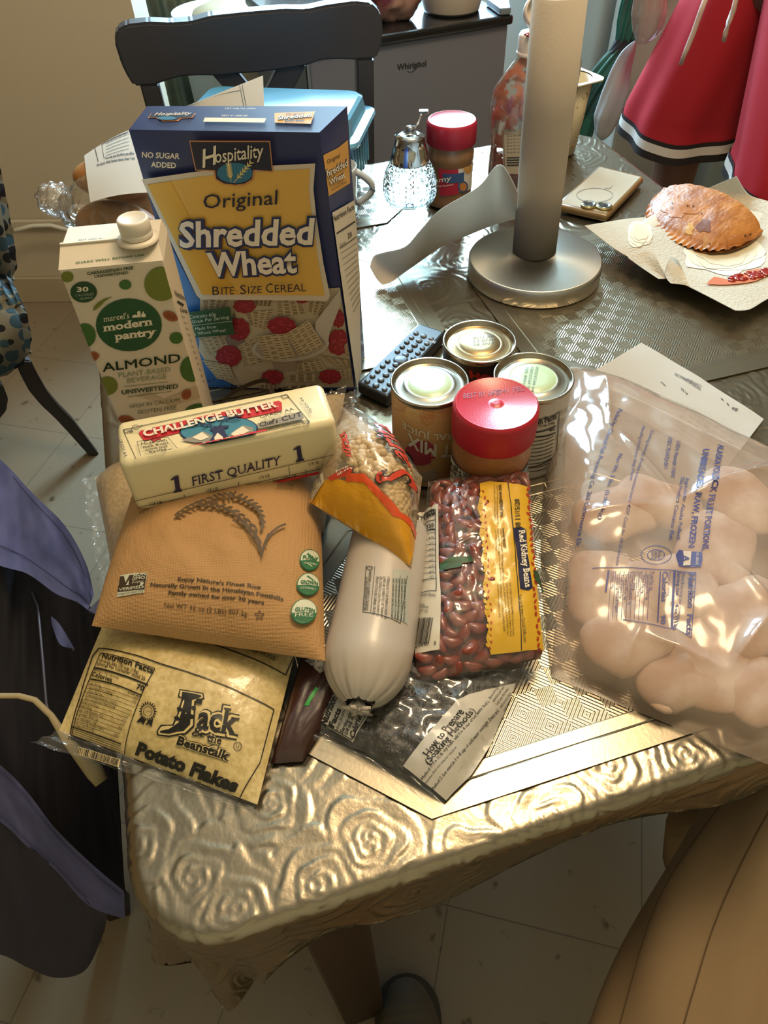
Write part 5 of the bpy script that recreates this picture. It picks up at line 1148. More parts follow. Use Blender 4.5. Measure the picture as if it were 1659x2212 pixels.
for i, (px, py, rx, ry, rot) in enumerate(FP):
    mb = MB(); sd = i * 3.7
    def fn(q, sd=sd, rx=rx, ry=ry):
        n_ = q.normalized(); k = 1 + .08 * nz((n_.x * 1.6 + sd, n_.y * 1.6, n_.z)); q = q * k; ex = abs(n_.x) ** 4 + abs(n_.y) ** 4
        return q * (1 / max(.75, (ex + abs(n_.z) ** 4) ** .25)) * .8
    mb.ball((0, 0, 0), rx * 1.15, ry * 1.2, .013 if py < 1400 else .010, FISH, nu=28, nv=14, fn=fn, mx=Matrix.Rotation(R(rot), 3, 'Z'))
    q = P(px, py, (.020, .023)[i % 2] if py < 1400 else .016); o_ = solo(mb, 'fish_fillet', (0, 0, 0), 'pale pinkish frozen fish fillet seen through the clear plastic bag', 'fish fillet', 'fish fillets in the clear bag'); o_.location = q

# ================================================================== paper towel stand and roll
STL = M('#a7a7a4', .26, metal=1.); ce = P(1156, 556, .028); ce.z = TZ + .0028; hb = .026
t = thing('paper_towel_stand', ce, 'brushed steel paper towel stand with a heavy round base', 'paper towel holder')
m_ = M('#cfcfca', .36, metal=1., aniso=.1); nt = m_.node_tree; b_ = nt.nodes['Principled BSDF']; b_.inputs['Anisotropic'].default_value = .75
tg = nt.nodes.new('ShaderNodeTangent'); tg.direction_type = 'RADIAL'; tg.axis = 'Z'; nt.links.new(tg.outputs[0], b_.inputs['Tangent'])
rb = .0935
mb = MB(); mb.lathe([(rb * .97, 0), (rb, .002), (rb, hb - .003), (rb * .985, hb - .0005), (rb * .97, hb), (.03, hb + .001), (0, hb + .001)], m_, (0, 0, 0), 128); o_ = mb.build('base', None); o_.parent = t; WL[o_] = ce.copy()
axd = (V((0, 0, 1)) + RT * -.035).normalized(); rot = axd.to_track_quat('Z', 'Y').to_matrix()
pc = P(1154, 540, .0305); hr = .302
mb = MB(); mb.lathe([(.0075, -.002), (.0075, hr + .014), (.012, hr + .016), (.012, hr + .026), (.009, hr + .030), (0, hr + .031)], STL, pc, 32, mx=rot); mb.build('post', t)
t = thing('paper_towel_roll', pc, 'nearly used up white paper towel roll on the steel stand', 'paper towel roll')
TOW = paper_mat('#d6cdbf', .42); CARD = M('#9a8a72', .8)
rr_ = .0305
mb = MB(); mb.lathe([(rr_ * .84, 0), (rr_, .0005), (rr_ * 1.0, hr * .3), (rr_ * 1.012, hr * .6), (rr_, hr), (rr_ * .84, hr), (rr_ * .82, hr - .002)], TOW, pc, 56, mx=rot); mb.build('wound_paper', t)
mb = MB(); mb.lathe([(rr_ * .82, 0), (rr_ * .82, hr - .001), (rr_ * .74, hr - .001), (rr_ * .74, 0)], CARD, pc, 40, mx=rot); mb.build('cardboard_tube', t)
upx = [(1655, 860), (1465, 560), (1230, 800), (830, 1040), (620, 1260), (460, 1430), (230, 1490), (130, 1530), (92, 1640)]
lowx = [(1640, 1130), (1430, 1190), (1150, 1300), (850, 1430), (740, 1500), (600, 1600), (430, 1720), (320, 1800), (225, 1832)]
uz = [.140, .150, .125, .100, .080, .058, .045, .036, .024]; lz = [.032, .028, .026, .022, .018, .015, .010, .007, .006]
upw = [P(*zH(*q), z) for q, z in zip(upx, uz)]; lww = [P(*zH(*q), z) for q, z in zip(lowx, lz)]
def crm(pts, x):
    i = max(0, min(len(pts) - 2, int(x))); t_ = x - i; p0, p1, p2, p3 = pts[max(i - 1, 0)], pts[i], pts[i + 1], pts[min(i + 2, len(pts) - 1)]
    return .5 * ((2 * p1) + (p2 - p0) * t_ + (2 * p0 - 5 * p1 + 4 * p2 - p3) * t_ ** 2 + (3 * p1 - p0 - 3 * p2 + p3) * t_ ** 3)
def sheet(a, b):
    u_, l_ = crm(upw, a * 8), crm(lww, a * 8); q = u_.lerp(l_, b); return q + V((0, 0, -.010 * math.sin(math.pi * b) * (1 - a * .6)))
mb = MB(); mb.grid(sheet, 48, 14, TOW); mb.grid(lambda a, b: sheet(1 - a, b) + V((.0006, .0006, -.0003)), 48, 14, TOW); mb.build('loose_sheet', t)

# ================================================================== phone
c = [P(1196, 462, 0), P(1308, 487, 0), P(1388, 402, 0), P(1290, 377, 0)]
t = thing('smartphone', (c[0] + c[2]) / 2, 'smartphone face down in a clear amber-edged case beside the paper towel stand', 'phone')
C = [q + V((0, 0, .004)) for q in c] + [q + V((0, 0, .016)) for q in c]
mb = MB(); CASE = M('#9c7d4e', .3, trans=.35, coat=.4); mb.hexa(C, CASE, .004, 3, True); mb.build('case', t)
Sq = quad(*C[4:]); mb = MB(); PHB = M('#b9b2a2', .25, coat=.5)
mb.hexa([Sq(a, b) - V((0, 0, .004)) for a, b in ((.06, .04), (.94, .04), (.94, .96), (.06, .96))] + [Sq(a, b) + V((0, 0, .0006)) for a, b in ((.06, .04), (.94, .04), (.94, .96), (.06, .96))], PHB, .0004)
S = Surf(Sq, 12); p = Print(mb, S, zoomer(760, 0, .5419), first=.0010); 
for k in range(36):
    a0, a1 = 2 * math.pi * k / 36, 2 * math.pi * (k + 1) / 36; p.line((968 + 72 * math.cos(a0), 780 + 28 * math.sin(a0)), (968 + 72 * math.cos(a1), 780 + 28 * math.sin(a1)), 3.5, M('#8d8676', .4))
p.path([(1008, 752), (1030, 752), (1040, 740)], 4, M('#8d8676', .4)); mb.build('back_panel', t)
mb = MB(); q = Sq(.68, .11); d1 = (C[5] - C[4]).normalized(); d2 = (C[7] - C[4]).normalized()
for k, (du, dv) in enumerate(((-.010, -.002), (.012, .004))):
    mb.lathe([(.0135, 0), (.0135, .003), (.0115, .0042), (.0105, .0042)], M('#8c7a4c', .25, metal=.6), q + d1 * du + d2 * dv, 28); mb.lathe([(.0105, .0042), (.0100, .0052), (.0088, .0052), (.0082, .0040), (.0055, .0040), (0, .0044)], M('#8f979c', .1, metal=.8), q + d1 * du + d2 * dv, 28); mb.lathe([(.0062, .0046), (0, .0048)], M('#23282f', .1, coat=1.), q + d1 * du + d2 * dv, 24)
mb.build('camera_lenses', t)

# ================================================================== plate, napkins, empanada
ce = P(1562, 548, .012); ce.z = TZ + .0028
mb = MB(); mb.lathe([(0, .001), (.062, .001), (.066, .002), (.100, .016), (.122, .0235), (.126, .0225), (.125, .0205), (.102, .013), (.068, 0), (.064, -.0002), (0, -.0002)], M('#c8bfae', .5), ce, 96)
solo(mb, 'plate', ce, 'round white plate under the paper napkin and the fried empanada', 'plate')
zE = zoomer(1240, 380, .25256)
NAP = paper_mat('#d6ccba', .35, (260, .7, .0025))
def cover(pts, zs, n=40, sag=0.):
    """soft sheet through rows of pixel points at given heights"""
    rows = [[P(*zE(*q), z) for q, z in zip(r_, zr)] for r_, zr in zip(pts, zs)]
    def g(a, b):
        x = a * (len(rows) - 1); col = [crm(r_, b * (len(r_) - 1)) for r_ in rows]; return crm(col, x)
    return g
rows = [[(90, 425), (420, 370), (690, 330), (1000, 170), (1390, 0)], [(330, 610), (600, 520), (900, 400), (1150, 250), (1500, 160)], [(480, 700), (720, 640), (1050, 560), (1350, 420), (1720, 250)],
        [(640, 780), (900, 780), (1200, 740), (1500, 600), (1850, 500)], [(1010, 960), (1180, 940), (1420, 900), (1640, 800), (1950, 700)], [(1380, 1150), (1500, 1140), (1640, 1060), (1800, 980), (2020, 900)]]
zs = [[.034, .026, .016, .014, .060], [.033, .029, .015, .012, .035], [.029, .027, .013, .010, .036], [.027, .0255, .012, .011, .034], [.0275, .0270, .0260, .0250, .032], [.034, .030, .028, .028, .034]]
g = cover(rows, zs); mb = MB(); mb.grid(g, 60, 60, NAP); mb.grid(lambda a, b: g(1 - a, b) - V((0, 0, .0006)), 60, 60, NAP)
S = Surf(g, 20); p = Print(mb, S, zE, first=.0008); p.hi = 1.2; 
for k_, hx in enumerate(('#d0c5b0', '#cbbfa7', '#c6b99e', '#c1b396')): p.blob(1280, 660, 360 - 45 * k_, 185 - 22 * k_, M(hx, .85), 3.1 + k_, .3, mx=.04); p.blob(560, 500, 110 - 16 * k_, 115 - 17 * k_, M(hx, .85), 7.7 + k_, .3, mx=.04); p.up()
solo(mb, 'paper_napkin', (rows and P(1540, 560, .012)), 'white quilted paper towel spread over the plate under the empanada', 'paper towel')
mb = MB(); mb.grid(cover([[(460, 700), (560, 660), (690, 640)], [(600, 800), (640, 760), (720, 730)], [(720, 880), (770, 880), (800, 880)]], [[.030, .034, .040], [.028, .028, .036], [.028, .024, .026]]), 16, 16, NAP)
mb.grid(cover([[(770, 830), (820, 700), (890, 720)], [(800, 890), (880, 780), (930, 800)], [(830, 920), (930, 930), (985, 945)]], [[.028, .045, .044], [.028, .036, .036], [.028, .028, .028]]), 16, 16, NAP)
solo(mb, 'folded_tissue', P(*zE(800, 800), .03), 'small folded white tissue at the near edge of the plate', 'tissue')
# empanada: half-moon with a crimped rim
e0 = P(*zE(770, 130), .020); e1 = P(*zE(1590, 500), .018); mid = (e0 + e1) / 2; ex = (e1 - e0).normalized(); L_ = (e1 - e0).length / 2; ey = V((-ex.y, ex.x, 0)).normalized()
if ey.dot(CAM - mid) < 0: ey = -ey
dep = ((P(*zE(1080, 745), .016) - mid).dot(ey))
def emp(u, v, top=1):
    """u along the straight edge -1..1, v 0 at the straight edge, 1 at the curved rim"""
    x = u * 2 - 1; w_ = math.sqrt(max(0., 1 - abs(x) ** 2.3)); rim = max(0, v - .80) / .20
    y = v * w_ * dep * (1 + .012 * math.sin(u * 70) * (v > .9)) - .012 * (1 - x * x)
    dome = .021 * (max(0., 1 - (x / .93) ** 2)) ** .6 * max(0., min(1, (1 - (v / .86) ** 2))) ** .55 * (1 if v < .86 else 0) * (1 - .25 * math.exp(-((x - .05) ** 2 * 14 + (v - .55) ** 2 * 30)))
    z = .0045 + dome + (.0018 * math.sin(u * 130) * rim if v > .8 else 0) + .0012 * nz((x * 6, v * 5, 77)) + .0006 * nz((x * 24, v * 20, 78))
    q = mid + ex * (x * L_ * 1.03 + max(0, y) * .20) + ey * y; return V((q.x, q.y, TZ + .016 + (z if top else .0) + .010 * (1 - v) * .5))
m_ = M('#8f5320', .52, coat=.06, bump=(260, .5, .002), mix=('#b07230', 34, .38, .62))
mb = MB(); mb.grid(lambda a, b: emp(a, b), 110, 44, m_); mb.grid(lambda a, b: emp(1 - a, b, 0), 60, 20, m_)
mb.grid(lambda a, b: emp(a, 0, 1).lerp(emp(a, 0, 0), b), 60, 3, m_)
S = Surf(lambda a, b: emp(a, b), 24); p = Print(mb, S, zE, first=.0006)
p.blob(1110, 430, 70, 52, M('#6a3616', .55), 1.3, .6); p.blob(985, 450, 38, 50, M('#b98d44', .45), 4.4, .6); p.blob(1125, 570, 34, 60, M('#a06c30', .45), 8.1, .6); p.blob(900, 290, 120, 60, M('#a4662a', .5), 2.2, .8); p.blob(1400, 560, 120, 50, M('#a06228', .5), 5.2, .8); p.up()
for x, y in ((840, 240), (840, 280), (1020, 260), (1090, 325), (1460, 515), (1505, 500), (1160, 585), (880, 620), (1310, 630), (970, 260)): p.ell(x, y, 8, 7, M('#2b1a10', .6), n=8)
solo(mb, 'empanada', mid, 'golden brown fried half-moon empanada on the paper towel', 'empanada')
rn = random.Random(4)
mb = MB(); cpt = [(1130, 935), (1200, 870), (1330, 900), (1480, 820), (1600, 800), (1680, 790), (1690, 850), (1560, 905), (1420, 930), (1250, 940)]
p = Print(mb, Surf(g, 20), zE, first=.0016); p.hi = 1.2; p.poly(cpt, M('#b8653f', .5), .04); p.up(); p.up()
KET = M('#8c1512', .15, coat=.6)
for k in range(26):
    x = 1330 + rn.random() * 350; y = 905 - (x - 1330) * .22 + rn.uniform(-30, 30); a, b = S.inv(*zE(x, y)) if 0 else Surf.inv(p.S, *zE(x, y)); mb.ball(p.S.at(a, b, .002), .0045 + rn.random() * .003, .004, .0022, KET, nu=10, nv=6)
solo(mb, 'ketchup_smear', P(*zE(1500, 870), .012), 'smear of red ketchup on the paper towel', 'ketchup')

# ================================================================== things at the far side of the table
GLASS = film('thin_glass', tint='#f4fbff', haze=.0, base=.06, edge=.85, bump=None, pw=2.2, rough=.02)
HEXG = film('hex_glass', tint='#e4edf2', haze=.0, base=.07, edge=.7, bump=('hex', 1., .006), pw=2., rough=.03, ior=1.12)
CHR = M('#b9bcc0', .08, metal=1.)
ce = P(885, 497, 0); ce.z = TZ + .0026
t = thing('sugar_dispenser', ce, 'honeycomb glass syrup dispenser with a chrome top beside the loose paper towel', 'dispenser')
mb = MB(); mb.lathe([(.0, .004), (.024, .003), (.029, 0), (.030, .003), (.027, .010), (.018, .020), (.0165, .026), (.022, .033), (.033, .042), (.038, .050)], GLASS, ce, 56); mb.lathe([(.0, .034), (.012, .034), (.028, .043), (.036, .052)], GLASS, ce, 40)
mb.lathe([(.038, .050), (.0395, .053), (.041, .062), (.0405, .075), (.037, .088), (.031, .100), (.0275, .106)], HEXG, ce, 64); mb.build('glass_globe', t)
mb = MB(); mb.lathe([(.0285, .103), (.0285, .106), (.024, .122), (.0205, .136), (.0215, .137), (.0215, .139), (.012, .1415), (.005, .142), (.005, .146), (.007, .147), (.007, .151), (0, .152)], CHR, ce, 56); mb.build('chrome_top', t)
mb = MB(); mb.tube([ce + V((.004, 0, .146)), ce + V((.012, .008, .150)), ce + V((.016, .014, .158)), ce + V((.018, .016, .162))], .0022, CHR); mb.box(ce + V((.021, .018, .161)), .014, .009, .004, CHR, bev=.0012); mb.build('trigger', t)
mb = MB(); mb.tube([ce + V((0, 0, .040)), ce + V((0, 0, .105))], .0014, CHR); mb.lathe([(.001, .038), (.010, .036), (.010, .033), (0, .032)], CHR, ce, 20); mb.build('plunger_rod', t)

ce = P(1113, 418, 0); ce.z = TZ + .0015
t = thing('ketchup_bottle', ce, 'clear squeeze bottle smeared with ketchup, lid open, behind the paper towel roll', 'ketchup bottle')
KP = [(.040, 0), (.046, .004), (.047, .03), (.047, .09), (.050, .12), (.0505, .145), (.045, .163), (.032, .183), (.022, .196), (.0175, .203), (.0165, .212)]
kf = film('bottle_plastic', tint='#f3efe6', haze=.05, base=.07, edge=.8, bump=None, pw=2.5)
mb = MB(); mb.lathe(KP, kf, ce, 56, sx=1.08, sy=.72); mb.lathe([(0, .0006), (.040, .0006)], kf, ce, 40, sx=1.08, sy=.72)
S = Surf(lambda a, b: ce + V((math.cos(math.pi * (1 + a)) * .0475 * 1.08, math.sin(math.pi * (1 + a)) * .0475 * .72, .012 + b * .10)), 20); p = Print(mb, S, zoomer(760, 0, .5419), first=.0006, mx=.03)
p.poly([(605, 690), (602, 520), (615, 470), (645, 440), (700, 425), (700, 690)], M('#b9a98f', .5)); p.up(); p.path([(610, 682), (606, 520), (620, 473), (650, 444), (700, 428)], 3, M('#7b6a52', .5)); p.text('Nutrition', (620, 505), (690, 500), (620, 490), DK, .03); p.text('Facts', (620, 522), (655, 520), (620, 508), DK, .03)
for k in range(6): p.text('about 40 servings', (618, 545 + k * 13), (690, 540 + k * 13), (618, 537 + k * 13), DK, res=1)
for k in range(4): p.line((618, 628 + k * 10), (690, 624 + k * 10), 5, DK)
mb.build('bottle_body', t)
mk = bpy.data.materials.new('ketchup_inside'); mk.use_nodes = True; nt = mk.node_tree; b_ = nt.nodes['Principled BSDF']; L = nt.links.new
b_.inputs['Roughness'].default_value = .25; tc = nt.nodes.new('ShaderNodeTexCoord'); n_ = nt.nodes.new('ShaderNodeTexNoise'); n_.inputs['Scale'].default_value = 30; n_.inputs['Detail'].default_value = 4; n_.inputs['Distortion'].default_value = .8
L(tc.outputs['Object'], n_.inputs['Vector']); r_ = nt.nodes.new('ShaderNodeValToRGB'); r_.color_ramp.elements[0].color = lin('#8c2414'); r_.color_ramp.elements[1].color = lin('#c06a44'); r_.color_ramp.elements[0].position = .42; r_.color_ramp.elements[1].position = .62; L(n_.outputs['Fac'], r_.inputs['Fac']); L(r_.outputs['Color'], b_.inputs['Base Color'])
r2 = nt.nodes.new('ShaderNodeValToRGB'); r2.color_ramp.elements[0].position = .46; r2.color_ramp.elements[1].position = .56; n3 = nt.nodes.new('ShaderNodeTexNoise'); n3.inputs['Scale'].default_value = 42; n3.inputs['Detail'].default_value = 3; L(tc.outputs['Object'], n3.inputs['Vector']); L(n3.outputs['Fac'], r2.inputs['Fac']); L(r2.outputs['Color'], b_.inputs['Alpha'])
mb = MB(); mb.lathe([(r * .97, z) for r, z in KP[2:]], mk, ce, 48, sx=1.08, sy=.72); mb.build('ketchup_film', t)
mb = MB(); mb.lathe([(0, .002), (.038, .002), (.0445, .006), (.0455, .03), (.0455, .058), (.0, .056)], M('#5a100c', .2, coat=.6), ce, 48, sx=1.08, sy=.72); mb.build('ketchup', t)
mb = MB(); CPM = M('#cfc4bb', .45); mb.lathe([(.0205, .206), (.0205, .228), (.018, .232), (.008, .232), (.006, .238), (0, .238)], CPM, ce, 40); mb.lathe([(.0215, .204), (.022, .207), (.0205, .209)], CPM, ce, 40)
for k in range(7): mb.ball(ce + V((.012 * math.cos(k * 1.3), -.008 + .01 * math.sin(k * 1.7), .232)), .005, .004, .002, KET, nu=8, nv=6)
hd = (RT * .6 + UP * .5).normalized(); mb.lathe([(0, 0), (.020, 0), (.021, .003), (.021, .011), (.019, .012)], CPM, ce + V((.004, .018, .250)), 36, mx=V((.2, -.75, .35)).to_track_quat('Z', 'Y').to_matrix()); mb.build('flip_cap', t)

ce = P(1207, 330, 0); ce.z = TZ + .0015
t = thing('yogurt_cup', ce, 'tall white yogurt cup with a square rim holding a wooden spoon', 'cup')
YG = M('#cbbfa2', .45); CUPH = .122
mb = MB(); mb.lathe([(0, .001), (.026, .001), (.028, .003), (.034, .06), (.0385, CUPH), (.0365, CUPH), (.0325, .06), (.026, .006), (0, .005)], YG, ce, 48)
mx_ = Matrix.Rotation(R(28), 3, 'Z'); out = [mx_ @ V((x, y, 0)) for x, y in ((-.046, -.046), (.046, -.046), (.046, .046), (-.046, .046))]
ring = []; inn = []
for k in range(48):
    a = 2 * math.pi * k / 48; m2 = .045 / max(abs(math.cos(a)), abs(math.sin(a))); m2 = min(m2, .056); ring.append(ce + mx_ @ V((m2 * math.cos(a), m2 * math.sin(a), 0)) + V((0, 0, CUPH))); inn.append(ce + mx_ @ V((.0375 * math.cos(a), .0375 * math.sin(a), 0)) + V((0, 0, CUPH)))
for dz in (0, .0018):
    mb.add([q + V((0, 0, dz)) for q in ring + inn], [(k, (k + 1) % 48, 48 + (k + 1) % 48, 48 + k) for k in range(48)], YG)
mb.add(ring + [q + V((0, 0, .0018)) for q in ring], [(k, (k + 1) % 48, 48 + (k + 1) % 48, 48 + k) for k in range(48)], YG)
rn = random.Random(3)
for k in range(40):
    a = R(-150) + rn.random() * R(150); z = .012 + rn.random() * .10; r_ = .0285 + z / CUPH * .0105; mb.ball(ce + V((r_ * math.cos(a), r_ * math.sin(a), z)), .0011, .0011, .0014, M('#8f6b34', .5), nu=6, nv=4)
mb.build('cup_body', t)
s0 = ce + V((.012, -.006, .085)); s1 = P(1254, 128, .178); ss = (s1 - s0).normalized(); sw = ss.cross(FW).normalized()
mb = MB(); pts = []
for k in range(9): pts.append((s0 + (s1 - s0) * (k / 8), .0055 if k < 6 else .0065))
pl = [q + sw * r_ for q, r_ in pts] + [s1 + ss * .006 + sw * .003, s1 + ss * .006 - sw * .003] + [q - sw * r_ for q, r_ in pts][::-1]
mb.prism(pl, FW, .0018, M('#a07c3c', .5), bev=.0004)
solo(mb, 'wooden_spoon', s0, 'flat wooden spoon standing in the yogurt cup', 'spoon')

# light blue lidded tub
TUB = M('#4f93b4', .22, coat=.6, trans=.25); TUBL = M('#5fa6c8', .18, coat=.8, trans=.15)
pr, pf = P(800, 195, .128), P(766, 258, .128); dv = (pf - pr); dv.z = 0; bk = -dv.normalized(); sd = V((bk.y, -bk.x, 0)); W_, D_ = .285, .155
cc_ = pr - bk * (D_ / 2) - sd * (W_ / 2); cc_.z = TZ + .0028
t = thing('storage_tub', cc_, 'light blue translucent lidded tub behind the cereal box', 'tub')
def rrect(hw, hd, z, r=.022, n=6):
    o_ = []
    for (sx, sy, a0) in ((1, 1, 0), (-1, 1, 90), (-1, -1, 180), (1, -1, 270)):
        for k in range(n + 1):
            a = R(a0 + 90 * k / n); o_.append(cc_ + sd * (sx * (hw - r) + r * math.cos(a)) + bk * (sy * (hd - r) + r * math.sin(a)) + V((0, 0, z)))
    return o_
def loft(mb, rings, mat, cap0=True, cap1=True):
    n = len(rings[0]); vs = [q for r_ in rings for q in r_]; fs = [(i * n + k, i * n + (k + 1) % n, (i + 1) * n + (k + 1) % n, (i + 1) * n + k) for i in range(len(rings) - 1) for k in range(n)]
    if cap0: fs.append(tuple(range(n))[::-1])
    if cap1: fs.append(tuple((len(rings) - 1) * n + k for k in range(n)))
    mb.add(vs, fs, mat, False)
mb = MB(); loft(mb, [rrect(W_ / 2 - .022, D_ / 2 - .022, 0), rrect(W_ / 2 - .020, D_ / 2 - .020, .004), rrect(W_ / 2 - .014, D_ / 2 - .014, .050), rrect(W_ / 2 - .018, D_ / 2 - .018, .054), rrect(W_ / 2 - .006, D_ / 2 - .006, .095)], TUB); mb.build('tub_body', t)
mb = MB(); loft(mb, [rrect(W_ / 2 + .008, D_ / 2 + .008, .090), rrect(W_ / 2 + .010, D_ / 2 + .010, .094), rrect(W_ / 2 + .008, D_ / 2 + .008, .099), rrect(W_ / 2 - .004, D_ / 2 - .004, .102), rrect(W_ / 2 - .008, D_ / 2 - .008, .124), rrect(W_ / 2 - .013, D_ / 2 - .013, .128)], TUBL); mb.build('lid', t)
for k in range(7):
    mb = MB(); q = cc_ + sd * (W_ / 2 - .006) + bk * (-.06 + k * .02) + V((0, 0, .02)); mb.box(q, .006, .007, .065, TUBL, bev=.002, rz=math.atan2(sd.y, sd.x)); mb.build('side_rib', t)

# mug behind the cereal box, only its handle shows
ce = P(742, 425, 0); ce.z = TZ + .0028
t = thing('mug', ce, 'white mug whose handle peeks out right of the cereal box', 'mug'); MUG = M('#c3ccd0', .2, coat=.6)
ce = P(728, 464, 0); ce.z = TZ + .0028
mb = MB(); mb.lathe([(0, .001), (.030, 0), (.034, .004), (.036, .07), (.0365, .075), (.0345, .075), (.032, .008), (0, .006)], MUG, ce, 48); mb.build('mug_body', t)
mb = MB(); hdir = (RT - UP * 0); hdir.z = 0; hdir.normalize(); mb.tube([ce + hdir * (.034 + .026 * math.sin(math.pi * k / 14)) + V((0, 0, .066 - .052 * k / 14)) for k in range(15)], .0045, MUG, 10, flat=1.2); mb.build('handle', t)

# bread in a knotted bag
ce = P(250, 470, .045)
t = thing('bread_bag', V((ce.x, ce.y, TZ)), 'knotted clear bag of bread rolls on the table corner behind the milk carton', 'bread bag')
BF = film('bread_film', haze=.10, hazecol='#c8b8a4', base=.09, edge=.8, bump=(40, .9, .008))
axx = (P(360, 470, .045) - P(180, 440, .045)); axx.z = 0; axx.normalize(); ayy = V((-axx.y, axx.x, 0))
bp = lambda x, y, z: V((ce.x, ce.y, TZ)) + axx * x + ayy * y + V((0, 0, z))
def bagf(u, v):
    t_, s_ = 2 * math.pi * u, v
    k = min(1, (s_ / .38)) ** .75 if s_ < .38 else 1 - .1 * (s_ - .38)
    rr_ = .012 + .066 * k; rr_ *= 1 + .10 * (1 - k) * math.sin(t_ * 9) + .05 * nz((math.cos(t_) * 2, math.sin(t_) * 2, s_ * 6))
    return bp(-.092 + .30 * s_, math.cos(t_) * rr_ * 1.25, .070 * (1 if s_ > .3 else .75 + .25 * s_ / .3) + math.sin(t_) * rr_ * .88)
mb = MB(); mb.grid(bagf, 64, 40, BF, True, cu=True); mb.build('film', t)
mb = MB(); kc = bp(-.108, 0, .058)
def kn(q):
    n_ = q.normalized(); return q * (1 + .22 * nz(n_ * 3.1) + .10 * nz(n_ * 9))
mb.ball(kc, .026, .024, .024, film('knot_film', haze=.30, hazecol='#c9c2b8', base=.14, edge=.8, bump=(90, 1., .006)), nu=40, nv=26, fn=kn); mb.build('knot', t)
mb = MB(); mb.tube([bp(.03, -.0835, .075), bp(.055, -.0845, .083), bp(.075, -.084, .083), bp(.078, -.0855, .062), bp(.074, -.085, .052), bp(.076, -.082, .03)], .0011, M('#2f3b2a', .5)); mb.build('printed_line', t)
BRD = M('#94602c', .55, coat=.15, mix=('#b07c40', 14, .35, .65), bump=(50, .2, .003))
for i, (x, y, z, rx, ry, rz) in enumerate(((.035, -.036, .048, .075, .036, .040), (.040, .036, .048, .075, .036, .040), (.03, -.01, .112, .066, .042, .024))):
    mb = MB(); mb.ball((0, 0, 0), rx, ry, rz, BRD, nu=32, nv=18, mx=Matrix.Rotation(math.atan2(axx.y, axx.x), 3, 'Z')); o_ = solo(mb, 'bread_roll', (0, 0, 0), 'golden brown bread roll inside the knotted clear bag', 'bread roll', 'bread rolls in the knotted bag'); o_.location = bp(x, y, z)
def paper(name, px, zs, label, zm, printer=None, bend=.0):
    cs = [P(x, y, z) for (x, y), z in zip(px, zs)]; q_ = quad(*cs); f_ = lambda a, b: q_(a, b) + V((0, 0, bend * math.sin(math.pi * a) * .5 + bend * math.sin(math.pi * b) * .5))
    mb = MB(); mb.grid(f_, 16, 16, PAP); mb.grid(lambda a, b: f_(1 - a, b) + (f_(.5, .5) - CAM).normalized() * .0006, 16, 16, PAP)
    if printer: printer(Print(mb, Surf(f_, 14), zm, first=.0006))
    return solo(mb, name, (cs[0] + cs[2]) / 2, label, 'paper')
z1 = zoomer(0, 0, .5003)
def pr_a(p):
    p.path([(425, 700), (410, 635), (555, 570)], 3, DK); p.path([(450, 685), (440, 625), (548, 575)], 2, DK)
    for k in range(5): p.line((458, 622 + k * 13), (556, 580 + k * 16), 1.5, DK)
    p.text('You may pay this bill at any office', (455, 690), (580, 668), (452, 680), DK, .02); p.text('PO BOX 4000 Staten Island, New York', (420, 720), (585, 690), (418, 711), DK, .02)
paper('bill', [(195, 437), (318, 416), (300, 272), (182, 336)], [.118, .128, .148, .136], 'white printed bill lying on the knotted bread bag', z1, pr_a, .006)
def pr_b(p):
    p.path([(1035, 370), (1055, 470)], 2.5, DK); p.path([(1045, 366), (1066, 470)], 2.5, DK); p.line((870, 420), (1035, 392), 2.5, DK)
    p.text('payable to the order of (FOOD stamps) by the agreement', (790, 450), (1030, 405), (788, 442), DK, .03); p.text('see reverse side', (775, 460), (835, 450), (774, 453), DK, .03)
paper('bill', [(372, 250), (572, 262), (568, 163), (395, 232)], [.135, .14, .175, .15], 'white printed bill propped on the blue tub behind the cereal box', z1, pr_b)

# ================================================================== dark wooden chair behind the table
CHB = M('#3c3c42', .42, bump=(60, .1, .002))
pA, pB = P(290, 150, .14), P(800, 90, .15); hd = (pB - pA); hd.z = 0; hd.normalize(); nn = V((-hd.y, hd.x, 0)); tilt = (nn + V((0, 0, .16))).normalized()
on = lambda x, y: PV(x, y, pA, tilt)
t = thing('dining_chair', V((on(540, 150).x, on(540, 150).y + .15, 0)), 'dark wooden dining chair with a scrolled crest rail behind the far end of the table', 'chair')
rail = [(247, 92), (252, 66), (274, 54), (320, 49), (370, 51), (412, 48), (455, 36), (530, 28), (612, 21), (662, 22), (702, 13), (766, 4), (802, 8), (822, 28), (828, 60), (824, 100), (814, 127), (770, 131), (727, 129), (692, 132), (663, 143), (620, 150), (560, 158), (515, 161), (480, 165), (425, 165), (392, 167), (360, 176), (335, 185), (290, 188), (278, 172), (262, 140)]
mb = MB(); mb.prism([on(*q) for q in rail], tilt, .026, CHB, bev=.004); mb.build('crest_rail', t)
dn = (on(320, 400) - on(320, 180))
def post(x0, x1, ytop, xb0, xb1, zb):
    a, b = on(x0, ytop), on(x1, ytop); dd = V((0, 0, 1)) - tilt * tilt.z; dd.normalize(); l = (TZ + zb - a.z) / dd.z
    return [a, b, b + dd * l + hd * xb1, a + dd * l + hd * xb0]
for (x0, x1, yt) in ((302, 343, 184), (770, 808, 128)):
    mb = MB(); mb.prism(post(x0, x1, yt, 0, 0, -.75), tilt, .028, CHB, bev=.003); mb.build('post', t)
for (x0, x1, yt, sx) in ((455, 515, 160, .22), (602, 662, 144, -.22)):
    mb = MB(); q = post(x0, x1, yt, sx, sx, -.20); mb.prism([v_ + tilt * .004 for v_ in q], tilt, .016, CHB, bev=.002); mb.build('cross_slat', t)
mid = on(550, 150); seat = V((mid.x, mid.y, TZ - .30)) - nn * .20
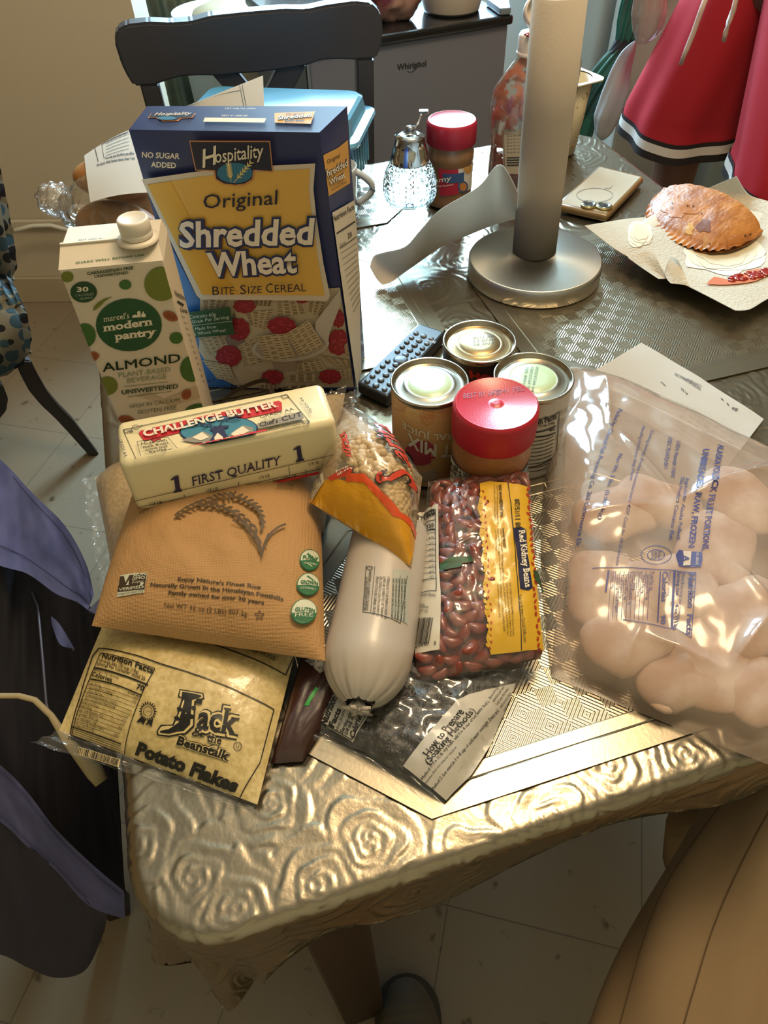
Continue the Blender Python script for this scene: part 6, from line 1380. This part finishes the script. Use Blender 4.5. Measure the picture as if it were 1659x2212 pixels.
rzc = math.atan2(hd.y, hd.x); mb = MB(); mb.box(seat, .46, .42, .045, CHB, bev=.012, rz=rzc); mb.build('seat', t)
for s_ in (-1, 1):
    mb = MB(); mb.box(seat + hd * (s_ * .195) - nn * .18 - V((0, 0, TZ - .30)), .04, .04, TZ - .30, CHB, bev=.004, rz=rzc); mb.build('leg', t)

# ================================================================== patterned chair at the left
pm = bpy.data.materials.new('dotted_upholstery'); pm.use_nodes = True; nt = pm.node_tree; b_ = nt.nodes['Principled BSDF']; L = nt.links.new; b_.inputs['Roughness'].default_value = .9
tc = nt.nodes.new('ShaderNodeTexCoord'); vo = nt.nodes.new('ShaderNodeTexVoronoi'); vo.inputs['Scale'].default_value = 30; vo.inputs['Randomness'].default_value = .30; L(tc.outputs['Object'], vo.inputs['Vector'])
vd = nt.nodes.new('ShaderNodeTexVoronoi'); vd.feature = 'F1'; vd.inputs['Scale'].default_value = 30; vd.inputs['Randomness'].default_value = .30; L(tc.outputs['Object'], vd.inputs['Vector'])
rp = nt.nodes.new('ShaderNodeValToRGB'); rp.color_ramp.interpolation = 'CONSTANT'; rp.color_ramp.elements[0].color = lin('#16161a'); rp.color_ramp.elements[1].position = .45; rp.color_ramp.elements[1].color = lin('#35505c'); L(vo.outputs['Color'], rp.inputs['Fac'])
gt = nt.nodes.new('ShaderNodeMath'); gt.operation = 'LESS_THAN'; gt.inputs[1].default_value = .50; L(vd.outputs['Distance'], gt.inputs[0])
mx = nt.nodes.new('ShaderNodeMixRGB'); mx.inputs[1].default_value = lin('#7d7868'); L(gt.outputs[0], mx.inputs[0]); L(rp.outputs['Color'], mx.inputs[2]); L(mx.outputs[0], b_.inputs['Base Color'])
t = thing('upholstered_chair', P(0, 800, -.75), 'armless chair in teal and black dotted fabric beside the left wall', 'chair')
p0 = P(70, 700, -.29); vr = V((p0.x, p0.y, 0)).normalized(); nC = vr
onC = lambda x, y, d=0.: PV(x, y, p0 + vr * d, nC)
seatp = [(-200, 668), (0, 657), (36, 654), (58, 668), (68, 705), (75, 758), (68, 785), (38, 810), (0, 830), (-200, 860)]
mb = MB(); mb.prism([onC(*q) for q in seatp], vr, .16, pm, bev=.018, smooth=True); mb.build('seat', t)
backp = [(-150, 230), (-30, 250), (-2, 330), (6, 382), (19, 433), (30, 506), (41, 563), (41, 604), (28, 624), (0, 630), (-150, 646)]
mb = MB(); mb.prism([onC(x, y, .14) for x, y in backp], vr + V((0, 0, .12)), .09, pm, bev=.016, smooth=True); mb.build('backrest', t)
DW = M('#241914', .4); dl = (P(206, 985, -.75) - p0).dot(vr)
pts = [(50, 775, 17), (62, 805, 20), (84, 845, 21), (110, 876, 21), (140, 905, 20), (165, 935, 17), (187, 962, 15), (206, 985, 13)]
mb = MB(); mb.prism([onC(x - w_, y, dl) for x, y, w_ in pts] + [onC(x + w_, y + w_ * .3, dl) for x, y, w_ in pts[::-1]], vr, .03, DW, bev=.003); mb.build('leg', t)
dl = (P(-60, 1010, -.75) - p0).dot(vr)
mb = MB(); mb.prism([onC(x, y, dl) for x, y in ((-40, 830), (6, 832), (18, 862), (14, 888), (0, 905), (-40, 1008), (-70, 1010))], vr, .03, DW, bev=.003); mb.build('leg', t)
mb = MB(); mb.prism([onC(x, y, .145) for x, y in ((-90, 625), (28, 622), (28, 662), (-90, 665))], vr, .04, DW, bev=.003); mb.build('back_support', t)

# ================================================================== jacket over a dark chair, near left
def rib(top, bot, zt, zb, n=40, m=14, wob=.004, seed=0.):
    """cloth between two edges given as pixels with heights"""
    A_ = [P(x, y, z) for (x, y), z in zip(top, zt)]; B_ = [P(x, y, z) for (x, y), z in zip(bot, zb)]
    def g(a, b):
        q = crm(A_, a * (len(A_) - 1)).lerp(crm(B_, a * (len(B_) - 1)), b)
        return q + (CAM - q).normalized() * (wob * (nz((a * 5 + seed, b * 2, seed)) + .5 * nz((a * 13, b * 4 + seed, 1))))
    return g
def sheetgrid(mb, g, mat, n=48, m=16, th=.0025):
    mb.grid(g, n, m, mat); mb.grid(lambda a, b: (lambda q: q - (CAM - q).normalized() * th)(g(1 - a, b)), n, m, mat)
DEN = M('#6d76b4', .85, bump=(700, .3, .0008), mix=('#59629f', 18, .4, .62)); DEN2 = M('#45466a', .85, bump=(700, .3, .0008)); LIN = M('#15131c', .9, bump=(300, .2, .001)); STI = M('#2d3054', .8)
jc = P(60, 1500, -.25); jc.z = 0
t = thing('jacket', V((jc.x - .1, jc.y, .45)), 'blue cloth jacket with a dark lining hung over the chair at the near left', 'jacket')
g = rib([(-120, 900), (0, 992), (70, 1065), (140, 1135), (185, 1215), (203, 1285)], [(-120, 1180), (0, 1222), (60, 1240), (120, 1282), (165, 1300), (190, 1318)], [.02, .03, .035, .03, .02, .005], [-.03, -.02, -.02, -.02, -.015, -.01], wob=.005)
mb = MB(); sheetgrid(mb, g, DEN, 60, 24); S = Surf(g, 16); p = Print(mb, S, first=.0012)
pts = [(0, 1178), (40, 1196), (80, 1220), (120, 1248), (160, 1278), (190, 1302)]; p.path(pts, 1.6, STI); p.path([(30, 1030), (90, 1100), (150, 1170), (188, 1250)], 1.4, STI)
mb.build('collar_band', t)
g = rib([(-120, 1160), (0, 1205), (60, 1230), (130, 1275), (185, 1305), (235, 1330)], [(-120, 1900), (0, 1900), (90, 1900), (180, 1920), (262, 1930), (270, 1930)], [-.03, -.03, -.04, -.06, -.08, -.10], [-.22, -.22, -.24, -.26, -.26, -.26], wob=.016, seed=4)
mb = MB(); sheetgrid(mb, g, LIN, 60, 40); mb.build('lining', t)
g = rib([(-120, 1560), (0, 1652), (60, 1712), (120, 1790), (200, 1868), (268, 1925)], [(-120, 1700), (0, 1775), (60, 1830), (120, 1880), (190, 1955), (270, 1985)], [-.10, -.10, -.105, -.11, -.115, -.12], [-.13, -.13, -.135, -.14, -.14, -.145], wob=.003, seed=8)
mb = MB(); sheetgrid(mb, g, DEN2, 60, 12); S = Surf(g, 16); p = Print(mb, S, first=.0012); p.path([(0, 1664), (60, 1724), (120, 1800), (200, 1880), (262, 1932)], 1.6, STI); p.path([(0, 1760), (60, 1815), (120, 1868), (190, 1940)], 1.6, STI); mb.build('hem_band', t)
g = rib([(-120, 1695), (0, 1770), (60, 1826), (120, 1876), (190, 1950), (232, 1972)], [(-120, 2040), (0, 2062), (60, 2090), (120, 2112), (185, 2095), (226, 2010)], [-.13, -.13, -.135, -.14, -.14, -.145], [-.26, -.26, -.27, -.27, -.26, -.22], wob=.008, seed=3)
mb = MB(); sheetgrid(mb, g, M('#2a2633', .9), 50, 24); mb.build('cloth_body', t)
for px, z in (([(62, 1262), (82, 1310), (92, 1420), (100, 1520), (112, 1560)], -.06), ([(120, 1342), (140, 1370), (160, 1405)], -.07)):
    mb = MB(); mb.tube([P(x, y, z) for x, y in px], .0012, M('#4a4652', .5)); mb.build('zipper', t)
mb = MB(); sheetgrid(mb, rib([(110, 1330), (130, 1350), (160, 1400)], [(112, 1350), (128, 1390), (150, 1400)], [-.05] * 3, [-.06] * 3, wob=.001), DEN, 10, 6); mb.build('inner_facing', t)
CRD = M('#9d8c66', .6); mb = MB()
mb.tube([P(-30, 1508, -.04), P(0, 1503, -.04), P(40, 1503, -.04), P(75, 1512, -.045), P(110, 1545, -.05), P(145, 1600, -.06), P(180, 1640, -.07), P(205, 1668, -.075), P(220, 1690, -.08)], [.0028] * 5 + [.004, .006, .0075, .006], CRD, 10, flat=.6)
solo(mb, 'hanger', P(110, 1560, -.05), 'cream plastic hanger arm poking out of the dark jacket lining', 'hanger')
mb = MB(); g = quad(P(190, 1318, .004), P(243, 1345, .004), P(262, 1280, .010), P(240, 1268, .010)); mb.grid(g, 6, 6, M('#4a5070', .4, coat=.4)); mb.grid(lambda a, b: g(1 - a, b) - V((0, 0, .003)), 6, 6, M('#39406a', .4)); p = Print(mb, Surf(g, 8), first=.0006); p.poly([(210, 1312), (222, 1300), (234, 1306), (224, 1322)], M('#8d8a6c', .5))
solo(mb, 'packet', P(220, 1310, .004), 'small flat blue packet peeking out under the tan rice bag', 'packet')
# the chair that carries it
t = thing('dining_chair', V((jc.x - .22, jc.y + .0, 0)), 'dark chair under the blue jacket at the near left', 'chair'); o0 = WL[t]
mb = MB(); mb.box(o0 + V((0, 0, .43)), .40, .40, .04, DW, bev=.01, rz=R(15)); mb.build('seat', t)
for sx in (-1, 1):
    for sy in (-1, 1):
        mb = MB(); mb.box(o0 + Matrix.Rotation(R(15), 3, 'Z') @ V((sx * .17, sy * .17, 0)), .035, .035, .43, DW, bev=.003, rz=R(15)); mb.build('leg', t)
mb = MB(); mb.box(o0 + Matrix.Rotation(R(15), 3, 'Z') @ V((-.18, 0, .47)), .03, .38, .30, DW, bev=.006, rz=R(15)); mb.build('backrest', t)

# ================================================================== compact refrigerator and what stands on it
fa, fb = P(668, 124, .066), P(1098, 54, .066); fd = (fb - fa); fd.z = 0; wf = fd.length; fd.normalize(); fn_ = V((-fd.y, fd.x, 0))
t = thing('compact_refrigerator', V(((fa.x + fb.x) / 2, (fa.y + fb.y) / 2 + .2, 0)), 'dark grey compact refrigerator with a black top behind the table', 'refrigerator')
def fbox(mb, a0, a1, d0, d1, z0, z1, mat, bev=.004): mb.hexa([V((fa.x, fa.y, TZ)) + fd * a + fn_ * d + V((0, 0, z)) for z in (z0, z1) for a, d in ((a0, d0), (a1, d0), (a1, d1), (a0, d1))], mat, bev)
FRG = M('#777c8a', .40, metal=.25, coat=.15)
mb = MB(); fbox(mb, 0, wf, .03, .46, -.74, .066, M('#2b2c31', .45)); mb.build('cabinet', t)
mb = MB(); fbox(mb, 0, wf, 0, .028, -.70, .066, FRG); S = Surf(quad(*[V((fa.x, fa.y, TZ)) + fd * a + V((0, 0, z)) for a, z in ((0, -.70), (wf, -.70), (wf, .066), (0, .066))]), 30); p = Print(mb, S, zoomer(560, 0, .35564), first=.0012)
LG = M('#23242a', .4); p.text('Whirlpool', (840, 425), (1016, 400), (836, 388), LG, .02, .1); p.path([(900, 430), (912, 440), (935, 432), (955, 412), (975, 375), (955, 385), (940, 405)], 3, LG); mb.build('door', t)
mb = MB(); fbox(mb, -.004, wf + .006, -.012, .47, .068, .088, M('#131418', .16, coat=.5), .006); mb.build('top', t)
ft = lambda px, py, z=.085: P(px, py, z)
POTM = M('#b5aca0', .5)
ce = P(975, 22, .0885)
t = thing('cooking_pot', ce, 'cream pot with a dark foot on top of the refrigerator', 'pot')
mb = MB(); mb.lathe([(0, 0), (.062, 0), (.064, .005)], M('#5a5752', .4), ce, 48); mb.lathe([(.064, .005), (.068, .02), (.072, .05), (.072, .10), (.069, .104)], POTM, ce, 56); mb.build('pot_body', t)
mb = MB(); mb.lathe([(.073, .102), (.073, .108), (.05, .122), (.012, .130), (.010, .142), (0, .144)], POTM, ce, 48); mb.build('lid', t)
q = P(845, 42, .0885)
mb = MB()
def bagk(k_, s_):
    def fn(v_):
        n_ = v_.normalized(); return v_ * (1 + .16 * nz(n_ * k_ + V((s_, 0, 0))) + .05 * nz(n_ * k_ * 3.5))
    return fn
mb.ball(q + V((0, .0, .055)), .070, .05, .060, M('#6b2f3b', .3, coat=.6, mix=('#c09a8c', 12, .45, .6)), nu=40, nv=26, fn=bagk(2.2, 1)); solo(mb, 'snack_bag', q, 'red and white plastic food bag slumped on the refrigerator', 'bag')
cs = [P(1080, 34, .0885), P(1103, 32, .0885), P(1098, 8, .0885), P(1050, 12, .0885)]
mb = MB(); mb.hexa(cs + [v_ + V((0, 0, .014)) for v_ in cs], M('#6d7883', .35), .003); solo(mb, 'gadget_case', cs[0], 'flat grey case at the right edge of the refrigerator top', 'case')
q = P(650, -5, .085); 
mb = MB(); mb.ball(V((q.x, q.y + .05, TZ + .14)), .10, .05, .055, film('crinkle_film', haze=.45, hazecol='#a8a5b5', base=.16, edge=.8, bump=(60, 1., .006)), nu=40, nv=26, fn=bagk(2.6, 7)); solo(mb, 'plastic_bag', V((q.x, q.y + .05, TZ + .09)), 'crinkled clear plastic bag behind the chair crest rail', 'bag')
# white bin with a tan lid, cardboard carton, olive drape left of the refrigerator
ce = V((-.28, 2.15, 0))
qb = PV(480, 30, (0, 2.65, 0), V((0, 1, 0)))
t = thing('waste_bin', V((qb.x, 2.66, 0)), 'white lined bin behind the dark wooden chair', 'bin'); o0 = WL[t]
mb = MB(); mb.lathe([(0, 0), (.12, 0), (.15, qb.z - .02), (.155, qb.z - .02), (.153, qb.z), (.145, qb.z), (.14, qb.z - .04)], M('#c9c8c6', .4), o0, 48); mb.build('bin_body', t)
mb = MB()
mb.grid(lambda a, b: o0 + V((math.cos(a * 2 * math.pi) * (.157 + .012 * b + .006 * math.sin(a * 40) * b), math.sin(a * 2 * math.pi) * (.157 + .012 * b + .006 * math.sin(a * 40) * b), qb.z + .01 - .13 * b)), 80, 10, M('#cfd6da', .35, coat=.4), True, cu=True)
mb.grid(lambda a, b: o0 + V((math.cos(a * 2 * math.pi) * (.157 - .03 * b), math.sin(a * 2 * math.pi) * (.157 - .03 * b), qb.z + .01 - .05 * b + .01 * math.sin(a * 25) * b)), 80, 6, M('#cfd6da', .35, coat=.4), True, cu=True); mb.build('bin_liner', t)
mb = MB(); mb.lathe([(0, .03), (.06, .028), (.11, .01), (.115, 0), (.11, -.004)], M('#8f7d60', .7), o0 + V((.02, 0, qb.z + .0)), 40); mb.build('lid', t)
qc = PV(575, 170, (0, 2.27, 0), V((0, 1, 0)))
mb = MB(); mb.box(V((qc.x - .02, 2.34, 0)), .16, .14, qc.z + .03, M('#8e7f68', .8), bev=.003); S = Surf(quad(V((qc.x - .10, 2.27, 0)), V((qc.x + .06, 2.27, 0)), V((qc.x + .06, 2.27, qc.z + .03)), V((qc.x - .10, 2.27, qc.z + .03))), 20); p = Print(mb, S, first=.001); p.poly([(572, 155), (603, 150), (596, 174), (572, 177)], M('#a33b44', .5)); p.up(); p.text('FRAGILE', (577, 168), (596, 165), (577, 161), WHT)
solo(mb, 'cardboard_carton', V((qc.x - .02, 2.34, 0)), 'tan cardboard carton with a red sticker seen under the chair rail', 'carton')
DRP = M('#6b6a54', .75, mix=('#4f5348', 9, .4, .6))
def drape(x0, x1, y, z0, z1, amp, n, mat, name, label, cat, top=.0):
    mb = MB(); f_ = lambda a, b, d=0: V((x0 + (x1 - x0) * a, y + amp * math.sin(a * n * 2 * math.pi + .6 * b) * (.6 + .4 * b) + d, z0 + (z1 - z0) * (1 - b)))
    mb.grid(lambda a, b: f_(a, b), 100, 20, mat); mb.grid(lambda a, b: f_(1 - a, b, .004), 100, 20, mat); return solo(mb, name, V(((x0 + x1) / 2, y, z0)), label, cat)
xl = PV(318, 60, (0, 2.85, 0), V((0, 1, 0))).x; xr = PV(405, 60, (0, 2.85, 0), V((0, 1, 0))).x
drape(xl - .02, xr + .08, 2.85, .02, 2.3, .018, 4, DRP, 'olive_drape', 'long olive drape hanging at the end of the beige wall', 'curtain')
xl = PV(1225, 200, (0, 2.75, 0), V((0, 1, 0))).x; xr = PV(1700, 200, (0, 2.75, 0), V((0, 1, 0))).x
CUR = M('#aebcc4', .8)
drape(xl - .15, xr + .5, 2.75, .02, 2.3, .022, 11, CUR, 'window_curtain', 'long pale bluish white curtain behind the hanging umbrella', 'curtain')
mb = MB(); q = P(1475, 470, -.75); mb.box(V((PV(1418, 300, (0, 2.42, 0), V((0, 1, 0))).x, 2.52, 0)), .30, .24, .80, M('#a9a59c', .5), bev=.012); solo(mb, 'white_cabinet', V((1.0, 2.52, 0)), 'plain pale cabinet behind the red shorts', 'cabinet')

# folded green umbrella, its pale sleeve, a tied white bag, all hanging in front of the curtain
hp = V((0, 2.2, 0)); hn = V((0, 1, 0)); H_ = lambda x, y, d=0.: PV(x, y, hp + V((0, d, 0)), hn)
def folded(pts, mat, pleat=.22, n=40, k=9, d=0.):
    c_ = [(H_(x, y, d), (H_(x + r_, y, d) - H_(x - r_, y, d)).length / 2) for x, y, r_ in pts]
    mb = MB(); m_ = len(c_) - 1
    def g(a, b):
        x = b * m_; i = min(int(x), m_ - 1); q = crm([e[0] for e in c_], x); r_ = c_[i][1] + (c_[i + 1][1] - c_[i][1]) * (x - i); r_ *= 1 + pleat * math.sin(a * 2 * math.pi * k + b * 5) * .6
        return q + V((math.cos(a * 2 * math.pi) * r_, math.sin(a * 2 * math.pi) * r_ * .6, 0))
    mb.grid(g, 90, n, mat, True, cu=True); return mb
t = thing('umbrella', H_(1300, 300), 'folded dark green umbrella with a black strap hanging before the curtain', 'umbrella')
GRNU = M('#1f5c4c', .45, coat=.2, mix=('#123a33', 10, .42, .6))
mb = folded([(1395, -60, 22), (1372, 0, 26), (1362, 45, 26), (1348, 95, 19), (1325, 130, 26), (1290, 180, 30), (1262, 230, 34), (1240, 290, 36), (1220, 380, 26)], GRNU, d=.14); mb.build('canopy', t)
mb = folded([(1352, 84, 22), (1345, 97, 22), (1338, 110, 23)], M('#17181b', .6), .05, 6, d=.14); mb.build('strap', t)
mb = folded([(1372, 88, 2), (1358, 110, 14), (1342, 150, 20), (1328, 200, 26), (1312, 250, 27), (1303, 288, 17), (1300, 303, 2)], M('#a3a3a6', .7), .16, 30, 4, d=-.02); solo(mb, 'cloth_sleeve', H_(1320, 200), 'pale grey cloth sleeve hanging beside the green umbrella', 'sleeve')
mb = folded([(1410, -70, 20), (1405, -10, 34), (1402, 30, 36), (1398, 65, 30), (1390, 88, 16), (1384, 97, 2)], film('white_bag', haze=.7, hazecol='#a99c98', base=.08, edge=.6, bump=(25, .6, .01)), .10, 30, 6, d=-.14); solo(mb, 'plastic_bag', H_(1402, 40), 'knotted whitish plastic bag hanging beside the red shorts', 'bag')
mb = MB(); mb.tube([H_(1372, -80, .05), H_(1410, -85, .05), H_(1440, -80, .05)], .01, M('#9aa0a4', .3, metal=.8)); mb.box(H_(1405, -90, .06), .18, .02, .02, M('#8b8f92', .4)); solo(mb, 'wall_hook_rail', H_(1405, -85, .05), 'hook rail carrying the umbrella and bags', 'hook')

# ================================================================== person standing beyond the table
SKIN = M('#6b4535', .55, mix=('#7a5140', 12, .4, .6))
hp2 = P(1500, 270, -.2); fy = hp2.y
lc = P(1492, 300, -.22); rc = P(1742, 425, -.22)
fl_ = V((lc.x, lc.y + .05, 0)); fr_ = V((rc.x - .0, rc.y + .05, 0)); pel = (fl_ + fr_) / 2
t = thing('person', V((pel.x, pel.y, 0)), 'standing person in red shorts with white and black hem, seen from waist to knees', 'person')
def skinned(name, verts, edges, rad, mat, parent, root, sub=2):
    me = bpy.data.meshes.new(name); o_ = bpy.data.objects.new(name, me); COL.objects.link(o_); o_.parent = parent; base_ = WL[parent]; WL[o_] = base_
    me.from_pydata([V(v_) - base_ for v_ in verts], edges, []); me.materials.append(mat)
    md = o_.modifiers.new('skin', 'SKIN'); md.use_smooth_shade = True
    for i, r_ in enumerate(rad): me.skin_vertices[0].data[i].radius = r_; me.skin_vertices[0].data[i].use_root = (i == root)
    s_ = o_.modifiers.new('sub', 'SUBSURF'); s_.levels = sub; s_.render_levels = sub
    return o_
hw = (fr_ - fl_) / 2; pz = lambda c_, z: V((c_.x, c_.y, z))
hipL, hipR = pel - hw * .72, pel + hw * .72
fwd = V((-.35, -.94, 0))
vs = [pz(pel, .98), pz(pel, 1.10), pz(pel, 1.24), pz(pel, 1.38), pz(pel, 1.46)]
ed = [(0, 1), (1, 2), (2, 3), (3, 4)]; rd = [(.15, .11), (.14, .10), (.15, .11), (.16, .11), (.07, .07)]
for hip, ft_ in ((hipL, fl_), (hipR, fr_)):
    n0 = len(vs); vs += [pz(hip, .88), pz(hip.lerp(ft_, .7), .68), pz(ft_, .50), pz(ft_, .44), pz(ft_, .30), pz(ft_, .10), pz(ft_, .045), pz(ft_, .04) + fwd * .09, pz(ft_, .03) + fwd * .17]
    ed += [(0, n0)] + [(n0 + i, n0 + i + 1) for i in range(8)]; rd += [(.10, .10), (.088, .088), (.066, .066), (.062, .062), (.060, .064), (.042, .045), (.042, .042), (.045, .032), (.038, .022)]
skinned('body', vs, ed, rd, SKIN, t, 0)
REDM = M('#a81526', .8, bump=(600, .25, .0008)); TRW = M('#c9c2bd', .8); TRB = M('#1d1417', .8)
def shortleg(mb, ctr, hip, x0, flare, side):
    def g(a, b):
        th = a * 2 * math.pi; z = 1.02 - (1.02 - zh) * b; k = min(1, b * 1.6)
        c_ = V((pel.x, pel.y, 0)).lerp(V((ctr.x, ctr.y, 0)), min(1, .35 + b * .75))
        rx = .125 + (flare - .125) * b; ry = .115 + .03 * b
        fo = 1 + .05 * b * math.sin(th * 5 + side) + .03 * b * math.sin(th * 9 + 2 * side)
        return c_ + V((math.cos(th) * rx * fo, math.sin(th) * ry * fo, z + .035 * b * math.cos(th - 1.2)))
    mb.grid(g, 72, 30, REDM, True, cu=True)
    for b0, b1, m_ in ((.905, .925, TRB), (.925, .965, TRW), (.965, 1.0, TRB)):
        mb.grid(lambda a, b: g(a, b0 + (b1 - b0) * b) * 1 + V((math.cos(a * 2 * math.pi), math.sin(a * 2 * math.pi), 0)) * .0025, 72, 2, m_, True, cu=True)
zh = .535
mb = MB(); shortleg(mb, fl_, hipL, 0, .165, 0.); shortleg(mb, fr_, hipR, 0, .17, 2.)
o_ = mb.build('shorts', t)
for px in ([(1592, -10), (1585, 20), (1575, 45), (1568, 70), (1563, 90)], [(1526, -8), (1512, 30), (1498, 70), (1484, 105), (1470, 140)]):
    mb = MB(); mb.tube([PV(x, y, V((pel.x, pel.y - .185, 0)), V((0, 1, 0))) for x, y in px], [.0055] * (len(px) - 1) + [.004], M('#b9a29b', .8)); mb.build('drawstring', t)

# ================================================================== the seated person at the near side of the table
TRO = M('#8f7759', .85, bump=(900, .25, .0006)); SOCK = M('#4a3b2c', .85)
t = thing('person', P(1560, 2200, -.30), 'seated person in khaki trousers at the lower right, only one leg and a shoe showing', 'person')
kA, kB, kC = P(1790, 1690, -.16), P(1600, 2090, -.235), P(1480, 2500, -.30)
def legf(a, b):
    """trouser leg: b runs from the knee back towards the hip"""
    q = crm([kA + V((.05, .09, -.02)), kA, kB, kC], b * 3); q1 = crm([kA + V((.05, .09, -.02)), kA, kB, kC], min(1, b + .03) * 3); q0 = crm([kA + V((.05, .09, -.02)), kA, kB, kC], max(0, b - .03) * 3)
    d = (q1 - q0).normalized(); s_ = d.cross(V((0, 0, 1))).normalized(); u_ = s_.cross(d); r_ = (.02 + .060 * min(1, b * 5) + .020 * b); th = a * 2 * math.pi - math.pi / 2
    wr = 1 + .05 * math.sin(th * 3 + b * 9) + .025 * math.sin(th * 7 - b * 14)
    for c0, w0, h0 in ((1.9 + .8 * b, .13, .14), (2.5 + .5 * b, .10, .10), (1.2 + .5 * b, .10, .06)): wr -= h0 * math.exp(-((th - c0) / w0) ** 2) * min(1, b * 4)
    wr += .012 * nz((th * 2.5, b * 7, 60))
    return q + s_ * (math.cos(th) * r_ * wr) + u_ * (math.sin(th) * r_ * wr * .85)
mb = MB(); mb.grid(legf, 160, 80, TRO, True, cu=True); S = Surf(lambda a, b: legf(a, b), 40); 
for a0 in (.33, .42, .52, .61, .70):
    mb.grid(lambda a, b: S.at(a0 + .0022 * a, .06 + .92 * b, .0009), 2, 70, M('#5c4930', .85))
mb.build('trouser_leg', t)
kn_ = kA + V((.03, .06, -.03)); mb = MB(); mb.tube([kn_, kn_ + V((.02, .05, -.18)), kn_ + V((.02, .02, -.40)), V((kn_.x + .02, kn_.y, .10))], [.075, .072, .066, .06], TRO, 24); mb.build('lower_trouser_leg', t)
ce = P(880, 2175, -.675)
SH = M('#5a5040', .75); SH2 = M('#40382c', .7)
mb = MB()
tdir = V((-.05, 1, 0)).normalized(); tsd = V((tdir.y, -tdir.x, 0))
def shoe(a, b):
    th = a * math.pi; y = .10 - .30 * b; w_ = .047 * math.sqrt(max(0, 1 - max(0, (.30 - b) / .30) ** 2.2)); hgt = (.050 + .03 * b) * math.sqrt(max(0, 1 - max(0, (.22 - b) / .22) ** 2))
    return V((ce.x, ce.y, .018)) + tdir * (y - .055) + tsd * (math.cos(th) * w_) + V((0, 0, math.sin(th) * hgt + .0012 * math.sin(b * 150) * math.sin(th)))
mb.grid(shoe, 30, 90, SH); 
sol = [V((ce.x, ce.y, .001)) + tdir * (.05 + .052 * math.cos(k * math.pi / 10) - .01) + tsd * (.052 * math.sin(k * math.pi / 10)) for k in range(-5, 6)]
sol = [V((ce.x, ce.y, 0.001)) + tdir * (y - .055) + tsd * x for x, y in [(.049 * math.sin(R(k)), .055 + .05 * math.cos(R(k))) for k in range(-90, 91, 12)] + [(.046, -.20), (-.046, -.20)]]
mb.prism(sol, (0, 0, 1), .018, SH2, bev=.002); mb.build('shoe', t)
mb = MB(); mb.tube([V((ce.x, ce.y - .20, .05)), V((ce.x + .01, ce.y - .23, .2)), V((ce.x + .05, ce.y - .26, .42))], [.04, .05, .06], TRO, 20); mb.build('lower_trouser_leg', t)
